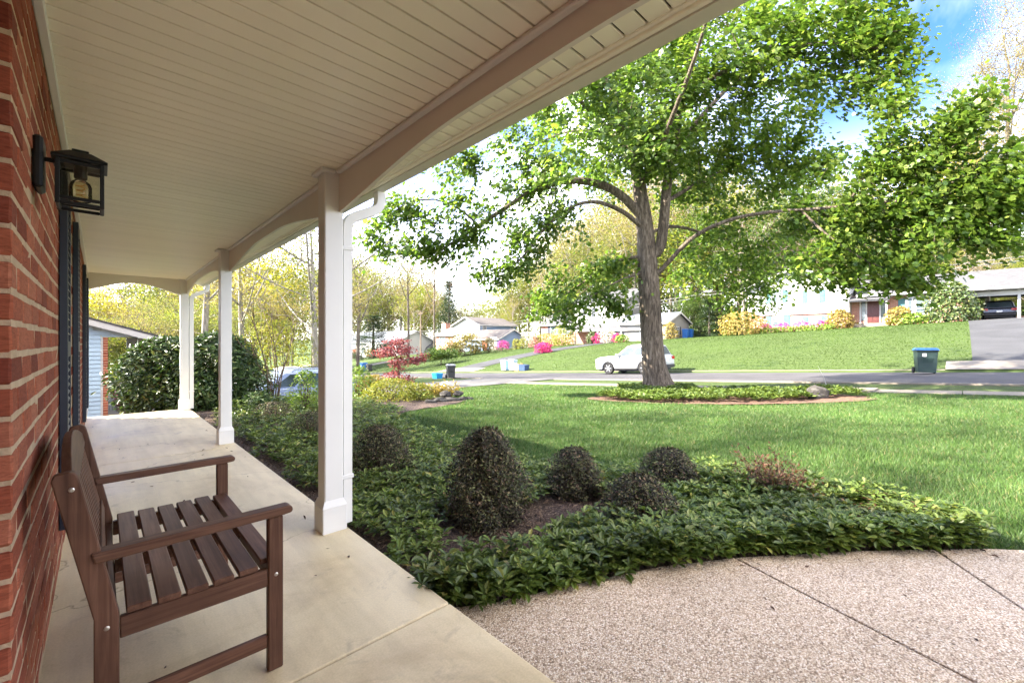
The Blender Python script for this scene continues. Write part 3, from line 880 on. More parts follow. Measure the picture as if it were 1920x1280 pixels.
def leaves(P, nrm, size, tmpl, rng, tipdir=None, jitter=0.35):
    """One leaf per point P: template scaled by size, lying across normal nrm, tip towards tipdir where given."""
    T, TF = tmpl
    nrm = nrm / (np.linalg.norm(nrm, axis=1)[:, None] + 1e-9)
    if tipdir is None:
        a, b = basis(nrm, rng)
    else:
        b = tipdir + rng.normal(size=P.shape) * jitter
        b = b - nrm * np.sum(b * nrm, 1)[:, None]
        b /= np.linalg.norm(b, axis=1)[:, None] + 1e-9
        a = np.cross(b, nrm)
    s = np.broadcast_to(size, (len(P),))[:, None, None]
    V = P[:, None, :] + s * (T[None, :, 0:1] * a[:, None, :] + T[None, :, 1:2] * b[:, None, :] + T[None, :, 2:3] * nrm[:, None, :])
    F = TF[None] + (np.arange(len(P)) * len(T))[:, None, None]
    return V.reshape(-1, 3), F.reshape(-1, TF.shape[1])
def join(parts_):
    Vs, Fs, o = [], [], 0
    for V, F in parts_:
        Vs.append(V); Fs.append(F + o); o += len(V)
    return np.concatenate(Vs), np.concatenate(Fs)
def ball(n, rng, fill=0.5):
    d = rng.normal(size=(n, 3)); d /= np.linalg.norm(d, axis=1)[:, None]
    return d * (rng.random(n) ** (fill))[:, None]

class Skeleton:
    """Branch skeleton: main limbs laid out by hand, finer branches grown from them to scattered twig tips."""
    def __init__(s): s.p, s.par, s.fix = [], [], []
    def limb(s, pts, r0=None, r1=None, attach=True, step=0.35):
        pts = [np.asarray(p, float) for p in pts]
        # smooth the polyline
        for _ in range(2):
            q = [pts[0]]
            for a, b in zip(pts[:-1], pts[1:]): q += [a * .75 + b * .25, a * .25 + b * .75]
            q.append(pts[-1]); pts = q
        prev = -1
        if attach and s.p:
            A = np.array(s.p); prev = int(np.argmin(((A - pts[0]) ** 2).sum(1)))
        tot = sum(np.linalg.norm(b - a) for a, b in zip(pts[:-1], pts[1:])); acc = 0; last = None
        for i, p in enumerate(pts):
            if i: acc += np.linalg.norm(p - pts[i - 1])
            if last is not None and np.linalg.norm(p - last) < step * .7 and i < len(pts) - 1: continue
            s.p.append(p); s.par.append(prev)
            s.fix.append(None if r0 is None else r0 + (r1 - r0) * (acc / max(tot, 1e-6)))
            prev = len(s.p) - 1; last = p
        return prev
    def grow(s, tips, rng, step=0.4, wob=0.08, arch=0.12, maxlen=None):
        A = np.array(s.p)
        d0 = np.array([((A - t) ** 2).sum(1).min() for t in tips])
        buf = np.zeros((len(s.p) + len(tips) * 40, 3)); n = len(s.p); buf[:n] = A
        ends = []
        for k in np.argsort(d0):
            t = tips[k]
            D = np.linalg.norm(buf[:n] - t, axis=1) + 0.25 * np.maximum(0, buf[:n, 2] - t[2] + 0.1)
            j = int(np.argmin(D)); p0 = buf[j].copy(); L = np.linalg.norm(t - p0)
            if maxlen and L > maxlen: continue
            m = min(30, max(1, int(round(L / step)))); prev = j
            side = rng.normal(size=3) * wob * L
            for i in range(1, m + 1):
                u = i / m
                p = p0 + (t - p0) * u + side * math.sin(math.pi * u) + np.array([0, 0, arch * L * math.sin(math.pi * u)])
                s.p.append(p); s.par.append(prev); s.fix.append(None); buf[n] = p; prev = n; n += 1
            ends.append(prev)
        return ends
    def mesh(s, name, tip_r=0.006, power=2.4, sides=(10, 6, 4), rmin=0.0, flare=None):
        n = len(s.p); kids = [[] for _ in range(n)]
        for i, q in enumerate(s.par):
            if q >= 0: kids[q].append(i)
        acc = np.zeros(n); r = np.zeros(n)
        for i in range(n - 1, -1, -1):
            v = acc[i] if kids[i] else tip_r ** power
            acc[i] = v; r[i] = v ** (1 / power)
            if s.par[i] >= 0: acc[s.par[i]] += v
        for i in range(n):
            if s.fix[i] is not None: r[i] = s.fix[i]
        mb = MB(); done = np.zeros(n, bool)
        order = [i for i in range(n) if s.par[i] < 0]
        stack = list(order)
        while stack:
            i = stack.pop()
            chain = [i]; par = s.par[i]
            rr = [r[i]]
            pts = [s.p[i]]
            if par >= 0: pts.insert(0, s.p[par]); rr.insert(0, min(r[par], r[i] * 1.25))
            j = i
            while kids[j]:
                nxt = max(kids[j], key=lambda q: r[q])
                for q in kids[j]:
                    if q != nxt: stack.append(q)
                j = nxt; pts.append(s.p[j]); rr.append(r[j])
            if max(rr) < rmin: continue
            big = max(rr)
            ns = sides[0] if big > .10 else sides[1] if big > .025 else sides[2]
            if len(pts) > 1: mb.tube(pts, rr, ns, cap=False)
        me = mb.mesh(name, True)
        return me

def barkmat(name, c1, c2, c3, sc=9.0, stretch=5.0, bump=0.9, bd=0.03):
    if name in MATS: return MATS[name]
    m, nt, b = nodes_of(name)
    v = coords(nt, (sc, sc, sc / stretch)); v2 = coords(nt)
    f = noise(nt, v, 1.6, 6, 0.68, 0.8); k = noise(nt, v2, 1.5, 4, 0.6)
    col = ramp(nt, f, [(0.30, c1), (0.5, c2), (0.68, c3)])
    col = mixc(nt, 1.0, col, ramp(nt, k, [(0.3, (0.72, 0.70, 0.68)), (0.7, (1.15, 1.13, 1.1))]), 'MULTIPLY')
    nt.links.new(col, b.inputs['Base Color'])
    b.inputs['Roughness'].default_value = 0.9
    b.inputs['Specular IOR Level'].default_value = 0.2
    bumpn(nt, b, f, bump, bd)
    MATS[name] = m
    return m
M_BARK = barkmat('maple_bark', (0.022, 0.017, 0.013), (0.105, 0.085, 0.066), (0.23, 0.195, 0.155), 11, 6, 1.0, .05)
M_BARK2 = barkmat('grey_bark', (0.045, 0.037, 0.03), (0.11, 0.094, 0.078), (0.18, 0.16, 0.135), 4.0, 5, 0.5, 0.04)
M_BARKP = barkmat('pale_bark', (0.11, 0.096, 0.08), (0.23, 0.21, 0.18), (0.34, 0.32, 0.285), 4.0, 4, 0.5, 0.04)
M_TWIG = barkmat('brown_stems', (0.05, 0.035, 0.025), (0.11, 0.08, 0.055), (0.17, 0.13, 0.09), 20, 4, 0.3, 0.01)

# ------------------------------------------------------------------ the maple on the lawn
TX, TY = at(1232, 13.4); TZ = Hs(TX, TY)
RIGHT = np.array([CS, -SN, 0]); AWAY = np.array([SN, CS, 0]); UP = np.array([0, 0, 1.0])
def T(px, py, dz=0.0):                      # point on the maple: as seen across the lawn, dz metres nearer (-) or farther (+)
    return W(px, py, 13.4 + dz)
maple = thing('maple_tree', (TX, TY, TZ), 'big maple with a thick furrowed trunk standing alone on the front lawn', 'tree')
sk = Skeleton()
base = np.array([TX, TY, TZ])
sk.limb([base - UP * .2, base + UP * .12, T(1226, 690), T(1221, 620), T(1217, 540), T(1213, 480), T(1209, 420), T(1200, 360), T(1194, 310), T(1186, 250, .2), T(1180, 180, .3), T(1176, 90, .3), T(1185, -60, .2), T(1200, -240)], attach=False, step=.3)
for i in range(len(sk.p)):                  # trunk thickness by height
    hgt = sk.p[i][2] - TZ
    sk.fix[i] = float(np.interp(hgt, [-.2, 0.05, .25, .6, 1.2, 3.4, 4.6, 6.0, 8, 11, 15], [.70, .57, .45, .38, .335, .31, .275, .21, .16, .10, .04]))
LIMBS = [
    ([T(1216, 480), T(1240, 470, -.1), T(1246, 400, -.1), T(1252, 330, 0), T(1268, 240, .2), T(1290, 130, .4), T(1310, 0, .5), T(1330, -160, .6)], .17, .05),
    ([T(1222, 525), T(1250, 495, -.3), T(1300, 440, -.8), T(1375, 408, -1.4), T(1450, 396, -1.9), T(1530, 392, -2.6), T(1640, 380, -3.4), T(1760, 372, -4.0), T(1880, 360, -4.4)], .08, .016),
    ([T(1206, 410), T(1170, 368, -.2), T(1130, 345, -.3), T(1075, 336, -.3), T(1010, 350, -.4), T(950, 388, -.6), T(890, 428, -.8), T(825, 470, -1.0)], .14, .03),
    ([T(1208, 430), T(1165, 392, -.6), T(1100, 372, -1.0), T(1030, 412, -1.3), T(985, 480, -1.5), T(950, 505, -1.7)], .075, .02),
    ([T(1212, 480), T(1160, 485, .3), T(1100, 525, .6), T(1050, 560, .8), T(1010, 578, 1.0)], .055, .015),
    ([T(1213, 510), T(1170, 520, -.4), T(1110, 555, -.9), T(1045, 585, -1.2)], .045, .012),
    ([T(1200, 340), T(1160, 270, -.5), T(1100, 195, -1.0), T(1020, 150, -1.5), T(930, 170, -2.0), T(850, 260, -2.4)], .09, .025),
    ([T(1196, 300), T(1240, 225, -.8), T(1300, 165, -1.4), T(1390, 118, -1.9), T(1490, 85, -2.4), T(1590, 80, -2.8), T(1690, 100, -3.2)], .10, .022),
    ([T(1258, 290), T(1330, 200, 1.0), T(1400, 130, 1.8), T(1470, 60, 2.4), T(1540, -20, 3.0)], .09, .03),
    ([T(1246, 380), T(1330, 330, 1.0), T(1420, 300, 1.9), T(1500, 300, 2.5)], .07, .02),
    ([T(1188, 240), T(1120, 120, .8), T(1060, 20, 1.4), T(980, -80, 2.0)], .09, .03),
    ([T(1196, 290), T(1120, 240, 1.6), T(1040, 250, 3.0), T(960, 300, 4.0)], .08, .02),
    ([T(1200, 340), T(1230, 300, -1.4), T(1260, 220, -2.8), T(1300, 120, -3.9), T(1330, 20, -4.6)], .09, .03),
    ([T(1210, 440), T(1260, 420, 1.4), T(1330, 440, 2.8), T(1420, 470, 3.8)], .07, .02),
    ([T(1590, 385, -3.0), T(1620, 330, -3.2), T(1660, 250, -3.5), T(1685, 175, -3.6)], .035, .010),
    ([T(1700, 375, -3.7), T(1760, 300, -4.0), T(1800, 240, -4.1), T(1830, 190, -4.2)], .030, .010),
    ([T(1500, 393, -2.3), T(1560, 450, -3.0), T(1640, 500, -3.4), T(1720, 520, -3.8)], .035, .012),
    ([T(1530, 392, -2.6), T(1590, 430, -1.9), T(1660, 470, -1.5)], .03, .010),
    ([T(900, 425, -.8), T(850, 380, -1.0), T(790, 370, -1.2), T(735, 395, -1.4), T(705, 435, -1.5)], .035, .010),
]
for pts, a, b in LIMBS: sk.limb(pts, a, b)
# foliage masses: image column, row, metres nearer / farther, radius in image pixels, share of tips
BLOBS = [
    (760, 385, -1.2, 48, 1.0), (805, 440, -1.1, 58, 1.3), (720, 440, -1.4, 36, .6), (760, 480, -1.3, 42, .6), (870, 350, -1.4, 66, 1.3), (880, 450, -.8, 55, 1.0), (940, 300, -1.6, 66, 1.3),
    (960, 395, -.6, 62, 1.0), (985, 465, -1.4, 58, 1.0), (930, 510, -1.6, 44, .7), (1010, 330, -.3, 60, 1.0), (1010, 245, -1.6, 62, 1.2), (1050, 430, -1.2, 62, 1.1),
    (1090, 300, .4, 64, .8), (1060, 540, .6, 52, 1.0), (1120, 520, .2, 54, 1.0), (1020, 575, .9, 34, .7), (1150, 560, -.4, 44, .8), (1080, 585, -1.1, 38, .7), (1160, 500, .4, 38, .5),
    (1095, 200, -1.2, 72, 1.4), (1160, 150, -.8, 80, 1.6), (1230, 215, -1.4, 84, 2.0), (1190, 270, -1.2, 60, 1.4), (1250, 290, -1.0, 60, 1.3), (1300, 180, -1.4, 84, 1.8), (1240, 90, -.5, 90, 1.6), (1150, 60, .6, 90, 1.4),
    (1340, 90, -1.6, 80, 1.6), (1390, 160, -1.6, 74, 1.3), (1440, 60, -1.8, 76, 1.3), (1480, 130, -2.2, 62, 1.1), (1540, 60, -2.4, 66, 1.1), (1600, 90, -2.7, 56, .9), (1640, 40, -2.8, 50, .8), (1690, 75, -3.1, 30, .5),
    (1610, 160, -2.9, 42, .6), (1560, 130, -2.5, 42, .6), (1660, 150, -3.1, 30, .35), (1640, 205, -3.2, 24, .3), (1690, 130, -3.2, 24, .25), (1580, 20, -2.4, 60, .9), (1660, 0, -3.0, 50, .7),
    (1340, 270, .8, 74, 1.5), (1400, 240, .2, 66, 1.2), (1310, 340, .8, 56, 1.0), (1420, 320, 1.2, 72, 1.4), (1490, 250, .6, 52, .9), (1520, 180, .4, 36, .5), (1480, 340, .8, 66, 1.2), (1500, 310, 1.4, 60, .8), (1540, 300, .3, 40, .6), (1380, 390, .9, 56, .9),
    (1330, 460, 2.4, 56, 1.0), (1390, 490, 2.8, 58, 1.0), (1450, 470, 2.0, 62, 1.2), (1440, 530, 1.6, 52, .9), (1300, 520, 1.8, 44, .7), (1350, 540, 2.2, 40, .6), (1510, 430, -1.6, 62, 1.3), (1520, 500, -2.4, 56, 1.1), (1560, 360, -2.4, 56, 1.0), (1400, 570, 2.6, 30, .4),
    (1590, 440, -2.6, 62, 1.4), (1600, 510, -3.0, 50, 1.1), (1650, 370, -3.2, 56, 1.3), (1660, 460, -3.0, 64, 1.5), (1700, 520, -3.6, 44, 1.0), (1720, 400, -3.6, 62, 1.4), (1740, 470, -3.8, 56, 1.1),
    (1790, 360, -4.0, 58, 1.3), (1800, 430, -4.0, 54, 1.1), (1860, 340, -4.3, 56, 1.1), (1870, 420, -4.3, 50, .9), (1905, 300, -4.4, 40, .6), (1890, 460, -4.3, 34, .5), (1920, 380, -4.5, 50, .6),
    (1686, 190, -3.6, 15, .3), (1684, 235, -3.6, 20, .45), (1680, 285, -3.5, 26, .6), (1700, 320, -3.5, 36, .7), (1640, 320, -3.3, 26, .45), (1630, 280, -3.2, 16, .25), (1760, 225, -4.0, 28, .4), (1810, 205, -4.1, 26, .5), (1830, 240, -4.2, 24, .4), (1775, 260, -4.0, 36, .7), (1780, 300, -4.0, 40, .7),
    (1120, 190, -4.4, 90, .8), (1010, 140, -4.6, 90, .8), (1230, 110, -4.8, 100, 1.0), (1120, 60, -5.2, 110, .8), (1300, 20, -5.6, 120, .8), (1180, 260, -3.6, 70, .6), (1060, 290, -3.4, 70, .6),
    (1200, -60, .2, 110, 1.6), (1330, -40, .2, 110, 1.6), (1080, -40, 1.2, 100, 1.2), (1460, -50, 1.2, 100, 1.2), (1560, -70, 1.0, 90, .8), (1250, -200, .4, 120, 1.2), (1000, 60, -.4, 90, 1.1), (960, 180, 2.6, 80, .8), (1380, -170, 1.2, 110, .9), (1130, -190, .8, 110, .8),
]
TIPS = []
for px, py, dz, rad, w in BLOBS:
    n = int(14.5 * w)
    q = ball(n, NP, 0.40)
    r = rad / FPX * (13.4 + dz)
    dep = max(r * 1.15, 0.5)
    c = T(px, py, dz)
    TIPS.append(c + r * (q[:, :1] * RIGHT + q[:, 2:] * UP) + dep * q[:, 1:2] * AWAY)
TIPS = np.concatenate(TIPS)
# the side of the crown the photograph does not show, so the tree stays whole from elsewhere
q = ball(240, NP, 0.4) * np.array([4.6, 4.6, 3.6]) + T(1215, 190, 1.9)
TIPS = np.concatenate([TIPS, q])
ends = sk.grow(TIPS, NP, step=.32, wob=.10, arch=.10)
tm = sk.mesh('trunk', tip_r=.0048, power=2.25)
# buttressed base and knobbly bark relief on the trunk itself
for v in tm.vertices:
    d = Vector((v.co.x - TX, v.co.y - TY)); hh = v.co.z - TZ
    if d.length < 1.2 and hh < 1.1:
        a = math.atan2(d.y, d.x); k = max(0, 1 - max(hh, 0) / .9)
        s = 1 + k * (.10 * math.sin(a * 5 + 1) + .06 * math.sin(a * 9))
        v.co.x = TX + d.x * s; v.co.y = TY + d.y * s
trunk = link('trunk', tm, M_BARK, maple)
E = np.array([sk.p[e] for e in ends]); EP = np.array([sk.p[sk.par[e]] for e in ends])
nl = 50
cnt = len(E)
ax = (E - EP); ax /= np.linalg.norm(ax, axis=1)[:, None] + 1e-9
P = np.repeat(E, nl, 0) - np.repeat(ax, nl, 0) * (NP.random(cnt * nl) * .5)[:, None] + NP.normal(size=(cnt * nl, 3)) * np.array([.20, .20, .14])
outd = P - T(1215, 250); outd /= np.linalg.norm(outd, axis=1)[:, None]
nrm = UP * .85 + outd * .45 + NP.normal(size=P.shape) * .42
tip = outd * .7 - UP * .55
V, F = leaves(P, nrm, NP.uniform(.075, .155, len(P)), LEAF_MAPLE, NP, tip, .5)
M_MAPLE = leafmat('maple_leaves', [(0, (0.055, 0.115, 0.018)), (0.35, (0.10, 0.18, 0.026)), (0.75, (0.165, 0.255, 0.038)), (1, (0.26, 0.33, 0.065))], 0.5, 0.42, 0.3, 0.8, .4, k=.82)
link('crown', fast_mesh('crown', V, F), M_MAPLE, maple)['kind'] = 'stuff'

# ------------------------------------------------------------------ trees of the woods, gardens and yards
def tree_proto(kind, rng):
    """Trunk and crown meshes of one tree, standing at the origin, about 10 m tall."""
    s = Skeleton()
    h = 10.0
    if kind == 'tall':
        s.limb([(0, 0, -.2), (0, 0, 3), (.1, .1, 6), (0, .1, 9.4)], None, None, False, .4)
        for k in range(11):
            a = k * 2.4; z0 = 3.2 + .5 * k; rr = 1.9 - .1 * k; d = np.array([math.cos(a), math.sin(a), 0])
            s.limb([(0, 0, z0), d * rr * .4 + UP * (z0 + .7), d * rr * .8 + UP * (z0 + 1.5), d * rr + UP * (z0 + 2.1)], None, None, True, .35)
        A = np.array(s.p); A = A[A[:, 2] > 3.2]
        ends = s.grow(A[rng.integers(0, len(A), 620)] + rng.normal(size=(620, 3)) * .55 + UP * .25, rng, step=.3, wob=.12, arch=.05)
        E = np.array([s.p[e] for e in ends]); P = np.repeat(E, 70, 0) + rng.normal(size=(len(E) * 70, 3)) * .17
        V, F = leaves(P, UP * .5 + rng.normal(size=P.shape) * .6, rng.uniform(.022, .05, len(P)), LEAF_TUFT, rng)
        return s.mesh('trunk', .0075, 2.2, (8, 5, 3)), fast_mesh('crown', V, F)
    if kind == 'evergreen':
        s.limb([(0, 0, -.2), (0, 0, 5), (0, 0, h)], .20, .02, False)
        n = 520
        z = rng.random(n) ** 1.3 * 9.4 + .4
        a = rng.random(n) * 6.283; r = (1 - z / 10.2) * 2.3 * rng.uniform(.55, 1, n)
        P = np.stack([np.cos(a) * r, np.sin(a) * r, z - r * .22], 1)
        P = np.repeat(P, 16, 0) + rng.normal(size=(n * 16, 3)) * np.array([.26, .26, .13])
        o = P * np.array([1, 1, 0]); nrm = UP * .8 + o * .25 + rng.normal(size=P.shape) * .4
        V, F = leaves(P, nrm, rng.uniform(.18, .36, len(P)), LEAF_NARROW, rng, o - UP * .4, .4)
        return s.mesh('trunk', .02), fast_mesh('crown', V, F)
    lean = rng.normal(size=2) * .25
    low = {'sparse': 4.2, 'bare': 3.2, 'spring': 3.0, 'lime': 2.0, 'spread': 2.6}[kind]
    top = np.array([lean[0], lean[1], h * .9])
    s.limb([(0, 0, -.3), (0, 0, low * .6), tuple(np.array([lean[0] * .3, lean[1] * .3, low])), tuple(np.array([lean[0] * .6, lean[1] * .6, 6.5])), tuple(top)], None, None, False, .5)
    nl_ = {'sparse': 7, 'bare': 8, 'spring': 8, 'lime': 9, 'spread': 9}[kind]
    for k in range(nl_):
        a = k * 2.4 + rng.random(); z0 = low + (8 - low) * k / nl_ * .85
        rr = {'sparse': 2.0, 'bare': 2.6, 'spring': 2.6, 'lime': 2.6, 'spread': 4.2}[kind] * (1.15 - .5 * k / nl_)
        d = np.array([math.cos(a), math.sin(a), 0])
        p0 = np.array([lean[0] * z0 / 10, lean[1] * z0 / 10, z0])
        lift = {'spread': .55}.get(kind, 1.15)
        s.limb([p0, p0 + d * rr * .35 + UP * lift * .5 * rr * .5, p0 + d * rr * .75 + UP * lift * rr * .75, p0 + d * rr + UP * lift * rr * 1.15], None, None, True, .5)
    nt_ = {'sparse': 230, 'bare': 300, 'spring': 300, 'lime': 300, 'spread': 300}[kind]
    A = np.array(s.p); A = A[A[:, 2] > low * .95]
    sd = {'sparse': .75, 'bare': .85, 'spring': .9, 'lime': .95, 'spread': .85}[kind]
    tips = A[rng.integers(0, len(A), nt_)] + rng.normal(size=(nt_, 3)) * sd + UP * .35
    ends = s.grow(tips, rng, step=.5, wob=.12, arch=.05)
    tm_ = s.mesh('trunk', tip_r={'bare': .013, 'spread': .013, 'sparse': .013}.get(kind, .010), power=2.15, sides=(8, 5, 3))
    E = np.array([s.p[e] for e in ends])
    k = {'sparse': 30, 'bare': 16, 'spring': 34, 'lime': 60, 'spread': 22}[kind]
    P = np.repeat(E, k, 0) + rng.normal(size=(len(E) * k, 3)) * {'sparse': .21, 'bare': .2, 'spring': .30, 'lime': .38, 'spread': .24}[kind]
    nrm = UP * .5 + rng.normal(size=P.shape) * .6
    sz = {'sparse': (.04, .10), 'bare': (.035, .08), 'spring': (.065, .145), 'lime': (.08, .18), 'spread': (.045, .10)}[kind]
    V, F = leaves(P, nrm, rng.uniform(*sz, len(P)), LEAF_TUFT, rng)
    return tm_, fast_mesh('crown', V, F)
LM = {
    'spring': leafmat('spring_leaves', [(0, (0.12, 0.155, 0.03)), (.5, (0.20, 0.235, 0.045)), (1, (0.32, 0.32, 0.07))], .5, .6, .45, .45),
    'gold': leafmat('golden_buds', [(0, (0.20, 0.16, 0.055)), (.5, (0.30, 0.25, 0.085)), (1, (0.42, 0.36, 0.15))], .5, .6, .4, .45),
    'lime': leafmat('lime_leaves', [(0, (0.13, 0.18, 0.025)), (.5, (0.22, 0.26, 0.034)), (1, (0.34, 0.34, 0.05))], .5, .6, .45, .45),
    'green': leafmat('mid_green_leaves', [(0, (0.06, 0.12, 0.022)), (.5, (0.10, 0.17, 0.03)), (1, (0.15, 0.22, 0.04))], .38, .6, .45, .45),
    'dark': leafmat('evergreen_needles', [(0, (0.018, 0.040, 0.014)), (.5, (0.03, 0.062, 0.02)), (1, (0.055, 0.09, 0.03))], .2, .6, .3, .5),
    'rose': leafmat('rosy_buds', [(0, (0.28, 0.15, 0.10)), (.5, (0.36, 0.24, 0.15)), (1, (0.42, 0.34, 0.2))], .4, .6, .4, .45),
    'yellow': leafmat('yellow_leaves', [(0, (0.36, 0.33, 0.02)), (.5, (0.47, 0.42, 0.03)), (1, (0.55, 0.48, 0.06))], .42, .6, .2, .4),
}
PROTO = {}
def proto(kind, var):
    if (kind, var) not in PROTO: PROTO[(kind, var)] = tree_proto(kind, np.random.default_rng(hash_seed(kind, var)))
    return PROTO[(kind, var)]
def hash_seed(kind, var): return sum(ord(c) * (i + 3) for i, c in enumerate(kind)) * 31 + var
CROWN = {}
def tree(name, X, Y, hgt, kind, leaf, label, group=None, wide=1.0, bark=None, var=0, rz=None):
    tm_, cm = proto(kind, var)
    key = (kind, var, leaf)
    if key not in CROWN:
        c2 = cm.copy(); c2.materials.clear(); c2.materials.append(LM[leaf]); CROWN[key] = c2
    bk = bark or M_BARK2
    key2 = (kind, var, bk.name)
    if key2 not in CROWN:
        t2 = tm_.copy(); t2.materials.clear(); t2.materials.append(bk); CROWN[key2] = t2
    z = Hs(X, Y)
    root = thing(name, (X, Y, z), label, 'tree', group)
    root.scale = (hgt / 10 * wide, hgt / 10 * wide, hgt / 10)
    root.rotation_euler = (0, 0, R.random() * 6.28 if rz is None else rz)
    for nm, me in (('trunk', CROWN[key2]), ('crown', CROWN[key])):
        o = bpy.data.objects.new(nm, me); COL.objects.link(o); o.parent = root
        if nm == 'crown': o['kind'] = 'stuff'
    return root
def tree_px(name, px, Z, top, kind, leaf, label, group=None, wide=1.0, bark=None, var=0, rz=None):
    """A tree Z metres out on the sight line of column px whose top reaches image row top."""
    X, Y = at(px, Z)
    hgt = (640 - top) / FPX * Z + EYE - Hs(X, Y)
    return tree(name, X, Y, max(2.0, hgt), kind, leaf, label, group, wide, bark, var, rz)

# named trees one can point to
tree_px('tall_tree', 1895, 50, 40, 'tall', 'gold', 'tall open tree with pale gold buds towering beyond the carport', None, .8, M_BARK2, 0)
tree_px('tall_tree', 1815, 58, 190, 'tall', 'gold', 'second tall pale gold tree, left of the tallest one beyond the carport', None, .8, M_BARK2, 1)
tree_px('yellow_tree', 1778, 62, 235, 'spring', 'yellow', 'bright yellow tree rising over the grey shingle roof', None, .9, None, 1)
tree_px('spreading_tree', 592, 27, 330, 'spread', 'spring', 'wide spreading tree with pale limbs behind the parked blue minivan', None, 1.1, M_BARKP, 0)
tree_px('twin_trunk_tree', 383, 25, 330, 'sparse', 'gold', 'pale barked tree rising right behind the porch end column', None, 1.1, M_BARKP, 1)
tree_px('pale_tree', 455, 30, 370, 'bare', 'gold', 'slim pale tree between the two far porch columns', None, 1.0, M_BARKP, 0)
tree_px('bare_tree', 814, 78, 440, 'sparse', 'rose', 'tall thin straight tree left of the blue house gable', None, .6, M_BARK2, 0)
tree_px('twin_stem_tree', 766, 70, 440, 'sparse', 'gold', 'tall slender tree standing just behind the red japanese maple', None, .8, M_BARK2, 1)
tree_px('leaning_tree', 671, 60, 420, 'bare', 'spring', 'crooked bare branched tree beside the white portico house', None, .9, M_BARK2, 1)
tree_px('conifer', 842, 105, 525, 'evergreen', 'dark', 'distant dark conifer tip above the woods behind the blue house', None, 1.0)
tree_px('evergreen_tree', 700, 92, 590, 'evergreen', 'dark', 'dark evergreen behind the low white house', None, 2.4, None, 1)
tree_px('evergreen_tree', 1330, 56, 560, 'evergreen', 'dark', 'dark green spruce between the garage and the white house', None, 2.1, None, 0)
tree_px('lime_tree', 1300, 60, 548, 'lime', 'green', 'mid green tree close behind the grey garage gable', None, 1.2, None, 0)
# woods behind the houses
def skyline(px):
    return float(np.interp(px, [150, 250, 340, 420, 500, 600, 650, 720, 800, 860, 930, 1000, 1060, 1150, 1250, 1330, 1400, 1480, 1600, 1700, 1760, 1830, 1900, 2000], [545, 520, 500, 470, 470, 480, 480, 500, 490, 550, 545, 480, 420, 370, 320, 310, 350, 360, 350, 400, 400, 420, 430, 440]))
KINDS = [('spring', 'spring', 'yellow green spring tree in the woods behind the houses', 'spring trees in the woods'), ('sparse', 'gold', 'tall thin golden budding tree in the woods behind the houses', 'golden trees in the woods'),
         ('lime', 'lime', 'full lime green tree in the woods behind the houses', 'lime green trees in the woods'), ('bare', 'rose', 'rosy budding bare branched tree in the woods behind the houses', 'rosy trees in the woods'), ('spring', 'green', 'mid green tree in the woods behind the houses', 'green trees in the woods')]
rw = random.Random(5)
px = 640.0
while px < 2050:
    for row in range(4):
        p = px + rw.uniform(-16, 16)
        t = (p - 960) / FPX
        Xw = 63 + row * 13 + rw.uniform(-4, 4)
        Z = Xw / (SN + CS * t)
        if Z > 150: Z = 120 + row * 14
        k = KINDS[rw.choices(range(5), [3, 4.5, 2, 2, 1.3])[0]]
        top = skyline(p) + rw.uniform(-15, 45) + (35 if row == 0 else 0)
        if 690 < p < 860: k = KINDS[rw.choices(range(5), [3, 5, 1, 3, .5])[0]]
        if 1260 < p < 1420 and row < 2: k = KINDS[rw.choices(range(5), [2, 5, 1, 3, 1])[0]]
        tree_px('woodland_tree', p, Z, top, k[0], k[1], k[2], k[3], rw.uniform(.85, 1.2), M_BARKP if k[0] in ('sparse', 'bare') else None, rw.randrange(2))
    px += 42
# trees down the left of the street and beyond the neighbouring house
px = 150.0
while px < 660:
    for row in range(3):
        p = px + rw.uniform(-12, 12)
        Z = 34 + row * 17 + rw.uniform(-5, 5)
        k = [('spring', 'spring', 'yellow green tree beyond the neighbouring blue house', 'yellow green trees beyond the neighbour'), ('sparse', 'gold', 'golden budding tree beyond the neighbouring blue house', 'golden trees beyond the neighbour'), ('lime', 'lime', 'lime green tree beyond the neighbouring blue house', 'lime trees beyond the neighbour'), ('lime', 'yellow', 'yellow leaved tree beyond the neighbouring blue house', 'yellow trees beyond the neighbour'), ('bare', 'rose', 'rosy budding tree beyond the neighbouring blue house', 'rosy trees beyond the neighbour')][rw.choices(range(5), [3, 5, 1.3, .4, 2])[0]]
        top = {0: 575, 1: 545, 2: 500}[row] + rw.uniform(-18, 30) - (25 if p > 380 else 0)
        if row == 0 and (470 < p): continue
        tree_px('spring_tree', p, Z, top, k[0], k[1], k[2], k[3], rw.uniform(.9, 1.3), None, rw.randrange(2))
    px += 40
# two yard trees behind the house; only their shade reaches the lawn
for x_, y_, h_, lb in ((-4.2, 15.2, 12.5, 'leafy yard tree beyond the corner of the brick house'), (-9.5, 13.5, 17, 'tall leafy yard tree behind the brick house')):
    tree('yard_tree', x_, y_, h_, 'sparse', 'green', lb, None, .8, None, 1)
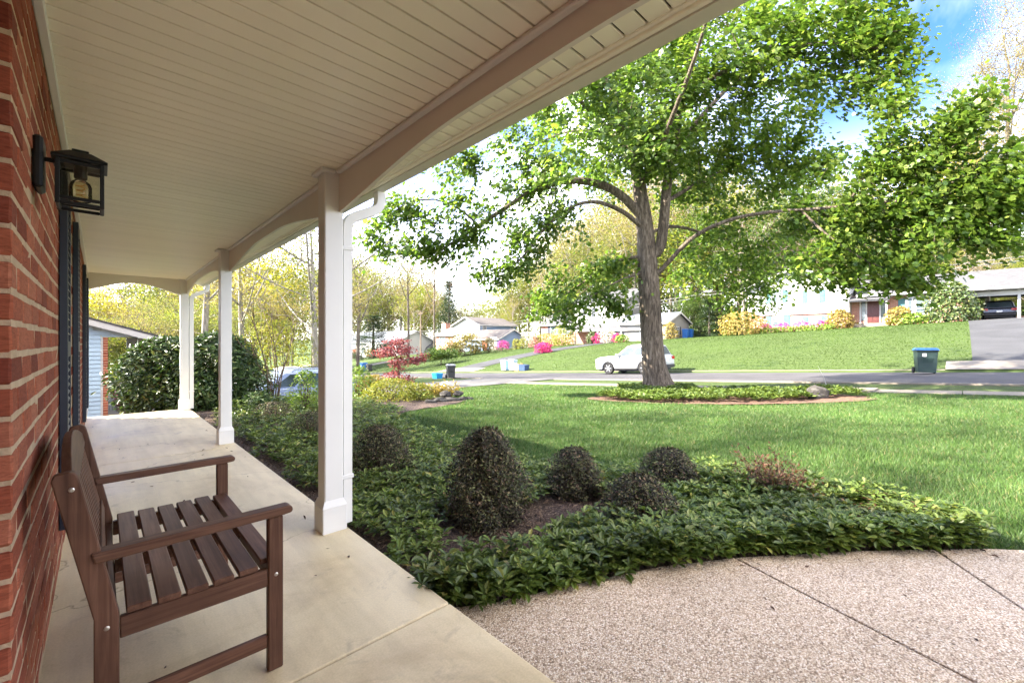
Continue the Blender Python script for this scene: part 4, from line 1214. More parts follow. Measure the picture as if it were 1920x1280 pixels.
# low far-off woods behind everything
nfw = 42000
pxs = NP.uniform(120, 2080, nfw)
tt = (pxs - 960) / FPX
Zf = np.minimum(118 / (SN + CS * tt), 185) * NP.uniform(.98, 1.12, nfw)
Xf, Yf = Zf * (SN + CS * tt), Zf * (CS - SN * tt)
hw = (640 - np.interp(pxs, [120, 640, 1000, 2080], [560, 572, 568, 545]) + 14 * np.sin(pxs * .021) + 9 * np.sin(pxs * .057 + 1)) / FPX * Zf + EYE - H(Xf, Yf)
P = np.stack([Xf, Yf, H(Xf, Yf) + hw * NP.random(nfw) ** .7], 1)
V, F = leaves(P, UP * .4 + NP.normal(size=P.shape) * .7, NP.uniform(.5, 1.1, nfw), LEAF_TUFT, NP)
o = link('far_woods', fast_mesh('far_woods', V, F), leafmat('far_woods_leaves', [(0, (0.07, 0.10, 0.025)), (.5, (0.12, 0.15, 0.036)), (1, (0.18, 0.19, 0.055))], .35, .7, .35, .12))
tag(o, 'far yellow green woods closing the view behind the houses', 'woods'); o['kind'] = 'stuff'

# ------------------------------------------------------------------ shrubs
def shrub(name, X, Y, w, hgt, leaf, label, group=None, n=1500, size=(.03, .05), shape='mound', tmpl=LEAF_OVAL, cat='shrub', stems=9, depth=None, z0=None, stemmat=None, tipup=0.25, lumps=7, zoff=0.0):
    """Shrub with stems and a leafy body of the given width and height; lumps make its outline uneven."""
    rng = np.random.default_rng(int(abs(X * 131 + Y * 717)) + n)
    z = (Hs(X, Y) if z0 is None else z0) + zoff
    root = thing(name, (X, Y, z), label, cat, group)
    rx = w / 2; ry = (depth or w) / 2
    if shape == 'cone':
        def env(u): return (1 - u) ** .75 * (1 - .25 * (1 - u) ** 8)
    elif shape == 'egg':
        def env(u): return np.sqrt(np.clip(1 - (np.abs(u - .36) / .66) ** 2.2, 0, 1)) * (1 - .18 * u)
    elif shape == 'vase':
        def env(u): return (.35 + .65 * u) * np.sqrt(np.clip(1 - u ** 6, 0, 1))
    elif shape == 'box':
        def env(u): return np.clip(1 - u ** 9, 0, 1) * np.ones_like(u)
    else:
        def env(u): return np.sqrt(np.clip(1 - (np.clip(u - .25, 0, 1) / .78) ** 2, 0, 1)) * (.8 + .2 * np.clip(u / .25, 0, 1))
    u = rng.random(n); a = rng.random(n) * 6.283
    rad = rng.random(n) ** .33
    lump = 1 + .13 * np.sin(a * 3 + u * 5 + X) + .10 * np.sin(a * 7 + u * 11 + Y) + np.abs(rng.normal(size=n)) * .09 * (rng.random(n) < .35)
    e = env(u) * rad * lump
    P = np.stack([X + np.cos(a) * e * rx, Y + np.sin(a) * e * ry, z + .04 * hgt + u * hgt * (1 - .06 * rad * np.abs(np.sin(a * 4)))], 1)
    o = np.stack([np.cos(a), np.sin(a), (u - .3) * 1.3], 1)
    nrm = o * .7 + UP * .5 + rng.normal(size=P.shape) * .5
    V, F = leaves(P, nrm, rng.uniform(*size, n), tmpl, rng, o + UP * tipup, .55)
    st = MB()
    for k in range(stems):
        aa = k * 2.4; r = (.25 + .5 * rng.random())
        p1 = (X + math.cos(aa) * rx * r * .4, Y + math.sin(aa) * ry * r * .4, z + hgt * .35)
        p2 = (X + math.cos(aa) * rx * r * .55, Y + math.sin(aa) * ry * r * .55, z + hgt * (.75 if shape != 'cone' else .55))
        st.tube([(X + math.cos(aa) * .02, Y + math.sin(aa) * .02, z - .05), p1, p2], [.012 + hgt * .008, .008 + hgt * .004, .003], 5)
    link('stems', st.mesh('stems', True), stemmat or M_TWIG, root)
    f = link('foliage', fast_mesh('foliage', V, F), leaf, root); f['kind'] = 'stuff'
    return root
L_DARK = leafmat('dark_shrub_leaves', [(0, (0.018, 0.015, 0.012)), (.4, (0.045, 0.040, 0.024)), (.66, (0.090, 0.100, 0.045)), (.80, (0.13, 0.075, 0.055)), (.90, (0.17, 0.20, 0.08)), (1, (0.28, 0.19, 0.12))], .12, .5, .3, 9, .22, k=.95)
L_RHODO = leafmat('rhododendron_leaves', [(0, (0.022, 0.048, 0.014)), (.5, (0.045, 0.085, 0.022)), (.85, (0.08, 0.135, 0.035)), (1, (0.16, 0.19, 0.06))], .2, .42, .25, 3, .3, k=.85)
L_BRIGHT = leafmat('bright_green_leaves', [(0, (0.10, 0.19, 0.02)), (.5, (0.17, 0.27, 0.03)), (1, (0.27, 0.35, 0.05))], .4, .45, .25, 4)
L_REDDRY = leafmat('reddish_dry_leaves', [(0, (0.10, 0.045, 0.025)), (.5, (0.19, 0.085, 0.045)), (.8, (0.27, 0.13, 0.07)), (1, (0.12, 0.13, 0.05))], .3, .6, .25, 9)
L_OCHRE = leafmat('ochre_leaves', [(0, (0.20, 0.17, 0.03)), (.5, (0.33, 0.25, 0.05)), (1, (0.42, 0.30, 0.10))], .4, .6, .25, 2)
L_YG = leafmat('yellow_green_leaves', [(0, (0.16, 0.20, 0.025)), (.5, (0.26, 0.28, 0.035)), (1, (0.40, 0.36, 0.06))], .4, .55, .25, 3)
L_MAG = leafmat('magenta_flowers', [(0, (0.45, 0.008, 0.12)), (.5, (0.62, 0.018, 0.20)), (.9, (0.75, 0.05, 0.30)), (1, (0.10, 0.14, 0.03))], .3, .6, .15, 3)
L_PINK = leafmat('pink_flowers', [(0, (0.60, 0.05, 0.32)), (.5, (0.72, 0.09, 0.42)), (.85, (0.80, 0.18, 0.5)), (1, (0.12, 0.16, 0.04))], .3, .6, .15, 3)
L_JM = leafmat('red_maple_leaves', [(0, (0.15, 0.022, 0.035)), (.5, (0.25, 0.05, 0.07)), (1, (0.38, 0.12, 0.13))], .4, .55, .2, 2)
L_WHITE = leafmat('white_blossom', [(0, (0.62, 0.55, 0.50)), (.6, (0.75, 0.72, 0.68)), (1, (0.25, 0.3, 0.12))], .3, .6, .15, 3)
L_HOLLY = leafmat('holly_leaves', [(0, (0.045, 0.085, 0.02)), (.5, (0.085, 0.135, 0.03)), (.9, (0.14, 0.18, 0.05)), (1, (0.26, 0.22, 0.08))], .2, .4, .25, 2, .5)
DK = 'dark boxy shrubs in the porch bed'
BEDZ = -.15
for x, y, w, hh, sh, lb, n in (
    (2.14, 4.25, .62, .54, 'mound', 'rounded dark shrub just right of the near porch column', 4600),
    (2.21, 2.60, .62, .73, 'egg', 'tallest dark egg shaped shrub in front of the mulch', 8200),
    (3.19, 2.50, .48, .44, 'mound', 'round dark shrub at the lawn edge behind the bare mulch', 3600),
    (2.98, 1.71, .54, .41, 'mound', 'low dark shrub in the middle of the ground cover near the walk', 3600),
    (3.95, 1.95, .54, .40, 'mound', 'squat dark shrub touching the lawn beside the rusty red one', 3600),
    (2.25, 8.5, .70, .36, 'mound', 'flat dark shrub between the middle porch columns', 1500),
    (2.2, 6.45, .62, .42, 'mound', 'dark shrub half hidden left of the near porch column', 1700)):
    shrub('dark_shrub', x, y, w, hh, L_DARK, lb, DK, int(n * 1.9), (.017, .034), sh, z0=BEDZ, stems=12, tipup=.55)
# reddish thin shrub with dry stems
def twiggy(name, X, Y, w, hgt, leaf, label, nstem=26, nleaf=700, size=(.025, .05), cat='shrub', group=None, z0=None, r0=.006, tmpl=LEAF_OVAL, bark=None, lowleaf=.2):
    rng = np.random.default_rng(int(abs(X * 91 + Y * 37)) + nstem)
    z = Hs(X, Y) if z0 is None else z0
    root = thing(name, (X, Y, z), label, cat, group)
    st = MB(); pts = []
    for k in range(nstem):
        a = rng.random() * 6.283; r = rng.random() ** .6 * w / 2; hh = hgt * rng.uniform(.55, 1)
        p = [np.array([X, Y, z - .03]) + np.array([math.cos(a), math.sin(a), 0]) * r * .15, None, None, None]
        d = np.array([math.cos(a), math.sin(a), 0])
        for i, u in ((1, .35), (2, .7), (3, 1.0)):
            p[i] = p[0] + d * r * u ** 1.3 + UP * hh * u + rng.normal(size=3) * w * .03
        st.tube(p, [r0, r0 * .8, r0 * .55, r0 * .25], 5)
        for q in range(3):
            u = rng.uniform(.4, .95); i = min(2, int(u * 3)); b0 = p[i] + (p[i + 1] - p[i]) * (u * 3 - i)
            b1 = b0 + np.array([rng.normal() * w * .12, rng.normal() * w * .12, hgt * rng.uniform(.08, .22)])
            st.tube([b0, b1], [r0 * .45, r0 * .2], 4); pts.append((b0, b1))
        pts += [(p[1], p[2]), (p[2], p[3])]
    link('stems', st.mesh('stems', True), bark or M_TWIG, root)
    idx = rng.integers(0, len(pts), nleaf); u = rng.random(nleaf)[:, None]
    A = np.array([q[0] for q in pts])[idx]; B = np.array([q[1] for q in pts])[idx]
    P = A + (B - A) * u + rng.normal(size=(nleaf, 3)) * w * .03
    P = P[P[:, 2] > z + lowleaf * hgt]
    o = P - np.array([X, Y, z + hgt * .4])
    V, F = leaves(P, UP * .5 + rng.normal(size=P.shape) * .6, rng.uniform(*size, len(P)), tmpl, rng, o + UP * .4 * hgt, .6)
    f = link('foliage', fast_mesh('foliage', V, F), leaf, root); f['kind'] = 'stuff'
    return root
twiggy('rusty_shrub', 4.22, 1.12, .62, .52, L_REDDRY, 'thin rusty red shrub with dry stems at the lawn edge of the bed', 34, 620, z0=BEDZ)
twiggy('sapling', *at(512, 10.2), 1.9, 3.0, L_YG, 'bare multi stemmed young tree with few leaves in front of the minivan', 9, 260, (.04, .07), 'tree', z0=-.35, r0=.017, bark=M_TWIG, lowleaf=.35)
shrub('bright_shrub', *at(574, 8.9), .62, .82, L_BRIGHT, 'fresh light green shrub just left of the near porch column', None, 650, (.05, .09), 'egg', stems=8, z0=-.15, cat='shrub')
shrub('golden_shrub', *at(520, 26), 5.0, 3.9, L_YG, 'big yellow leaved shrub beyond the parked minivan', None, 2600, (.10, .2), 'mound', stems=10)
# big rhododendrons at the porch end
for x, y, w, hh, lb, n in ((1.12, 12.4, 1.85, 1.62, 'big dark rhododendron behind the porch end against the neighbour', 9500), (1.95, 11.7, 1.95, 1.70, 'big glossy rhododendron between the two far porch columns', 9500), (2.35, 10.1, .8, .5, 'low leafy rhododendron shoot below the middle porch column', 900)):
    shrub('rhododendron', x, y, w, hh, L_RHODO, lb, None, n, (.08, .14), 'mound', z0=-.3, stems=12, cat='shrub')
# far end of our bed: yellow green and ochre shrubs by the drive, rocks along the lawn
shrub('yellow_shrub', *at(735, 11.0), 1.35, .55, L_YG, 'yellow green mounded shrub left of the rock edging', None, 1500, (.05, .10), 'mound', stems=10)
shrub('yellow_shrub', *at(700, 12.0), .9, .62, L_OCHRE, 'ochre feathery shrub next to the downspout', None, 900, (.05, .10), 'mound', stems=10)
shrub('yellow_shrub', *at(785, 11.2), .8, .42, L_YG, 'low yellow green shrub above the lawn corner of the bed', None, 900, (.05, .09), 'mound', stems=8)
shrub('green_shrub', *at(672, 11.5), .8, .85, L_BRIGHT, 'leafy green shrub hugging the downspout', None, 1100, (.05, .09), 'egg', stems=8)
twiggy('grassy_clump', *at(832, 11.6), 1.0, .42, L_OCHRE, 'dry orange grassy clump above the stacked rocks', 60, 700, (.08, .16), 'plant', r0=.005, tmpl=LEAF_NARROW, lowleaf=.0)
# Japanese maple
def cloud_tree(name, px, Z, blobs, leaf, label, stems, nleaf=2500, size=(.06, .12), r=.05, tmpl=LEAF_TUFT):
    X, Y = at(px, Z); z = Hs(X, Y)
    rng = np.random.default_rng(int(px))
    root = thing(name, (X, Y, z), label, 'tree')
    s = Skeleton()
    s.limb([(X, Y, z - .1), tuple(W(px + 2, stems[0], Z)), tuple(W(px + stems[2], stems[1], Z))], r, r * .4, False, .2)
    tips = []
    for bx, by, dz, rp, w in blobs:
        q = ball(int(16 * w), rng, .4); rr = rp / FPX * Z
        tips.append(W(bx, by, Z + dz) + rr * (q[:, :1] * RIGHT * 1.3 + q[:, 1:2] * AWAY * 1.3 + q[:, 2:] * UP * .6))
    tips = np.concatenate(tips)
    ends = s.grow(tips, rng, .2, .1, .08)
    link('trunk', s.mesh('trunk', .004, 2.2, (8, 5, 4)), M_TWIG, root)
    E = np.array([s.p[e] for e in ends]); k = max(1, nleaf // len(E))
    P = np.repeat(E, k, 0) + rng.normal(size=(len(E) * k, 3)) * np.array([.13, .13, .05]) * Z / 18
    V, F = leaves(P, UP * .8 + rng.normal(size=P.shape) * .5, rng.uniform(*size, len(P)), tmpl, rng)
    f = link('crown', fast_mesh('crown', V, F), leaf, root); f['kind'] = 'stuff'
    return root
cloud_tree('japanese_maple', 748, 19, [(740, 655, 0, 26, 1.3), (765, 665, .2, 26, 1.2), (720, 665, -.2, 16, .6), (785, 675, 0, 16, .5), (750, 685, .2, 22, .9), (735, 705, -.3, 15, .6), (760, 712, -.2, 14, .5), (748, 640, 0, 14, .5)], L_JM, 'small red leaved ornamental maple beside the driveway', (720, 670, -4), 3000, (.05, .11), .05)

# ------------------------------------------------------------------ bed: soil, mulch, ground cover
bed = [(1.252, 1.96), (1.6, 1.76), (2.1, 1.55), (2.6, 1.30), (3.02, 1.05), (3.42, .74), (3.74, .49), (4.1, .17), (4.42, -.08), (4.62, .1), (4.75, .5), (4.85, 1.1), (4.75, 1.75), (4.15, 2.4), (3.6, 3.3), (3.45, 4.4), (3.6, 5.7), (3.75, 7.3), (4.7, 8.0), (6.2, 8.4), (6.9, 8.9), (6.6, 9.8), (5.4, 10.8), (4.2, 12.6), (2.8, 13.3), (1.0, 14.2), (-.6, 14.2), (-.6, 10.35), (1.252, 10.35)]
def mulchmat():
    m, nt, b = nodes_of('bark_mulch')
    v = coords(nt)
    vo = N(nt, 'ShaderNodeTexVoronoi', Scale=55.0); nt.links.new(coords(nt, (1, 2.2, 1)), vo.inputs['Vector'])
    sp_ = nt.nodes.new('ShaderNodeSeparateColor'); nt.links.new(vo.outputs['Color'], sp_.inputs[0])
    col = ramp(nt, sp_.outputs[0], [(0, (0.030, 0.017, 0.012)), (.5, (0.075, 0.045, 0.032)), (.85, (0.13, 0.085, 0.06)), (1, (0.22, 0.16, 0.11))])
    nt.links.new(col, b.inputs['Base Color']); b.inputs['Roughness'].default_value = .9
    bumpn(nt, b, vo.outputs['Distance'], 1.0, .02)
    return m
M_MULCH = mulchmat()
def inside(poly, x, y):
    x = np.asarray(x); y = np.asarray(y); c = np.zeros(x.shape, bool); n = len(poly)
    for i in range(n):
        (x0, y0), (x1, y1) = poly[i], poly[(i + 1) % n]
        hit = ((y0 > y) != (y1 > y)) & (x < (x1 - x0) * (y - y0) / (y1 - y0 + 1e-12) + x0)
        c ^= hit
    return c
def sheet(name, poly, dz, m, step=.25):
    """A sheet over the terrain with the outline poly, gently mounded."""
    bm = bmesh.new()
    vs = [bm.verts.new((x, y, 0)) for x, y in poly]
    bm.faces.new(vs); bm.normal_update()
    bmesh.ops.triangulate(bm, faces=bm.faces)
    for _ in range(4):
        es = [e for e in bm.edges if e.calc_length() > step]
        if not es: break
        bmesh.ops.subdivide_edges(bm, edges=es, cuts=1)
        bmesh.ops.triangulate(bm, faces=[f for f in bm.faces if len(f.verts) > 3])
    for v in bm.verts: v.co.z = Hs(v.co.x, v.co.y) + dz + .012 * math.sin(v.co.x * 7) * math.sin(v.co.y * 6)
    me = bpy.data.meshes.new(name); bm.normal_update(); bm.to_mesh(me); bm.free()
    o = link(name, fixn(me), m); o['kind'] = 'structure'
    return o
sheet('bed_soil', bed, .03, M_MULCH)
# chips lying on the open mulch
nch = 5200
c = NP.random((nch, 2)) * np.array([2.6, 2.2]) + np.array([1.3, 1.5])
c2 = NP.random((2200, 2)) * np.array([.6, 7]) + np.array([1.25, 3.2])
c = np.concatenate([c, c2]); c = c[inside(bed, c[:, 0], c[:, 1])]
P = np.stack([c[:, 0], c[:, 1], H(c[:, 0], c[:, 1]) + .045 + NP.random(len(c)) * .012], 1)
V, F = leaves(P, UP + NP.normal(size=P.shape) * .35, NP.uniform(.015, .05, len(P)), (np.array([(-.12, 0, 0), (.12, 0, 0), (.1, 1, .08), (-.1, 1, .02)]), np.array([(0, 1, 2, 3)])), NP)
o = link('mulch_chips', fast_mesh('mulch_chips', V, F), leafmat('mulch_chip', [(0, (0.035, 0.02, 0.014)), (.6, (0.10, 0.06, 0.042)), (1, (0.26, 0.18, 0.12))], 0, .9, .2, 5)); o['kind'] = 'stuff'
tag(o, 'dark brown mulch chips under the tall egg shaped shrub', 'mulch')
# pachysandra: whorls of glossy leaves on short stems
def cover(name, P0, hgt, leaf, label, lsize=(.045, .075), tiers=2, per=6, tmpl=LEAF_OVAL, rng=NP, cat='ground cover'):
    n = len(P0); pts = []; nr = []; td = []; sz = []
    hh = hgt * rng.uniform(.45, 1.2, n) * (1 + .25 * np.sin(P0[:, 0] * 4.1) * np.sin(P0[:, 1] * 3.3))
    tiltv = rng.normal(size=(n, 2)) * .22
    stem = MB()
    for t in range(tiers):
        f = 1 - .38 * t
        for k in range(per):
            a = rng.random(n) * .5 + 6.283 * k / per + t * .5 + rng.random(n) * .4
            d = np.stack([np.cos(a), np.sin(a), np.zeros(n)], 1)
            el = rng.uniform(.0, .55, n) + (.25 if t == 0 else -.1)
            top = P0 + np.stack([tiltv[:, 0] * hh * f, tiltv[:, 1] * hh * f, hh * f], 1)
            pts.append(top + d * .006); td.append(d + UP * el[:, None]); nr.append(UP - d * el[:, None] + rng.normal(size=(n, 3)) * .2)
            sz.append(rng.uniform(*lsize, n) * (1 if t == 0 else 1.1))
    P = np.concatenate(pts); V, F = leaves(P, np.concatenate(nr), np.concatenate(sz), tmpl, rng, np.concatenate(td), .15)
    # stems as slim three-sided spikes
    top = P0 + np.stack([tiltv[:, 0] * hh, tiltv[:, 1] * hh, hh], 1)
    SV = np.stack([P0 + (-.002, -.001, -.03), P0 + (.002, -.001, -.03), top, P0 + (0, .002, -.03)], 1).reshape(-1, 3)
    b = np.arange(n)[:, None] * 4
    SF = np.concatenate([b + [0, 1, 2, 2], b + [1, 3, 2, 2], b + [3, 0, 2, 2]])
    SF = SF[:, :3]
    me = fast_mesh(name, V, F)
    o = link(name, me, leaf); o['kind'] = 'stuff'; tag(o, label, cat)
    s_ = link('stems', fast_mesh('stems', SV, SF), M_TWIG, o); s_['kind'] = 'stuff'
    return o
L_PACH = leafmat('pachysandra_leaves', [(0, (0.055, 0.095, 0.02)), (.4, (0.115, 0.175, 0.034)), (.8, (0.185, 0.255, 0.054)), (.97, (0.29, 0.33, 0.09)), (1, (0.36, 0.30, 0.07))], .32, .40, .42, 1.8, .4, k=.9)
c = NP.random((15000, 2)) * np.array([6.5, 12.6]) + np.array([1.1, -.3])
c = np.concatenate([c, NP.random((2600, 2)) * np.array([3.6, 2.4]) + np.array([1.25, -.25])])
keep = inside(bed, c[:, 0], c[:, 1])
clear = np.zeros(len(c), bool)
for x, y, rx, ry in ((2.42, 2.30, .62, .30), (2.05, 2.20, .42, .26), (2.80, 2.30, .42, .28), (2.95, 2.05, .28, .25), (1.95, 2.45, .30, .3)):
    clear |= ((c[:, 0] - x) / rx) ** 2 + ((c[:, 1] - y) / ry) ** 2 < 1
for x, y, r_ in ((2.12, 4.3, .22), (2.21, 2.60, .28), (3.19, 2.5, .2), (2.98, 1.71, .2), (3.95, 1.95, .2)):
    clear |= (c[:, 0] - x) ** 2 + (c[:, 1] - y) ** 2 < r_ ** 2
clear |= (c[:, 0] < 1.27 + .09 * np.sin(c[:, 1] * 5) + np.where(c[:, 1] > 3.2, .18, .03)) 
clear |= (c[:, 1] > 9.6) & (c[:, 0] < 1.9)
clear |= (c[:, 0] > 4.5) & (c[:, 1] > 7.6)
# looser far away
dist = np.hypot(c[:, 0], c[:, 1])
keep &= ~clear & (NP.random(len(c)) < np.clip(1.5 - dist / 9, .42, 1))
c = c[keep]
fr_ = []
for k in range(620):                        # a dense fringe that spills over the edge of the walk
    i_ = R.randrange(0, 9); u_ = R.random(); p_, q_ = edge[i_], edge[i_ + 1]; s_ = R.uniform(-.10, .03)
    dx_, dy_ = q_[0] - p_[0], q_[1] - p_[1]; l_ = math.hypot(dx_, dy_)
    if 0 <= i_ < 8: fr_.append((p_[0] + dx_ * u_ + dy_ / l_ * s_, p_[1] + dy_ * u_ - dx_ / l_ * s_))
c = np.concatenate([c, np.array(fr_)])
P0 = np.stack([c[:, 0], c[:, 1], H(c[:, 0], c[:, 1]) + .02], 1)
cover('ground_cover', P0, .17, L_PACH, 'glossy green pachysandra ground cover between the porch and the walk')
# a fringe of reddish old leaves at the tip of the bed
cr = NP.random((420, 2)) * np.array([1.0, .9]) + np.array([3.75, -.05]); cr = cr[inside(bed, cr[:, 0], cr[:, 1])]
cover('dry_ground_cover', np.stack([cr[:, 0], cr[:, 1], H(cr[:, 0], cr[:, 1]) + .02], 1), .12, L_REDDRY, 'reddish dry ground cover at the tip of the bed by the walk', (.03, .055), 1, 5)
# ------------------------------------------------------------------ island bed round the maple
IC = (11.1, 4.15); 
ang = math.atan2(6.4 - 1.6, 9.3 - 12.2)
def island(x, y, k=1.0):
    dx, dy = x - IC[0], y - IC[1]
    u = dx * math.cos(ang) + dy * math.sin(ang); v = -dx * math.sin(ang) + dy * math.cos(ang)
    return (u / (3.1 * k)) ** 2 + (v / (1.35 * k)) ** 2
isl = []
for k in range(40):
    w = 6.283 * k / 40; rr = 1 + .05 * math.sin(3 * w) + .04 * math.sin(5 * w + 1)
    u, v = 3.1 * rr * math.cos(w), 1.35 * rr * math.sin(w)
    isl.append((IC[0] + u * math.cos(ang) - v * math.sin(ang), IC[1] + u * math.sin(ang) + v * math.cos(ang)))
# the bed also takes in the foot of the tree
M_MULCH2 = pm('red_mulch', (0.13, 0.07, 0.045), (0.075, 0.042, 0.03), 14, .95, .8, 50, .03)
sheet('island_soil', isl, .03, M_MULCH2)
tring = [(TX + 1.15 * math.cos(6.283 * k / 24), TY + 1.0 * math.sin(6.283 * k / 24)) for k in range(24)]
sheet('tree_ring_soil', tring, .034, M_MULCH2)
L_ISL = leafmat('island_cover_leaves', [(0, (0.06, 0.11, 0.02)), (.5, (0.11, 0.17, 0.03)), (1, (0.19, 0.25, 0.05))], .35, .5, .3, 1.2)
c = NP.random((9000, 2)) * 8 - 4 + np.array(IC)
iv = island(c[:, 0], c[:, 1])
# thinner on the near rim, where the mulch shows
du = (c[:, 0] - IC[0]) * SN + (c[:, 1] - IC[1]) * CS
ok = (iv < .93) & ~((du < -.75) & (iv > .50) & (np.sin(c[:, 0] * 2.2 + c[:, 1] * 1.1) > -.55))
ok |= (np.hypot(c[:, 0] - TX, c[:, 1] - TY) < 1.15) & (np.hypot(c[:, 0] - TX, c[:, 1] - TY) > .55)
c = c[ok]
cover('island_cover', np.stack([c[:, 0], c[:, 1], H(c[:, 0], c[:, 1]) + .02], 1), .14, L_ISL, 'light green leafy cover in the island bed round the maple', (.07, .13), 1, 6)
# ------------------------------------------------------------------ grass blades on the near lawn
ng = 1300000
x = NP.uniform(1.2, 14.6, ng); y = NP.uniform(-5.5, 15, ng)
Zc = x * SN + y * CS; lat = x * CS - y * SN
ok = (Zc > 2.2) & (np.abs(lat) < Zc * 1.26 + .4) & (NP.random(ng) < np.clip(6.2 / np.maximum(Zc, 1), .10, 1) ** 1.5)
ok &= ~inside(bed, x, y) & ~inside([*edge, *inner[::-1]], x, y) & (island(x, y) > .97) & ~((x > SW0 - .04) & (x < SW1 + .04)) & (x < 14.6) & (x > 1.35)
ok &= ~((y > 14.4) & (y < 20.4)) & (np.hypot(x - TX, y - TY) > 1.1)
x, y = x[ok], y[ok]; n = len(x)
z = H(x, y)
a = NP.random(n) * 6.283; hgt = NP.uniform(.03, .062, n) * (1 + .25 * np.sin(x * 2.1) * np.sin(y * 1.7)); wd = NP.uniform(.003, .005, n) * np.clip(Zc[ok] / 5, 1, 2.2)
lean = NP.normal(size=(n, 2)) * .028 + np.array([.012, .004])
dx, dy = np.cos(a) * wd, np.sin(a) * wd
V = np.stack([np.stack([x - dx, y - dy, z - .005], 1), np.stack([x + dx, y + dy, z - .005], 1), np.stack([x + lean[:, 0], y + lean[:, 1], z + hgt], 1)], 1).reshape(-1, 3)
F = np.arange(n * 3).reshape(n, 3)
L_GRASS = leafmat('grass_blades', [(0, (0.06, 0.115, 0.027)), (.5, (0.086, 0.172, 0.040)), (.9, (0.132, 0.232, 0.055)), (.95, (0.26, 0.28, 0.11)), (1, (0.33, 0.28, 0.13))], .45, .5, .38, .55, .3, k=.74)  # clump tones: dry patches, plus sun and shade painted into the colour
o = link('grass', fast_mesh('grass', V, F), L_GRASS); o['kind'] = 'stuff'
tag(o, 'mown green grass of the front lawn', 'grass')
# coarser tufts give the lawns across the street and beside the drives their nap
ng = 260000
x = NP.uniform(RX1 + .35, 50.5, ng); y = NP.uniform(-9, 75, ng)
Zc = x * SN + y * CS; lat = x * CS - y * SN
ok = (np.abs(lat) < Zc * 1.22) & (Zc > 5) & (NP.random(ng) < np.clip(34 / Zc, .2, 1))
for y0_, y1_ in ((-6.8, -.25), (63.5, 68.5)): ok &= ~((y > y0_) & (y < y1_))
ok &= ~((y > -6.8) & (y < .6) & (x < 27.5))
ok &= ~((y > 33 - 3.6 * np.clip((x - 27) / 22, 0, 1) ** 1.5) & (y < 37.3 - 3.4 * np.clip((x - 27) / 22, 0, 1) ** 1.5))
x, y = x[ok], y[ok]; n = len(x); z = H(x, y); a = NP.random(n) * 6.283
wd = NP.uniform(.018, .036, n); hgt = NP.uniform(.02, .055, n); ln = NP.normal(size=(n, 2)) * .05
V = np.stack([np.stack([x - np.cos(a) * wd, y - np.sin(a) * wd, z - .01], 1), np.stack([x + np.cos(a) * wd, y + np.sin(a) * wd, z - .01], 1), np.stack([x + ln[:, 0], y + ln[:, 1], z + hgt], 1)], 1).reshape(-1, 3)
o = link('far_grass', fast_mesh('far_grass', V, np.arange(n * 3).reshape(n, 3)), leafmat('far_grass_blades', [(0, (0.07, 0.125, 0.03)), (.5, (0.095, 0.155, 0.038)), (1, (0.125, 0.19, 0.05))], .45, .6, .35, .25, .2, k=.66)); o['kind'] = 'stuff'
tag(o, 'mown grass of the raised lawns across the street', 'grass')
# stray blades and runners hanging over the walk edge, a few dead leaves on slab and walk
c = []
for k in range(70):
    i_ = R.randrange(0, 8); u = R.random(); p, q_ = edge[i_], edge[i_ + 1]
    c.append((p[0] + (q_[0] - p[0]) * u - R.uniform(-.02, .09), p[1] + (q_[1] - p[1]) * u - R.uniform(-.02, .11), WZ + .004))
for k in range(46): c.append((R.uniform(-.1, 1.2), R.uniform(1.9, 9.5), .004))
for k in range(30): c.append((R.uniform(2.4, 4.4), R.uniform(-.4, .8), WZ + .004))
P = np.array(c)
V, F = leaves(P, UP + NP.normal(size=P.shape) * .25, NP.uniform(.012, .04, len(P)), LEAF_OVAL, NP)
o = link('fallen_leaves', fast_mesh('fallen_leaves', V, F), leafmat('dead_leaves', [(0, (0.06, 0.032, 0.02)), (.6, (0.16, 0.085, 0.05)), (1, (0.30, 0.18, 0.09))], 0, .8, .1, 3)); o['kind'] = 'stuff'
tag(o, 'small dead brown leaves lying on the porch floor and walk', 'leaves')

# ------------------------------------------------------------------ houses across the street and next door
def yx(px, X):                               # Y where the sight line of column px crosses the plane X
    t = (px - 960) / FPX
    return X * (CS - SN * t) / (SN + CS * t)
def xy(px, Y):
    t = (px - 960) / FPX
    return Y * (SN + CS * t) / (CS - SN * t)
def hz(py, px, X):                           # height at image row py on the plane X
    Z = X / (SN + CS * (px - 960) / FPX)
    return EYE - (py - 640) / FPX * Z
def hzy(py, px, Y):
    Z = Y / (CS - SN * (px - 960) / FPX)
    return EYE - (py - 640) / FPX * Z
def sidingmat(name, c, lap=.19):
    m, nt, b = nodes_of(name)
    t = nt.nodes.new('ShaderNodeTexCoord'); sp_ = nt.nodes.new('ShaderNodeSeparateXYZ'); nt.links.new(t.outputs['Object'], sp_.inputs[0])
    d = nt.nodes.new('ShaderNodeMath'); d.operation = 'DIVIDE'; nt.links.new(sp_.outputs[2], d.inputs[0]); d.inputs[1].default_value = lap
    f = nt.nodes.new('ShaderNodeMath'); f.operation = 'FRACT'; nt.links.new(d.outputs[0], f.inputs[0])
    k = ramp(nt, f.outputs[0], [(0, (.70,) * 3), (.10, (.98,) * 3), (1, (1.0,) * 3)])
    col = mixc(nt, 1.0, ramp(nt, noise(nt, t.outputs['Object'], .7, 4), [(.3, tuple(v * .93 for v in c)), (.7, c)]), k, 'MULTIPLY')
    nt.links.new(col, b.inputs['Base Color']); b.inputs['Roughness'].default_value = .6
    bumpn(nt, b, f.outputs[0], .5, .02)
    return m
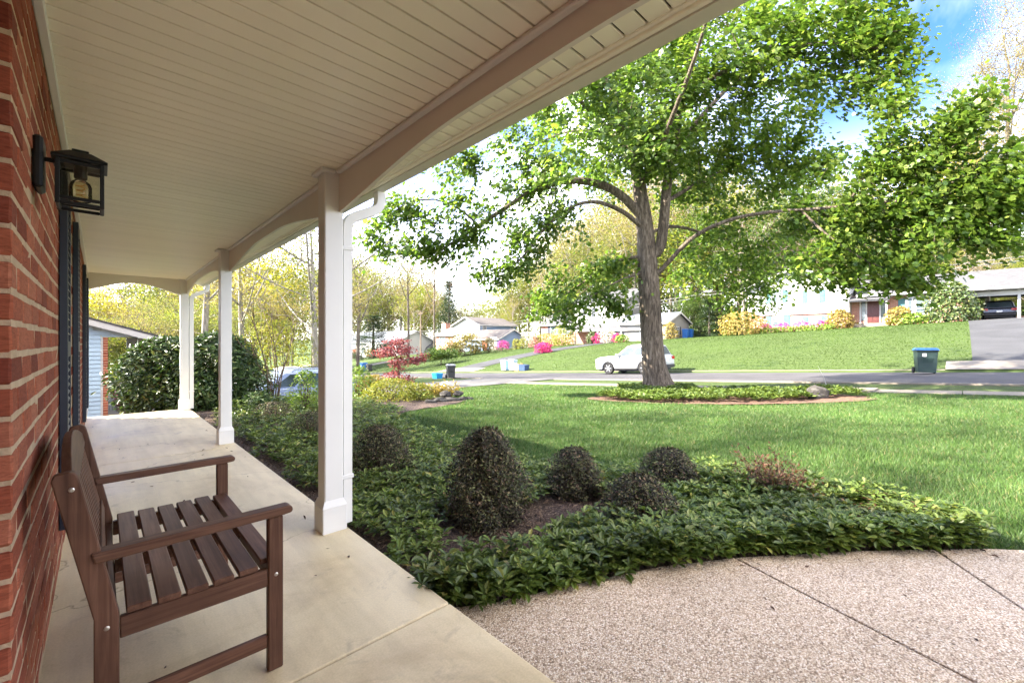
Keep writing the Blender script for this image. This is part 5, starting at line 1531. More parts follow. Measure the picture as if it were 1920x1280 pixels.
def farbrick(name, c1, c2, mortar):
    m, nt, b = nodes_of(name)
    t = nt.nodes.new('ShaderNodeTexCoord'); sp_ = nt.nodes.new('ShaderNodeSeparateXYZ'); nt.links.new(t.outputs['Object'], sp_.inputs[0])
    a = nt.nodes.new('ShaderNodeMath'); nt.links.new(sp_.outputs[0], a.inputs[0]); nt.links.new(sp_.outputs[1], a.inputs[1])
    cb = nt.nodes.new('ShaderNodeCombineXYZ'); nt.links.new(a.outputs[0], cb.inputs[0]); nt.links.new(sp_.outputs[2], cb.inputs[1])
    br = N(nt, 'ShaderNodeTexBrick', Scale=1.0); nt.links.new(cb.outputs[0], br.inputs['Vector'])
    br.inputs['Color1'].default_value = (*c1, 1); br.inputs['Color2'].default_value = (*c2, 1); br.inputs['Mortar'].default_value = (*mortar, 1)
    br.inputs['Brick Width'].default_value = .24; br.inputs['Row Height'].default_value = .085; br.inputs['Mortar Size'].default_value = .011
    col = mixc(nt, 1.0, br.outputs['Color'], ramp(nt, noise(nt, t.outputs['Object'], 1.4, 4), [(.3, (.82,) * 3), (.7, (1.12,) * 3)]), 'MULTIPLY')
    nt.links.new(col, b.inputs['Base Color']); b.inputs['Roughness'].default_value = .9
    return m
M_FBR = farbrick('far_red_brick', (.27, .085, .05), (.36, .13, .08), (.42, .36, .30))
M_SW = sidingmat('white_siding', (.42, .415, .40)); M_SG = sidingmat('grey_siding', (.20, .197, .185)); M_SB = sidingmat('blue_siding', (.14, .215, .32))
M_FW = pm('far_white_trim', (.42, .415, .40), None, 2, .5, 0)
M_TEAL = pm('teal_shutter_paint', (.05, .145, .155), (.04, .12, .13), 4, .6, .1)
M_FNAVY = pm('far_dark_shutter_paint', (.02, .028, .045), None, 4, .6, .1)
M_MAHOG = pm('mahogany_door', (.085, .022, .018), (.06, .016, .014), 4, .4, .1)
def roofmat(name, c1, c2):
    m, nt, b = nodes_of(name)
    v = coords(nt, (1, .6, 1)); f = noise(nt, v, 5.0, 5, .75); k = noise(nt, coords(nt), .5, 3)
    col = ramp(nt, f, [(.3, c1), (.7, c2)])
    col = mixc(nt, 1.0, col, ramp(nt, k, [(.3, (.88,) * 3), (.7, (1.08,) * 3)]), 'MULTIPLY')
    t = nt.nodes.new('ShaderNodeTexCoord'); sp_ = nt.nodes.new('ShaderNodeSeparateXYZ'); nt.links.new(t.outputs['Object'], sp_.inputs[0])
    d = nt.nodes.new('ShaderNodeMath'); d.operation = 'MULTIPLY'; nt.links.new(sp_.outputs[2], d.inputs[0]); d.inputs[1].default_value = 13
    fr = nt.nodes.new('ShaderNodeMath'); fr.operation = 'FRACT'; nt.links.new(d.outputs[0], fr.inputs[0])
    col = mixc(nt, 1.0, col, ramp(nt, fr.outputs[0], [(0, (.72,) * 3), (.25, (1,) * 3)]), 'MULTIPLY')
    nt.links.new(col, b.inputs['Base Color']); b.inputs['Roughness'].default_value = .9
    bumpn(nt, b, fr.outputs[0], .5, .03)
    return m
M_RG = roofmat('grey_roof_shingles', (.035, .035, .038), (.075, .075, .08)); M_RB = roofmat('brown_roof_shingles', (.06, .053, .048), (.12, .105, .098)); M_RD = roofmat('slate_roof_shingles', (.06, .07, .085), (.12, .135, .155))
M_GD = glassmat('far_window_glass', dark=(.05, .065, .075))
def fb(mb, ax, c, d0, d1, u0, u1, z0, z1):
    """Box on a facade: ax 'x' faces -X at x=c (u runs along Y), ax 'y' faces -Y at y=c (u runs along X)."""
    u0, u1 = min(u0, u1), max(u0, u1)
    if ax == 'x': return mb.box(c - d1, c - d0, u0, u1, z0, z1)
    return mb.box(u0, u1, c - d1, c - d0, z0, z1)
def win(root, ax, c, u0, u1, z0, z1, grid=(1, 2), shut=None, sw_=.38, fr=.09, gap=.04):
    u0, u1 = min(u0, u1), max(u0, u1); z0, z1 = min(z0, z1), max(z0, z1)
    f = MB()
    for q in ((u0, u0 + fr, z0, z1), (u1 - fr, u1, z0, z1), (u0 + fr, u1 - fr, z0, z0 + fr), (u0 + fr, u1 - fr, z1 - fr, z1)): fb(f, ax, c, .0, .07, *q)
    for i in range(1, grid[0]):
        u = u0 + fr + (u1 - u0 - 2 * fr) * i / grid[0]; fb(f, ax, c, .0, .055, u - .025, u + .025, z0 + fr, z1 - fr)
    for k in range(1, grid[1]):
        z = z0 + fr + (z1 - z0 - 2 * fr) * k / grid[1]; fb(f, ax, c, .0, .052, u0 + fr, u1 - fr, z - .025, z + .025)
    o = part('window', f, M_FW, root)
    part('pane', fb(MB(), ax, c, .0, .02, u0 + fr, u1 - fr, z0 + fr, z1 - fr), M_GD, o)
    if shut is not None:
        for a in (u0 - sw_ - gap, u1 + gap):
            s = MB(); fb(s, ax, c, .0, .04, a, a + sw_, z0, z1); fb(s, ax, c, .04, .055, a + .05, a + sw_ - .05, (z0 + z1) / 2 + .05, z1 - .06); fb(s, ax, c, .04, .055, a + .05, a + sw_ - .05, z0 + .06, (z0 + z1) / 2 - .05)
            part('shutter', s, shut, root)
    return o
def slab(mb, p, th=.12):
    """Roof plane from four points, with thickness."""
    return mb.hexa([(x, y, z - th) for x, y, z in p], p)
def gable_roof(root, x0, x1, y0, y1, ez, rz_, ridge, m, ov=.4, name='roof', gm=None):
    mb = MB()
    if ridge == 'y':
        xm = (x0 + x1) / 2; k = (rz_ - ez) / (xm - x0); e2 = ez - ov * k
        slab(mb, [(x0 - ov, y0 - ov, e2), (xm, y0 - ov, rz_), (xm, y1 + ov, rz_), (x0 - ov, y1 + ov, e2)])
        slab(mb, [(xm, y0 - ov, rz_), (x1 + ov, y0 - ov, e2), (x1 + ov, y1 + ov, e2), (xm, y1 + ov, rz_)])
        fa = MB()
        for y in (y0 - ov, y1 + ov - .0):
            s = -.03 if y < y0 else .03
            for (xa, za), (xb, zb) in (((x0 - ov, e2), (xm, rz_)), ((xm, rz_), (x1 + ov, e2))):
                fa.hexa([(xa, min(y, y + s), za - .22), (xb, min(y, y + s), zb - .22), (xb, max(y, y + s), zb - .22), (xa, max(y, y + s), za - .22)], [(xa, min(y, y + s), za - .01), (xb, min(y, y + s), zb - .01), (xb, max(y, y + s), zb - .01), (xa, max(y, y + s), za - .01)])
        fa.box(x0 - ov - .04, x0 - ov - .002, y0 - ov, y1 + ov, e2 - .2, e2 - .01)
    else:
        ym = (y0 + y1) / 2; k = (rz_ - ez) / (ym - y0); e2 = ez - ov * k
        slab(mb, [(x0 - ov, y0 - ov, e2), (x1 + ov, y0 - ov, e2), (x1 + ov, ym, rz_), (x0 - ov, ym, rz_)])
        slab(mb, [(x0 - ov, ym, rz_), (x1 + ov, ym, rz_), (x1 + ov, y1 + ov, e2), (x0 - ov, y1 + ov, e2)])
        fa = MB()
        for x in (x0 - ov,):
            for (ya, za), (yb, zb) in (((y0 - ov, e2), (ym, rz_)), ((ym, rz_), (y1 + ov, e2))):
                fa.hexa([(x - .03, ya, za - .22), (x, ya, za - .22), (x, yb, zb - .22), (x - .03, yb, zb - .22)], [(x - .03, ya, za - .01), (x, ya, za - .01), (x, yb, zb - .01), (x - .03, yb, zb - .01)])
        fa.box(x0 - ov, x1 + ov, y0 - ov - .04, y0 - ov - .002, e2 - .2, e2 - .01)
    r_ = part(name, mb, m, root)
    part('fascia_board', fa, M_FW, r_)
    return r_
def block(mb, x0, x1, y0, y1, z0, z1, gable=None, rz_=None):
    """Walls with gable ends where asked."""
    if gable == 'y': return mb.prism([(x0, z0), (x1, z0), (x1, z1), ((x0 + x1) / 2, rz_), (x0, z1)], y0, y1, 1)
    if gable == 'x': return mb.prism([(y0, z0), (y1, z0), (y1, z1), ((y0 + y1) / 2, rz_), (y0, z1)], x0, x1, 0)
    return mb.box(x0, x1, y0, y1, z0, z1)

# --- white split level house on the right
rh = thing('split_level_house', (52, 6, 2.8), 'white and brick split level house with a grey roof and carport', 'house')
XW = 50.5
ya, yb = yx(1592, XW), yx(1402, XW)
zg = 2.55; zs = hz(589, 1500, XW); ze = hz(533, 1500, XW); zp = ze + 1.75
part('brick_base', block(MB(), XW + .15, 60, ya + .15, yb - .15, zg - .8, zs), M_FBR, rh)
part('siding_wall', block(MB(), XW, 60.2, ya, yb, zs + .002, ze, 'x', zp), M_SW, rh)
gable_roof(rh, XW, 60.2, ya, yb, ze + .03, zp + .03, 'x', M_RG, .45)
for a, b_ in ((1446, 1467), (1514, 1536)):
    win(rh, 'x', XW, yx(a, XW), yx(b_, XW), hz(568, a, XW), hz(545, a, XW), (1, 2), M_TEAL, .42)
for a, b_ in ((1447, 1469), (1516, 1540)):
    win(rh, 'x', XW + .15, yx(a, XW), yx(b_, XW), hz(613, a, XW), hz(593, a, XW), (1, 2), M_TEAL, .5)
XC = 51.6
yl, yr = ya - .02, yx(1805, XC)
zgc = hz(611, 1640, XC)
ezc, rzc = 5.55, 7.55
part('brick_wall', block(MB(), XC, 60, yr, yl, zgc - 1.0, ezc), M_FBR, rh)
rm = MB()
yrr = -6.2
slab(rm, [(XC - .8, yrr, ezc), (56.5, yrr, rzc), (56.5, ya + .3, rzc), (XC - .8, ya - .46, ezc)])
slab(rm, [(56.5, yrr, rzc), (61.5, yrr, ezc), (61.5, ya + .3, ezc), (56.5, ya + .3, rzc)])
rmo = part('roof', rm, M_RG, rh)
part('eave_gutter', MB().box(XC - .92, XC - .81, yrr, ya - .5, ezc - .14, ezc + .02), M_FW, rmo)
part('eave_soffit', MB().box(XC - .80, XC - .02, yrr, ya - .5, ezc - .20, ezc - .13), M_FW, rmo)
# door with sidelights, step and small porch roof
d0, d1 = yx(1649, XC), yx(1626, XC)
zd0 = hz(606, 1637, XC); zd1 = zd0 + 2.1
df = MB()
for u0, u1 in ((yx(1665, XC), yx(1661, XC)), (yx(1651.5, XC), yx(1649.2, XC)), (yx(1626, XC), yx(1623.5, XC)), (yx(1615, XC), yx(1612, XC))): fb(df, 'x', XC, 0, .09, u0, u1, zd0, zd1)
fb(df, 'x', XC, 0, .09, yx(1665, XC), yx(1612, XC), zd1 + .002, zd1 + .2)
part('door_frame', df, M_FW, rh)
do = part('front_door', fb(MB(), 'x', XC, 0, .05, d0, d1, zd0 + .02, zd1), M_MAHOG, rh)
for i in range(2):
    for k in range(3):
        w = (d1 - d0); u = d0 + w * (.12 + .44 * i); z = zd0 + .2 + k * .64
        part('door_panel', fb(MB(), 'x', XC, .052, .07, u, u + w * .32, z, z + .5), M_MAHOG, do)
for a, b_ in ((1660.5, 1652), (1623, 1615.5)):
    part('sidelight', fb(MB(), 'x', XC, 0, .03, yx(a, XC), yx(b_, XC), zd0 + .25, zd1), M_GD, rh)
part('door_step', MB().box(XC - 1.3, XC - .03, yx(1668, XC), yx(1606, XC), zgc - .8, zd0 - .02).box(XC - 1.75, XC - 1.31, yx(1672, XC), yx(1600, XC), zgc - .8, zd0 - .17), M_CONC, rh)
pr = MB(); slab(pr, [(XC - 1.5, yx(1671, XC), 5.05), (XC - .05, yx(1671, XC), 5.5), (XC - .05, ya - .02, 5.5), (XC - 1.5, ya - .02, 5.05)], .14)
part('porch_roof', pr, M_RG, rh)
part('porch_post', MB().box(XC - 1.4, XC - 1.27, yx(1664, XC - 1.4), yx(1664, XC - 1.4) + .13, zd0 - .02, 4.93), M_FW, rh)
# bay window and shutter
zb0, zb1 = hz(589, 1720, XC), hz(558, 1720, XC)
bay = part('bay_window', fb(MB(), 'x', XC, 0, .35, yx(1754, XC), yx(1698, XC), zb0 - .25, zb1 + .1), M_FW, rh)
for a, b_ in ((1743, 1719), (1710, 1703), (1752, 1746)):
    part('pane', fb(MB(), 'x', XC, .352, .36, yx(a, XC), yx(b_, XC), zb0 + .05, zb1 - .08), M_GD, bay)
part('shutter', fb(MB(), 'x', XC, 0, .05, yx(1697, XC), yx(1684, XC), zb0, zb1 - .02), M_TEAL, rh)
# carport posts and back
for px_ in (1911,):
    y = yx(px_, XC); part('carport_post', MB().box(XC, XC + .16, y - .08, y + .08, 1.8, ezc - .14), M_FW, rh)
part('carport_beam', MB().box(XC + .02, XC + .2, yrr, yr - .02, ezc - .62, ezc - .25), M_FW, rh)
part('carport_wall', MB().box(60, 60.2, yrr, yr, 2.0, 3.6), M_FBR, rh)
tree_px('holly_hedge', 1875, 43.5, 560, 'lime', 'dark', 'dark hedge behind the black car in the carport', None, 2.2)

# --- house behind the maple
mh = thing('brick_white_house', (54, 38, .8), 'white two storey house with brick front, long porch and garage behind the maple trunk', 'house')
XM = 52.0
yg = .6
yA, yB, yC2 = yx(1015, XM), yx(1078, XM), yx(1172, XM)
zgr = hz(646, 1120, XM)
zeL = hz(606, 1045, XM)
part('brick_wall', block(MB(), XM, 60, yB + .01, yA, zgr - 2, zeL, 'y', zeL + 1.7), M_FBR, mh)
gable_roof(mh, XM, 60, yB + .4, yA, zeL + .03, zeL + 1.75, 'y', M_RG, .4)
w_ = win(mh, 'x', XM, yx(1032, XM), yx(1069, XM), hz(627, 1050, XM), hz(609, 1050, XM), (3, 2), M_FNAVY, .5)
ze2 = hz(566, 1120, XM)
zmid = hz(609, 1120, XM)
part('siding_wall', block(MB(), XM - .25, 60, yC2, yB - .01, zmid, ze2, 'y', ze2 + 1.9), M_SW, mh)
part('side_wall', block(MB(), XM - .24, 59.9, yC2 - .03, yC2 - .002, zmid, ze2, 'y', ze2 + 1.85), M_SG, mh)
gable_roof(mh, XM - .25, 60, yC2, yB - .01, ze2 + .03, ze2 + 1.93, 'y', M_RG, .35)
for a, b_ in ((1088, 1093), (1103, 1108), (1150, 1156)):
    pass
for a, b_ in ((1100, 1112), (1147, 1160)):
    win(mh, 'x', XM - .25, yx(a, XM), yx(b_, XM), hz(594, a, XM), hz(578, a, XM), (2, 2), M_FNAVY, .5)
win(mh, 'y', yC2 - .03, xy(1175, yC2), xy(1183, yC2), hzy(592, 1179, yC2), hzy(576, 1179, yC2), (1, 2))
part('lower_wall', block(MB(), XM, 60, yC2 - 4.5, yB - .01, zgr - 2, zmid - .01), M_FBR, mh)
win(mh, 'x', XM, yx(1145, XM), yx(1169, XM), hz(631, 1157, XM), hz(616, 1157, XM), (4, 3), M_FNAVY, .45)
part('front_door', fb(MB(), 'x', XM, 0, .06, yx(1116, XM), yx(1107, XM), zgr + .1, zgr + 2.2), M_MAHOG, mh)
# porch roof and posts
XP = XM - 2.3
zpf = hz(618, 1120, XP)
pr = MB(); yR = yx(1200, XP) - .2
slab(pr, [(XP, yR, zpf + .05), (XM - .02, yR, zpf + .95), (XM - .02, yB + .2, zpf + .95), (XP, yB + .2, zpf + .05)], .15)
po = part('porch_roof', pr, M_RG, mh)
part('porch_fascia', MB().box(XP - .06, XP - .005, yR, yB + .2, zpf - .2, zpf + .06), M_FW, po)
for p_ in (1078, 1121, 1165):
    y = yx(p_, XP + .1); part('porch_post', MB().box(XP + .02, XP + .2, y - .09, y + .09, zgr - 1.5, zpf - .1), M_FW, mh)
part('porch_slab', MB().box(XP - .1, XM - .01, yR, yB + .2, zgr - 1.8, zgr + .05), M_CONC, mh)
# garage with its gable end to the right
XGa = 50.0; yG = yx(1250, XGa); xG1 = xy(1292, yG)
zeg = hz(602, 1250, XGa); zpg = hzy(585, 1270, yG)
part('garage_wall', block(MB(), XGa, xG1, yG, yC2 - .05, zgr - 2, zeg, 'y', zpg), M_SG, mh)
gable_roof(mh, XGa, xG1, yG, yC2 - .6, zeg + .03, zpg + .03, 'y', M_RD, .35, 'garage_roof')
gd = part('garage_door', fb(MB(), 'x', XGa, 0, .05, yx(1232, XGa), yx(1199, XGa), zgr - .1, zgr + 2.2), M_FW, mh)
win(mh, 'y', yG, xy(1262, yG), xy(1273, yG), hzy(627, 1268, yG), hzy(612, 1268, yG), (3, 3), M_FNAVY, .42)

# --- blue house
bh = thing('blue_house', (52, 58, -.4), 'light blue two storey house with a white gable and a lower garage wing', 'house')
XB = 50.0; y0b, y1b = yx(900, XB), yx(850, XB); x1b = xy(967, y0b)
zeb = hz(607, 900, XB); zpb = hz(594, 873, XB); zgb = hz(660, 880, XB)
part('side_wall', block(MB(), XB + .05, x1b, y0b, y1b, zgb - 2, zeb, 'x', zpb), M_SB, bh)
part('gable_wall', block(MB(), XB, XB + .048, y0b, y1b, zgb - 2, zeb, 'x', zpb), M_SW, bh)
gable_roof(bh, XB, x1b, y0b, y1b, zeb + .03, zpb + .03, 'x', M_RB, .4)
for a, b_ in ((863, 869), (880, 886)):
    win(bh, 'x', XB, yx(a, XB), yx(b_, XB), hz(622, a, XB), hz(611, a, XB), (1, 2))
win(bh, 'y', y0b, xy(905, y0b), xy(912, y0b), hzy(623, 908, y0b), hzy(610, 908, y0b), (1, 2))
win(bh, 'y', y0b, xy(957, y0b), xy(963, y0b), hzy(617, 960, y0b), hzy(611, 960, y0b), (1, 2))
Xw_ = 46.5; yw = yx(935, Xw_); xw1 = xy(986, yw)
zew = hz(633, 935, Xw_); zpw = hzy(617, 961, yw); zgw = hzy(657, 960, yw)
part('wing_wall', block(MB(), Xw_, xw1, yw, y0b - .02, zgw - 2, zew, 'y', zpw), M_SB, bh)
gable_roof(bh, Xw_, xw1, yw, y0b - .3, zew + .03, zpw + .03, 'y', M_RB, .4, 'wing_roof')
win(bh, 'y', yw, xy(961, yw), xy(979, yw), hzy(649, 970, yw), hzy(637, 970, yw), (3, 2))
part('front_door', fb(MB(), 'x', Xw_, 0, .06, yx(914, Xw_), yx(905, Xw_), zgw + .05, zgw + 2.2), pm('orange_brick_door', (.42, .13, .06), None, 3, .6, 0), bh)
part('garage_door', fb(MB(), 'x', Xw_, 0, .06, yx(932, Xw_), yx(918, Xw_), zgw + .0, zgw + 2.2), pm('cream_door', (.70, .66, .52), None, 3, .6, 0), bh)
win(bh, 'x', Xw_, yx(902, Xw_), yx(896, Xw_), zgw + .9, zgw + 2.1, (1, 2))
y2b = yx(815, XB)
part('brick_wall', block(MB(), XB + .3, x1b - 1, y1b + .01, y2b, zgb - 3, hz(627, 830, XB), 'y', hz(612, 835, XB) - .03), M_FBR, bh)
gable_roof(bh, XB + .3, x1b - 1, y1b + .45, y2b, hz(627, 830, XB) + .03, hz(612, 835, XB), 'y', M_RB, .4, 'low_roof')
win(bh, 'x', XB + .3, yx(833, XB), yx(822, XB), hz(646, 830, XB), hz(632, 830, XB), (3, 2))
part('chimney', MB().box(53.4, 54.6, yx(840, 54), yx(832, 54), 1, hz(606, 836, 54)), M_FBR, bh)

# --- white house with a portico, far down the street, and a low neighbour
lh = thing('portico_house', (52, 100, -3.2), 'far white house with a grey roof and a small columned portico', 'house')
XL = 50.0; yL0, yL1 = yx(745, XL), yx(640, XL)
zgl = hz(680, 700, XL); zel = hz(640, 700, XL)
part('white_wall', block(MB(), XL, 60, yL0, yL1, zgl - 3, zel, 'y', hz(625, 690, XL) + .55), M_SW, lh)
gable_roof(lh, XL, 60, yL0, yL1, zel + .03, hz(625, 690, XL) + .6, 'y', M_RD, .5)
yp0, yp1 = yx(708, XL - 3), yx(690, XL - 3)
part('portico_roof', slab(MB(), [(XL - 3.4, yp0 - .4, zel - .6), (XL - .05, yp0 - .4, zel - .2), (XL - .05, yp1 + .4, zel - .2), (XL - 3.4, yp1 + .4, zel - .6)], .35), M_FW, lh)
for y in (yp0, yp1): part('portico_column', MB().lathe([(.2, zgl - 2.2), (.17, zel - .9)], 10, (XL - 3, y, 0)), M_FW, lh)
part('front_door', fb(MB(), 'x', XL, 0, .06, yx(716, XL), yx(710, XL), zgl + .2, zgl + 2.6), M_MAHOG, lh)
for a, b_ in ((664, 672), (678, 686), (724, 732)):
    win(lh, 'x', XL, yx(a, XL), yx(b_, XL), zgl + 2.2, zgl + 3.8, (2, 2))
low = thing('low_house', (60, 96, -2.5), 'low pale roofed house half hidden by the tall thin trees', 'house')
yq0, yq1 = yx(802, 58), yx(766, 58)
part('white_wall', block(MB(), 58, 66, yq0, yq1, -5, hz(650, 785, 58), 'y', hz(637, 785, 58) + .78), M_SW, low)
gable_roof(low, 58, 66, yq0, yq1, hz(650, 785, 58) + .03, hz(637, 785, 58) + .8, 'y', M_RG, .5)
win(low, 'x', 58, yx(790, 58), yx(780, 58), hz(660, 785, 58), hz(653, 785, 58), (3, 1))

# --- the neighbour on our side: blue lap siding, brick pier, carport
nb = thing('neighbour_house', (-3, 17.7, -.9), 'neighbouring house with pale blue lap siding, brick pier and white rake board', 'house')
M_LB = pm('pale_blue_siding', (.30, .41, .49), (.27, .37, .45), 2, .5, .05, 60)
YN = 17.7
def rake(x): return 1.47 + (1.2 - x) * .325
part('wall_core', MB().prism([(-9, -2.5), (.02, -2.5), (.02, rake(.02) - .15), (-7, rake(-7) - .15), (-9, rake(-9) - .8)], YN + .03, YN + .25, 1), M_LB, nb)
lap = MB()
z = -1.2; e = .122
while z < 3.6:
    xmax = .02; xmin = -9.0
    zt_ = z + e
    xl = 1.2 - (zt_ + .18 - 1.47) / .325
    if zt_ > 1.52: xmax = min(xmax, xl)
    if zt_ > rake(.6) - .2 and z > 1.42: xmax = min(max(xl, -9), 1.0)
    if xmax > xmin + .3:
        lap.hexa([(xmin, YN - .026, z), (xmax, YN - .026, z), (xmax, YN + .03, z), (xmin, YN + .03, z)], [(xmin, YN - .001, zt_), (xmax, YN - .001, zt_), (xmax, YN + .03, zt_), (xmin, YN + .03, zt_)])
    z += e
part('lap_siding', lap, M_LB, nb, kind='stuff')
part('corner_board', MB().box(.022, .07, YN - .02, YN + .26, -2.3, 1.42), M_FW, nb)
pier = part('brick_pier', MB().box(.075, .175, YN - .01, YN + .3, -2.3, 1.42), M_MORTAR, nb)
pmz = -1.1
pme = fixn(MB().cbox(.0715, .1785, YN - .016, YN + .306, 0, .06, .004).mesh('brick')); pme.materials.append(M_BRICK)
while pmz < 1.36:
    o = link('brick', pme, None, pier); o.location = (0, 0, pmz); pmz += .074
part('header', MB().prism([(.03, 1.425), (.95, 1.425), (.95, rake(.95) - .14), (.03, rake(.03) - .14)], YN - .004, YN + .22, 1), M_LB, nb)
part('rake_board', MB().hexa([(-7.2, YN - .34, rake(-7.2) - .17), (1.3, YN - .34, rake(1.3) - .17), (1.3, YN - .30, rake(1.3) - .17), (-7.2, YN - .30, rake(-7.2) - .17)], [(-7.2, YN - .34, rake(-7.2)), (1.3, YN - .34, rake(1.3)), (1.3, YN - .30, rake(1.3)), (-7.2, YN - .30, rake(-7.2))]), M_FW, nb)
nr = MB(); slab(nr, [(1.35, YN - .36, rake(1.35) + .06), (1.35, 29, rake(1.35) + .06), (-7.2, 29, rake(-7.2) + .06), (-7.2, YN - .36, rake(-7.2) + .06)], .055)
slab(nr, [(-7.2, YN - .36, rake(-7.2) + .06), (-7.2, 29, rake(-7.2) + .06), (-14, 29, 2.0), (-14, YN - .36, 2.0)], .055)
part('roof', nr, M_RG, nb)
part('soffit', MB().hexa([(.95, YN - .30, rake(.95) - .15), (1.3, YN - .30, rake(1.3) - .15), (1.3, 28.9, rake(1.3) - .15), (.95, 28.9, rake(.95) - .15)], [(.95, YN - .30, rake(.95) - .13), (1.3, YN - .30, rake(1.3) - .13), (1.3, 28.9, rake(1.3) - .13), (.95, 28.9, rake(.95) - .13)]), M_FW, nb)
part('gutter', MB().box(1.36, 1.47, YN - .36, 29, rake(1.35) - .08, rake(1.35) + .03), M_FW, nb)
part('downspout', MB().tube([(1.40, YN - .2, rake(1.35) - .08), (1.38, YN - .2, 1.25), (1.0, YN - .1, 1.02), (.97, YN - .1, .8), (.97, YN - .1, -1.3)], .035, 8), M_FW, nb)
wp = part('panel_wall', MB().box(.66, 1.12, YN + 2.0, YN + 2.12, -2.3, 1.42), M_FW, nb)
for i in range(4): part('batten', MB().box(.68 + i * .12, .70 + i * .12, YN + 1.975, YN + 1.998, -1.3, 1.40), M_FW, wp)
part('carport_floor', MB().box(-.2, 2.4, YN - .6, YN + 9, -2.4, -.93), M_CONC, nb)
# white railing and a flower pot beside the pier
rl = thing('white_railing', (.5, YN + 1.4, -.93), 'low white railing with thin pickets under the neighbour carport', 'railing')
part('top_rail', MB().box(.22, .78, YN + 1.36, YN + 1.42, -.10, -.05), M_FW, rl)
for i in range(7): part('picket', MB().box(.25 + i * .08, .275 + i * .08, YN + 1.37, YN + 1.405, -.93, -.10), M_FW, rl)
fp = thing('flower_pot', (.52, YN + .3, -.93), 'small dark pot with pink flowers by the neighbour brick pier', 'flower pot')
part('pot', MB().lathe([(.10, -.93), (.15, -.65), (.165, -.64), (.165, -.61), (.13, -.61), (.12, -.66)], 14, (.52, YN + .3, 0)), pm('dark_clay', (.10, .05, .05), None, 4, .7, .2), fp)
q = ball(160, NP, .4) * np.array([.22, .22, .2]) + np.array([.52, YN + .3, -.42])
V, F = leaves(q, UP + NP.normal(size=q.shape) * .6, NP.uniform(.05, .09, len(q)), LEAF_OVAL, NP); link('flowers', fast_mesh('flowers', V, F), L_PINK, fp)['kind'] = 'stuff'
twiggy('patio_shrub', .42, YN + .9, .5, .95, L_REDDRY, 'dark reddish potted shrub beside the neighbour pier', 14, 380, (.05, .1), z0=-.93)

# ------------------------------------------------------------------ cars
def carpaint(name, c, c2=None, rough=.22):
    m, nt, b = nodes_of(name)
    f = noise(nt, coords(nt), 2.0, 3)
    nt.links.new(ramp(nt, f, [(.3, c), (.7, c2 or tuple(v * .93 for v in c))]), b.inputs['Base Color'])
    b.inputs['Roughness'].default_value = rough; b.inputs['Coat Weight'].default_value = .6; b.inputs['Coat Roughness'].default_value = .06
    return m
M_TYRE = pm('tyre_rubber', (.015, .015, .016), None, 8, .85, .2, 60)
M_RIM = pm('alloy_rim', (.42, .42, .44), (.32, .32, .34), 6, .35, 0, metal=.7)
M_CARG = glassmat('car_glass', dark=(.018, .026, .030))
M_TRIM = pm('black_plastic_trim', (.02, .02, .022), None, 6, .6, .1)
M_LAMP = pm('headlamp_lens', (.62, .64, .66), None, 6, .12, 0)
M_TAIL = pm('tail_lamp_lens', (.35, .01, .012), None, 6, .15, 0)
M_PLATE = pm('number_plate', (.72, .72, .70), None, 6, .5, 0)
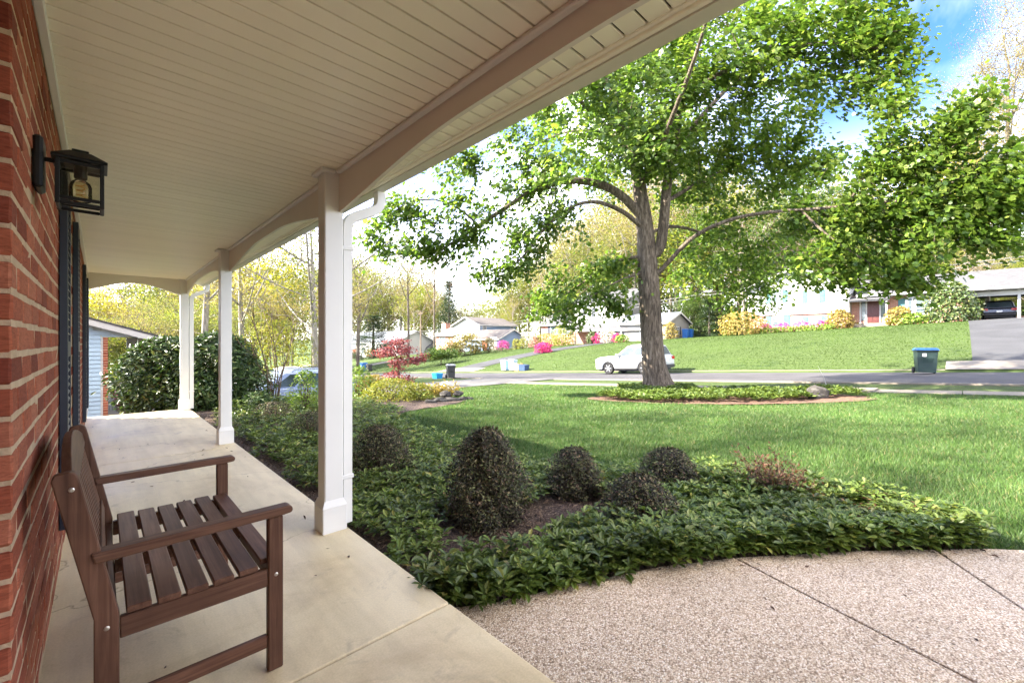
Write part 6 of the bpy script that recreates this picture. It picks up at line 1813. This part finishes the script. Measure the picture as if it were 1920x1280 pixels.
def car(name, X, Y, rz, label, paint, L=4.95, Wd=1.94, Ht=1.76, kind='suv', z=None, cat='car'):
    """x forward, y left, z up; built at the origin and then set down."""
    root = thing(name, (0, 0, 0), label, cat)
    hw = Wd / 2; f = L / 2; rw_ = .37; gb = .30
    wx = (f - .95, -f + 1.02)
    belt = Ht * .585; hood = {'suv': .62, 'van': .60, 'sedan': .60}[kind] * Ht
    def arch(cx, n=9): return [(cx + (rw_ + .07) * math.cos(math.pi * k / (n - 1)), rw_ + (rw_ + .07) * math.sin(math.pi * k / (n - 1)) * .98 - .02) for k in range(n)]
    lower = [(f - .06, gb), (f, gb + .18), (f - .01, hood * .70), (f - .10, hood * .90), (f - .42, hood * .985), (f - (1.32 if kind != 'van' else 1.0), hood + .03), (f - (1.5 if kind != 'van' else 1.2), belt + .03), (-f + .10, belt + .04), (-f + .03, belt - .1), (-f, gb + .32), (-f + .05, gb + .02)]
    ar = arch(wx[1])[::-1]; af = arch(wx[0])[::-1]
    poly = lower + [(ar[0][0], gb)] + ar + [(ar[-1][0], gb)] + [(af[0][0], gb)] + af + [(af[-1][0], gb)]
    body = part('body', MB().prism([(a, b_) for a, b_ in poly], -hw, hw, 1), paint, root, bevel=.055)
    # cabin: tapering glasshouse under a painted roof
    if kind == 'suv': b0, b1, t0, t1 = f - 1.42, -f + .12, f - 2.25, -f + .42
    elif kind == 'van': b0, b1, t0, t1 = f - 1.05, -f + .10, f - 2.05, -f + .38
    else: b0, b1, t0, t1 = f - 1.5, -f + .5, f - 2.2, -f + 1.25
    zt_ = Ht - .09; iw = hw - .06; tw = hw - .22
    zb_ = belt + .02
    part('cabin', MB().hexa([(b1, -iw, zb_), (b0, -iw, zb_), (b0, iw, zb_), (b1, iw, zb_)], [(t1, -tw, zt_), (t0, -tw, zt_), (t0, tw, zt_), (t1, tw, zt_)]), paint, root, bevel=.04)
    part('roof', MB().hexa([(t1 - .04, -tw - .02, zt_ - .015), (t0 + .05, -tw - .02, zt_ - .015), (t0 + .05, tw + .02, zt_ - .015), (t1 - .04, tw + .02, zt_ - .015)], [(t1 + .25, -tw + .12, Ht), (t0 - .3, -tw + .12, Ht), (t0 - .3, tw - .12, Ht), (t1 + .25, tw - .12, Ht)]), paint, root, bevel=.03)
    def side_pt(x_f, u, s):   # u 0 at belt .. 1 at roof, x_f 0 rear .. 1 front
        xb = b1 + (b0 - b1) * x_f; xt = t1 + (t0 - t1) * x_f
        return (xb + (xt - xb) * u, s * (iw + (tw - iw) * u + .008), zb_ + (zt_ - zb_) * u)
    cuts = {'suv': [(.03, .27), (.30, .585), (.615, .93)], 'van': [(.03, .33), (.36, .64), (.67, .88)], 'sedan': [(.08, .22), (.24, .55), (.58, .92)]}[kind]
    for s in (-1, 1):
        for a, b_ in cuts:
            q = [side_pt(a, .10, s), side_pt(b_, .10, s), side_pt(b_, .88, s), side_pt(a, .88, s)]
            i_ = [(x, y - s * .012, zq) for x, y, zq in q]
            part('side_window', MB().hexa(i_, q) if s > 0 else MB().hexa(i_[::-1], q[::-1]), M_CARG, root)
    for nm, xb, xt, sg in (('windscreen', b0, t0, 1), ('rear_window', b1, t1, -1)):
        q = []
        for u, w in ((.12, .90), (.12, -.90), (.90, -.88), (.90, .88)):
            x = xb + (xt - xb) * u + sg * .010; ww = (iw + (tw - iw) * u) * w
            q.append((x, ww, zb_ + (zt_ - zb_) * u))
        part(nm, MB().hexa([(x - sg * .012, y, zq) for x, y, zq in q], q), M_CARG, root)
    for cx in wx:
        for s in (-1, 1):
            w = part('wheel', MB().lathe([(.20, -.10), (rw_ - .03, -.11), (rw_, -.075), (rw_, .075), (rw_ - .03, .11), (.20, .10)], 22, (cx, s * (hw - .115), rw_), 1), M_TYRE, root)
            rim = MB().lathe([(.02, .085), (.235, .095), (.25, .108), (.25, .06), (.02, .06)] if s > 0 else [(.02, -.06), (.25, -.06), (.25, -.108), (.235, -.095), (.02, -.085)], 20, (cx, s * (hw - .115), rw_), 1)
            part('rim', rim, M_TRIM, w)
            sp_ = MB()
            for k in range(6):
                a_ = k * math.pi / 3; y = s * (hw - .115 + .112)
                for kk in (1,):
                    c_, s_ = math.cos(a_), math.sin(a_)
                    p = [(cx + c_ * .05 - s_ * .03, rw_ + s_ * .05 + c_ * .03), (cx + c_ * .05 + s_ * .03, rw_ + s_ * .05 - c_ * .03), (cx + c_ * .235 + s_ * .022, rw_ + s_ * .235 - c_ * .022), (cx + c_ * .235 - s_ * .022, rw_ + s_ * .235 + c_ * .022)]
                    sp_.prism(p, y - .012, y + .004, 1)
            sp_.lathe([(.06, -.012), (.06, .006)], 12, (cx, s * (hw - .115 + .112), rw_), 1)
            part('spokes', sp_, M_RIM, w)
    tr = MB()
    tr.box(-f + .2, f - .2, -hw + .12, hw - .12, gb - .1, gb + .01)
    for s in (-1, 1): tr.box(wx[1] + .46, wx[0] - .46, s * (hw - .01) - .012, s * (hw - .01) + .018, gb, gb + .10)
    part('sill_trim', tr, M_TRIM, root)
    sm = MB()
    for s in (-1, 1):
        for xs in (b1 + (b0 - b1) * cuts[1][0], b1 + (b0 - b1) * cuts[2][0], b0 - .15): sm.box(xs - .006, xs + .006, s * hw - .003 if s < 0 else s * hw - .003, s * hw + .003, gb + .12, belt - .02)
    part('door_seams', sm, M_TRIM, body)
    for s in (-1, 1):
        for xs in (b1 + (b0 - b1) * (cuts[1][0] + .06), b1 + (b0 - b1) * (cuts[2][0] + .06)): part('door_handle', MB().cbox(xs, xs + .2, s * hw - .01 if s > 0 else s * hw - .03, s * hw + .03 if s > 0 else s * hw + .01, belt - .14, belt - .11, .005), paint, body)
        part('mirror', MB().cbox(b0 - .38, b0 - .20, min(s * (hw - .02), s * (hw + .20)), max(s * (hw - .02), s * (hw + .20)), belt + .05, belt + .21, .04), paint, root)
        part('headlight', MB().cbox(f - .34, f - .012, min(s * (hw - .42), s * (hw + .006)), max(s * (hw - .42), s * (hw + .006)), hood * .70, hood * .86, .03), M_LAMP, root)
        part('tail_light', MB().cbox(-f - .006, -f + .22, min(s * (hw - .30), s * (hw + .006)), max(s * (hw - .30), s * (hw + .006)), belt - .20, belt - .02, .02), M_TAIL, root)
        if kind != 'sedan': part('roof_rail', MB().tube([(t1 + .2, s * (tw - .03), Ht - .05), (t1 + .3, s * (tw - .03), Ht + .02), (t0 - .4, s * (tw - .03), Ht + .02), (t0 - .3, s * (tw - .03), Ht - .06)], .018, 6), M_TRIM, root)
    part('grille', MB().cbox(f - .05, f + .012, -.5, .5, hood * .55, hood * .84, .02), M_TRIM, root)
    part('rear_bumper', MB().cbox(-f - .05, -f + .1, -hw + .08, hw - .08, gb + .06, gb + .24, .03), M_TRIM, root)
    part('number_plate', MB().cbox(-f - .02, -f + .02, -.16, .16, belt - .34, belt - .20, .004), M_PLATE, root)
    root.location = (X, Y, z if z is not None else Hs(X, Y))
    root.rotation_euler = (0, 0, rz)
    return root
M_WCAR = carpaint('white_car_paint', (.40, .41, .42)); M_BCAR = carpaint('blue_grey_car_paint', (.16, .21, .32), (.14, .19, .29)); M_KCAR = carpaint('black_car_paint', (.012, .012, .014)); M_SCAR = carpaint('silver_car_paint', (.46, .48, .50))
suv = car('parked_car', 24.25, 14.25, math.radians(90), 'white sport utility vehicle parked at the far kerb behind the maple trunk', M_WCAR, 4.45, 1.9, 1.78, 'suv', float(zr(14.25)) + .03)
suv.rotation_euler = (0, math.atan(.0535), math.radians(90))
vx, vy = at(560, 18.4)
car('parked_car', vx - .2, vy + .2, math.radians(178), 'blue grey minivan parked on the driveway behind the sapling', M_BCAR, 5.1, 1.98, 1.76, 'van', -1.66)
sx, sy = at(524, 22.5)
car('parked_car', sx, sy, math.radians(175), 'silver car parked beyond the blue minivan', M_SCAR, 4.7, 1.82, 1.5, 'sedan', -1.55)
kx, ky = 55.6, yx(1874, 53.2)
car('parked_car', kx, ky, 0, 'black car with its tail to the street inside the carport', M_KCAR, 4.6, 1.86, 1.62, 'suv', Hs(kx, ky) + .04)

# ------------------------------------------------------------------ bins
def bin_(name, X, Y, rz, label, bodym, lidm, w=.58, d=.70, hgt=1.08, tilt=0, z=None, wheels=True, cat='bin', group=None, sticker=None):
    root = thing(name, (0, 0, 0), label, cat, group)
    b = MB(); wb, db = w * .40, d * .38
    b.hexa([(-db, -wb, .06), (db, -wb, .06), (db, wb, .06), (-db, wb, .06)], [(-d / 2 + .03, -w / 2 + .02, hgt - .14), (d / 2 - .03, -w / 2 + .02, hgt - .14), (d / 2 - .03, w / 2 - .02, hgt - .14), (-d / 2 + .03, w / 2 - .02, hgt - .14)])
    body = part('body', b, bodym, root, bevel=.02)
    part('rim', MB().cbox(-d / 2, d / 2, -w / 2, w / 2, hgt - .15, hgt - .09, .015), bodym, body)
    part('lid', MB().hexa([(-d / 2 - .04, -w / 2 - .02, hgt - .088), (d / 2 + .03, -w / 2 - .02, hgt - .088), (d / 2 + .03, w / 2 + .02, hgt - .088), (-d / 2 - .04, w / 2 + .02, hgt - .088)], [(-d / 2 + .03, -w / 2 + .05, hgt), (d / 2 - .05, -w / 2 + .05, hgt - .01), (d / 2 - .05, w / 2 - .05, hgt - .01), (-d / 2 + .03, w / 2 - .05, hgt)]), lidm, root, bevel=.012)
    part('handle', MB().tube([(d / 2 - .03, -w / 2 + .08, hgt - .16), (d / 2 + .09, -w / 2 + .08, hgt - .12), (d / 2 + .09, w / 2 - .08, hgt - .12), (d / 2 - .03, w / 2 - .08, hgt - .16)], .016, 6), bodym, root)
    if wheels:
        for s in (-1, 1): part('wheel', MB().lathe([(.03, -.03), (.12, -.03), (.13, 0), (.12, .03), (.03, .03)], 16, (d * .36, s * (wb + .05), .13), 1), M_TYRE, root)
        part('axle', MB().tube([(d * .36, -wb - .05, .13), (d * .36, wb + .05, .13)], .012, 6), M_TRIM, root)
    part('front_panel', MB().hexa([(-db - .012, -wb * .55, .38), (-db + .03, -wb * .55, .38), (-db + .03, wb * .55, .38), (-db - .012, wb * .55, .38)], [(-d / 2 + .015, -wb * .6, hgt - .4), (-d / 2 + .06, -wb * .6, hgt - .4), (-d / 2 + .06, wb * .6, hgt - .4), (-d / 2 + .015, wb * .6, hgt - .4)]), bodym, body)
    if sticker: part('sticker', MB().box(-d * .47, -d * .44, w * .05, w * .24, hgt - .34, hgt - .22), sticker, body)
    root.location = (X, Y, (Hs(X, Y) if z is None else z)); root.rotation_euler = (0, tilt, rz)
    return root
M_BING = pm('dark_green_plastic', (.022, .045, .040), (.018, .036, .034), 3, .5, .1); M_BINB = pm('blue_plastic', (.02, .12, .36), (.018, .10, .30), 3, .45, .1); M_BINK = pm('charcoal_plastic', (.035, .036, .038), None, 3, .55, .1)
M_BINL = pm('pale_blue_plastic', (.30, .42, .50), (.25, .36, .44), 3, .5, .1); M_BINT = pm('tan_plastic', (.55, .40, .18), None, 3, .6, .1); M_BINS = pm('grey_plastic', (.22, .23, .24), None, 3, .6, .1)
def Xroad(px, X): return X, yx(px, X)
bx, by = Xroad(1735, 24.0)
bin_('wheelie_bin', bx, by, math.radians(14), 'dark green wheeled bin with a blue lid at the far kerb by the driveway', M_BING, M_BINB, .66, .74, 1.04, z=float(zr(by)) + .03, sticker=M_PLATE)
xb_, yb_ = xy(1275, yG) - .2, yG - .8
bin_('wheelie_bin', xb_, yb_, .2, 'blue wheeled bin at the garage wall, the one nearer the shuttered window', M_BINB, M_BINB, .72, .8, 1.25)
bin_('wheelie_bin', xb_ + 1.35, yb_, .1, 'blue wheeled bin at the far corner of the garage wall', M_BINB, M_BINB, .72, .8, 1.25)
q1 = Xroad(682, 26.3); bin_('wheelie_bin', *q1, .1, 'blue wheeled bin on the far kerb beyond the red maple', M_BINB, M_BINB, .72, .8, 1.2)
q1 = Xroad(692, 26.3); bin_('trash_can', *q1, .1, 'charcoal bin standing right of the blue one beyond the red maple', M_BINK, M_BINK, .65, .65, .95)
q1 = Xroad(845, 16.6); bin_('trash_can', *q1, 1.2, 'charcoal wheeled bin at our kerb beside a blue tub', M_BINK, M_BINS, .55, .62, .95, z=Hs(*q1))
q1 = Xroad(947, 26.0); bin_('trash_can', *q1, .2, 'pale blue bin on the far kerb, left one of the pair', M_BINL, M_BINL, .62, .62, .98, wheels=False)
q1 = Xroad(961.5, 26.0); bin_('trash_can', *q1, .2, 'pale blue bin on the far kerb, right one of the pair beside the tan tub', M_BINL, M_BINL, .62, .62, .98, wheels=False)
def tub(px, X, label, m, w=.5, d=.62, hgt=.36):
    x, y = Xroad(px, X); z = Hs(x, y)
    root = thing('recycling_tub', (x, y, z), label, 'tub')
    t = MB(); n = 4
    o0 = [(x - w * .42, y - d * .42, z), (x + w * .42, y - d * .42, z), (x + w * .42, y + d * .42, z), (x - w * .42, y + d * .42, z)]
    o1 = [(x - w * .5, y - d * .5, z + hgt), (x + w * .5, y - d * .5, z + hgt), (x + w * .5, y + d * .5, z + hgt), (x - w * .5, y + d * .5, z + hgt)]
    i1 = [(x - w * .45, y - d * .46, z + hgt), (x + w * .45, y - d * .46, z + hgt), (x + w * .45, y + d * .46, z + hgt), (x - w * .45, y + d * .46, z + hgt)]
    i0 = [(x - w * .38, y - d * .38, z + .03), (x + w * .38, y - d * .38, z + .03), (x + w * .38, y + d * .38, z + .03), (x - w * .38, y + d * .38, z + .03)]
    t.add(o0 + o1 + i1 + i0, [(3, 2, 1, 0)] + [(i, (i + 1) % 4, 4 + (i + 1) % 4, 4 + i) for i in range(4)] + [(4 + i, 4 + (i + 1) % 4, 8 + (i + 1) % 4, 8 + i) for i in range(4)] + [(8 + i, 8 + (i + 1) % 4, 12 + (i + 1) % 4, 12 + i) for i in range(4)] + [(12, 13, 14, 15)])
    part('shell', t, m, root)
    part('rim', MB().box(x - w * .53, x - w * .5 - .002, y - d * .5, y + d * .5, z + hgt - .06, z + hgt - .01), m, root)
tub(820, 16.5, 'blue open tub lying at our kerb left of the charcoal bin', pm('bright_blue_plastic', (.02, .26, .55), None, 3, .5, .1))
tub(971, 26.1, 'tan tub on the far kerb beside the pale blue bins', M_BINT, .6, .7, .6)
tub(982, 26.1, 'low dark blue tub on the far kerb, last in the row of bins', pm('deep_blue_plastic', (.03, .06, .14), None, 3, .5, .1), .6, .8, .5)

# ------------------------------------------------------------------ rocks, stake, cables
M_ROCK = barkmat('lichen_rock', (.018, .017, .016), (.045, .042, .04), (.085, .082, .078), 5, 1, .6, .03)
M_ROCKW = barkmat('white_rock', (.42, .41, .39), (.62, .61, .58), (.74, .73, .70), 5, 1, .4, .02)
def rock(X, Y, sx_, sy_, sz_, label, m=None, seed=0, z=None, group=None):
    bm = bmesh.new(); bmesh.ops.create_icosphere(bm, subdivisions=3, radius=1)
    rr = random.Random(seed); ph = [rr.uniform(0, 6) for _ in range(9)]
    z = Hs(X, Y) if z is None else z
    planes = [(Vector((rr.gauss(0, 1), rr.gauss(0, 1), rr.gauss(0, .8))).normalized(), rr.uniform(.55, .85)) for _ in range(9)]
    for v in bm.verts:
        for n_, d_ in planes:
            k = v.co.dot(n_)
            if k > d_: v.co -= n_ * (k - d_) * .9
        c = v.co
        s = 1 + .05 * math.sin(c.x * 7 + ph[3]) * math.sin(c.y * 7 + ph[4]) + .03 * math.sin(c.z * 11 + ph[5])
        v.co = Vector((c.x * s * sx_, c.y * s * sy_, c.z * s * sz_ + sz_ * .35))
    me = bpy.data.meshes.new('rock'); bm.to_mesh(me); bm.free()
    o = link('rock', me, m or M_ROCK); o.location = (X, Y, z); o.rotation_euler = (0, 0, rr.uniform(0, 6))
    tag(o, label, 'rock', group)
    return o
rx_, ry_ = at(1533, 9.9)
rock(rx_, ry_, .24, .2, .25, 'grey boulder at the right end of the island bed', seed=4)
RK = 'rocks stacked along the lawn edge of the far bed'
for i, (p_, Z_, s, lz, lb) in enumerate(((806, 10.6, .20, .0, 'dark flat rock at the left end of the stacked edging'), (826, 10.8, .22, .0, 'flat rock second in the stacked edging'), (846, 11.0, .24, .0, 'broad flat rock in the middle of the stacked edging'), (866, 11.2, .20, .0, 'rounded rock near the right end of the stacked edging'), (879, 11.4, .16, .0, 'smallest rock at the right end of the stacked edging'), (836, 11.1, .20, .15, 'rock lying on top of the stacked edging'), (858, 11.4, .18, .15, 'rock lying on top of the right half of the edging'))):
    X, Y = at(p_, Z_); rock(X, Y, s, s * .8, s * .45, lb, seed=20 + i, z=Hs(X, Y) + lz, group=RK)
X, Y = at(838, 11.9); rock(X, Y, .26, .2, .2, 'pale white rock behind the stacked edging', M_ROCKW, 31, Hs(X, Y) + .2)
X, Y = at(1556, 11.3); zq = Hs(X, Y)
st = part('garden_stake', MB().tube([(X, Y, zq - .1), (X - .12, Y + .10, zq + .35), (X - .30, Y + .2, zq + .68)], [.006, .005, .003], 6), M_FW, None); tag(st, 'thin white rod leaning up from the island bed by the boulder', 'stake')
M_WIRE = pm('wire_sheath', (.10, .10, .105), None, 3, .6, 0)
M_POLE = barkmat('pole_wood', (.10, .08, .06), (.18, .14, .11), (.24, .2, .16), 5, 8, .3, .01)
PXL = 48.3
def pole(Y, label):
    z = Hs(PXL, Y)
    root = thing('utility_pole', (PXL, Y, z), label, 'utility pole')
    part('post', MB().tube([(PXL, Y, z - 1), (PXL, Y, z + 9)], [.16, .11], 10), M_POLE, root)
    part('crossarm', MB().box(PXL - .06, PXL + .06, Y - .9, Y + .9, z + 8.4, z + 8.52), M_POLE, root)
def cable(y0, y1, dz, label, x=PXL, sag=.5):
    pts = []
    for k in range(21):
        u = k / 20; y = y0 + (y1 - y0) * u
        pts.append((x, y, float(zr(y0)) * (1 - u) + float(zr(y1)) * u + dz - 4 * sag * u * (1 - u)))
    tag(part('cable', MB().tube(pts, .028, 5), M_WIRE, None), label, 'cable')
cable(-34, 20, 7.75, 'upper black cable strung past the grey roof on the right'); cable(-34, 20, 7.45, 'lower black cable strung past the grey roof on the right')
cable(20, 78, 7.6, 'upper cable crossing in front of the house behind the maple'); cable(20, 78, 7.25, 'lower cable crossing in front of the house behind the maple')
cable(78, 130, 7.4, 'cable crossing above the far white portico house')
pole(78, 'thin wooden utility pole left of the blue house')

# ------------------------------------------------------------------ garden shrubs across the street
def gs(name, px_, X, w, hgt, leaf, label, n=700, size=(.12, .22), shape='mound', group=None, tmpl=LEAF_TUFT, cat='shrub'):
    Y = yx(px_, X)
    return shrub(name, X, Y, w, hgt, leaf, label, group, n, size, shape, tmpl, cat, 7)
gs('holly_bush', 1782, 48.8, 3.3, 3.1, L_HOLLY, 'large conical holly bush beside the carport', 3200, (.12, .22), 'egg')
gs('ochre_shrub', 1390, 47.5, 4.6, 2.3, L_OCHRE, 'big golden shrub at the left corner of the white house', 2200)
gs('ochre_shrub', 1574, 48.9, 2.1, 1.7, L_OCHRE, 'round orange green shrub between the white wing and the front door', 1100)
gs('ochre_shrub', 1686, 49.6, 2.0, 1.5, L_OCHRE, 'golden shrub right of the mahogany front door', 900)
gs('green_shrub', 1712, 49.2, 2.4, .9, L_BRIGHT, 'low fresh green shrub under the bay window', 700)
AZ = 'azaleas along the white house'
for p_, w, lb in ((1437, 1.4, 'magenta azalea under the left lower window of the white house'), (1468, 1.3, 'magenta azalea between the lower windows, left one'), (1503, 1.7, 'magenta azalea between the lower windows, right one'), (1542, 1.2, 'magenta azalea under the right lower window of the white house')):
    gs('azalea', p_, 49.2, w, .9, L_PINK, lb, 420, (.10, .18), 'mound', AZ)
for i, p_ in enumerate(range(1365, 1565, 14)):
    gs('box_hedge', p_, 48.3, 1.1, .5, L_BRIGHT, 'low clipped green hedge plant edging the raised lawn of the white house', 160, (.1, .18), 'box', 'low hedge plants along the white house')
gs('azalea', 1019, 36.5, 1.9, 1.15, L_MAG, 'bright crimson azalea alone in the sloping lawn', 1500, (.09, .15), 'box')
gs('azalea', 942, 44, 2.2, 1.4, L_PINK, 'pink azalea beside the blue house garage', 800, (.12, .2))
gs('azalea', 1121, 48, 1.6, 1.3, L_MAG, 'crimson azalea at the porch of the house behind the maple', 500, (.12, .2))
gs('azalea', 1158, 47.5, 1.5, 1.1, L_MAG, 'crimson azalea left of the maple trunk by the garage', 420, (.12, .2))
gs('blossom_shrub', 1140, 47.6, 2.3, 1.9, L_WHITE, 'white blossoming shrub in front of the long porch', 700)
gs('blossom_shrub', 992, 48, 2.6, 2.4, L_WHITE, 'pale blossoming shrub between the two middle houses', 700)
gs('blossom_shrub', 1001, 46.5, 1.6, 1.7, leafmat('rose_blossom', [(0, (.6, .22, .2)), (.6, (.7, .36, .33)), (1, (.3, .3, .12))], .3, .6, .15, 3), 'salmon pink shrub right of the blue house', 500)
gs('golden_shrub', 1057, 48, 3.4, 2.9, L_YG, 'golden green shrub left of the long porch', 1500)
gs('golden_shrub', 1027, 48.5, 4.2, 1.9, L_OCHRE, 'wide golden shrub under the brick wing window', 1200)
gs('green_shrub', 1110, 47.8, 1.5, 1.6, L_HOLLY, 'dark green shrub at the porch steps', 500)
gs('green_shrub', 1166, 46.3, 1.8, .9, L_BRIGHT, 'bright green low shrub beside the far driveway', 400)
gs('grey_shrub', 1256, 48.6, 1.8, 1.9, L_OCHRE, 'brownish shrub at the garage corner right of the trunk', 600)
gs('green_shrub', 917, 41, 1.9, 2.0, leafmat('bronze_leaves', [(0, (.09, .07, .03)), (.5, (.15, .12, .05)), (1, (.2, .2, .07))], .3, .6, .2, 2), 'bronze green shrub at the lawn left of the crimson azalea', 700)
gs('low_plants', 938, 40, 3.0, .6, L_HOLLY, 'low blue green clump in the lawn bed below the pink azalea', 500, (.14, .26), 'mound', None, LEAF_NARROW, 'plant')
cloud_tree('dogwood', 870, 62, [(865, 645, 0, 24, 1.6), (890, 652, 0, 18, 1), (850, 655, 0, 18, 1), (870, 632, 0, 16, .8)], LM['gold'], 'small round golden green tree in front of the blue house', (664, 655, 0), 2200, (.18, .34), .09)
cloud_tree('dogwood', 826, 52, [(826, 660, 0, 20, 1.6), (812, 668, 0, 14, .8), (842, 664, 0, 14, .8)], LM['green'], 'small domed green tree left of the blue house driveway', (674, 668, 0), 1800, (.15, .28), .08)
gs('low_plants', 815, 34, 2.2, .7, L_YG, 'yellow green low mound near the far kerb', 400, (.1, .2), 'mound', None, LEAF_TUFT, 'plant')
gs('azalea', 664, 46, 3.4, 2.2, leafmat('coral_flowers', [(0, (.42, .09, .07)), (.5, (.5, .2, .13)), (1, (.2, .22, .06))], .3, .6, .2, 2), 'coral flowering shrub at the left of the white portico house', 900, (.16, .3))
gs('ochre_shrub', 700, 46, 4.4, 2.0, L_OCHRE, 'golden shrub in front of the white portico', 900, (.16, .3))
gs('blossom_shrub', 830, 55, 3.2, 3.4, L_WHITE, 'white flowering shrub by the chimney of the blue house', 700, (.16, .3))
for i, p_ in enumerate((968, 980)):
    gs('ball_shrub', p_, 44.5, 1.4, 1.5, L_YG, ('round pale shrub left of the blue garage window', 'round pale shrub right under the blue garage window')[i], 350, (.12, .2))
# undergrowth closing the foot of the woods
nu = 16000
pxs = NP.uniform(560, 2080, nu); tt = (pxs - 960) / FPX
Xu = NP.uniform(62, 84, nu); Zu = Xu / (SN + CS * tt); kk = Zu < 150
pxs, tt, Zu = pxs[kk], tt[kk], Zu[kk]; Xu, Yu = Zu * (SN + CS * tt), Zu * (CS - SN * tt)
P = np.stack([Xu, Yu, H(Xu, Yu) + NP.random(len(Xu)) ** 1.1 * (2.4 + 1.3 * np.sin(Yu * .35) + .8 * np.sin(Yu * .9))], 1)
V, F = leaves(P, UP * .4 + NP.normal(size=P.shape) * .7, NP.uniform(.3, .7, len(P)), LEAF_TUFT, NP)
o = link('undergrowth', fast_mesh('undergrowth', V, F), LM['green']); o['kind'] = 'stuff'
tag(o, 'green undergrowth at the foot of the woods behind the houses', 'undergrowth')
nu = 9000
pxs = NP.uniform(140, 640, nu); tt = (pxs - 960) / FPX; Zu = NP.uniform(44, 95, nu); Xu, Yu = Zu * (SN + CS * tt), Zu * (CS - SN * tt)
kk = (Xu < 13) | (Xu > 30); Xu, Yu = Xu[kk], Yu[kk]
P = np.stack([Xu, Yu, H(Xu, Yu) + NP.random(len(Xu)) ** 1.1 * (2.6 + 1.4 * np.sin(Yu * .35))], 1)
V, F = leaves(P, UP * .4 + NP.normal(size=P.shape) * .7, NP.uniform(.25, .6, len(P)), LEAF_TUFT, NP)
o = link('undergrowth', fast_mesh('undergrowth', V, F), LM['spring']); o['kind'] = 'stuff'
tag(o, 'yellow green undergrowth beyond the neighbouring blue house', 'undergrowth')
import OpenImageIO as o, numpy as np
b=o.ImageBuf('/workdir/render_main.png'); a=(b.get_pixels(o.FLOAT)*255)
s=1024/1920
for n,x,y in (('ceil near',600,60),('ceil mid',300,250),('ceil far',300,470),('beam',760,250),('col white',622,700),('col dark',600,700),('floor near',500,1150),('floor mid',420,860),('floor far',260,790),('walk',1400,1200),('lawn shade',1150,830),('lawn lit',1500,830),('farlawn',1500,650),('brick',60,700),('sky',1650,200),('road',1500,712),('cover',1200,1040)):
    p=a[int(y*s)-3:int(y*s)+4,int(x*s)-3:int(x*s)+4,:3].reshape(-1,3).mean(0); print(n,p.astype(int))
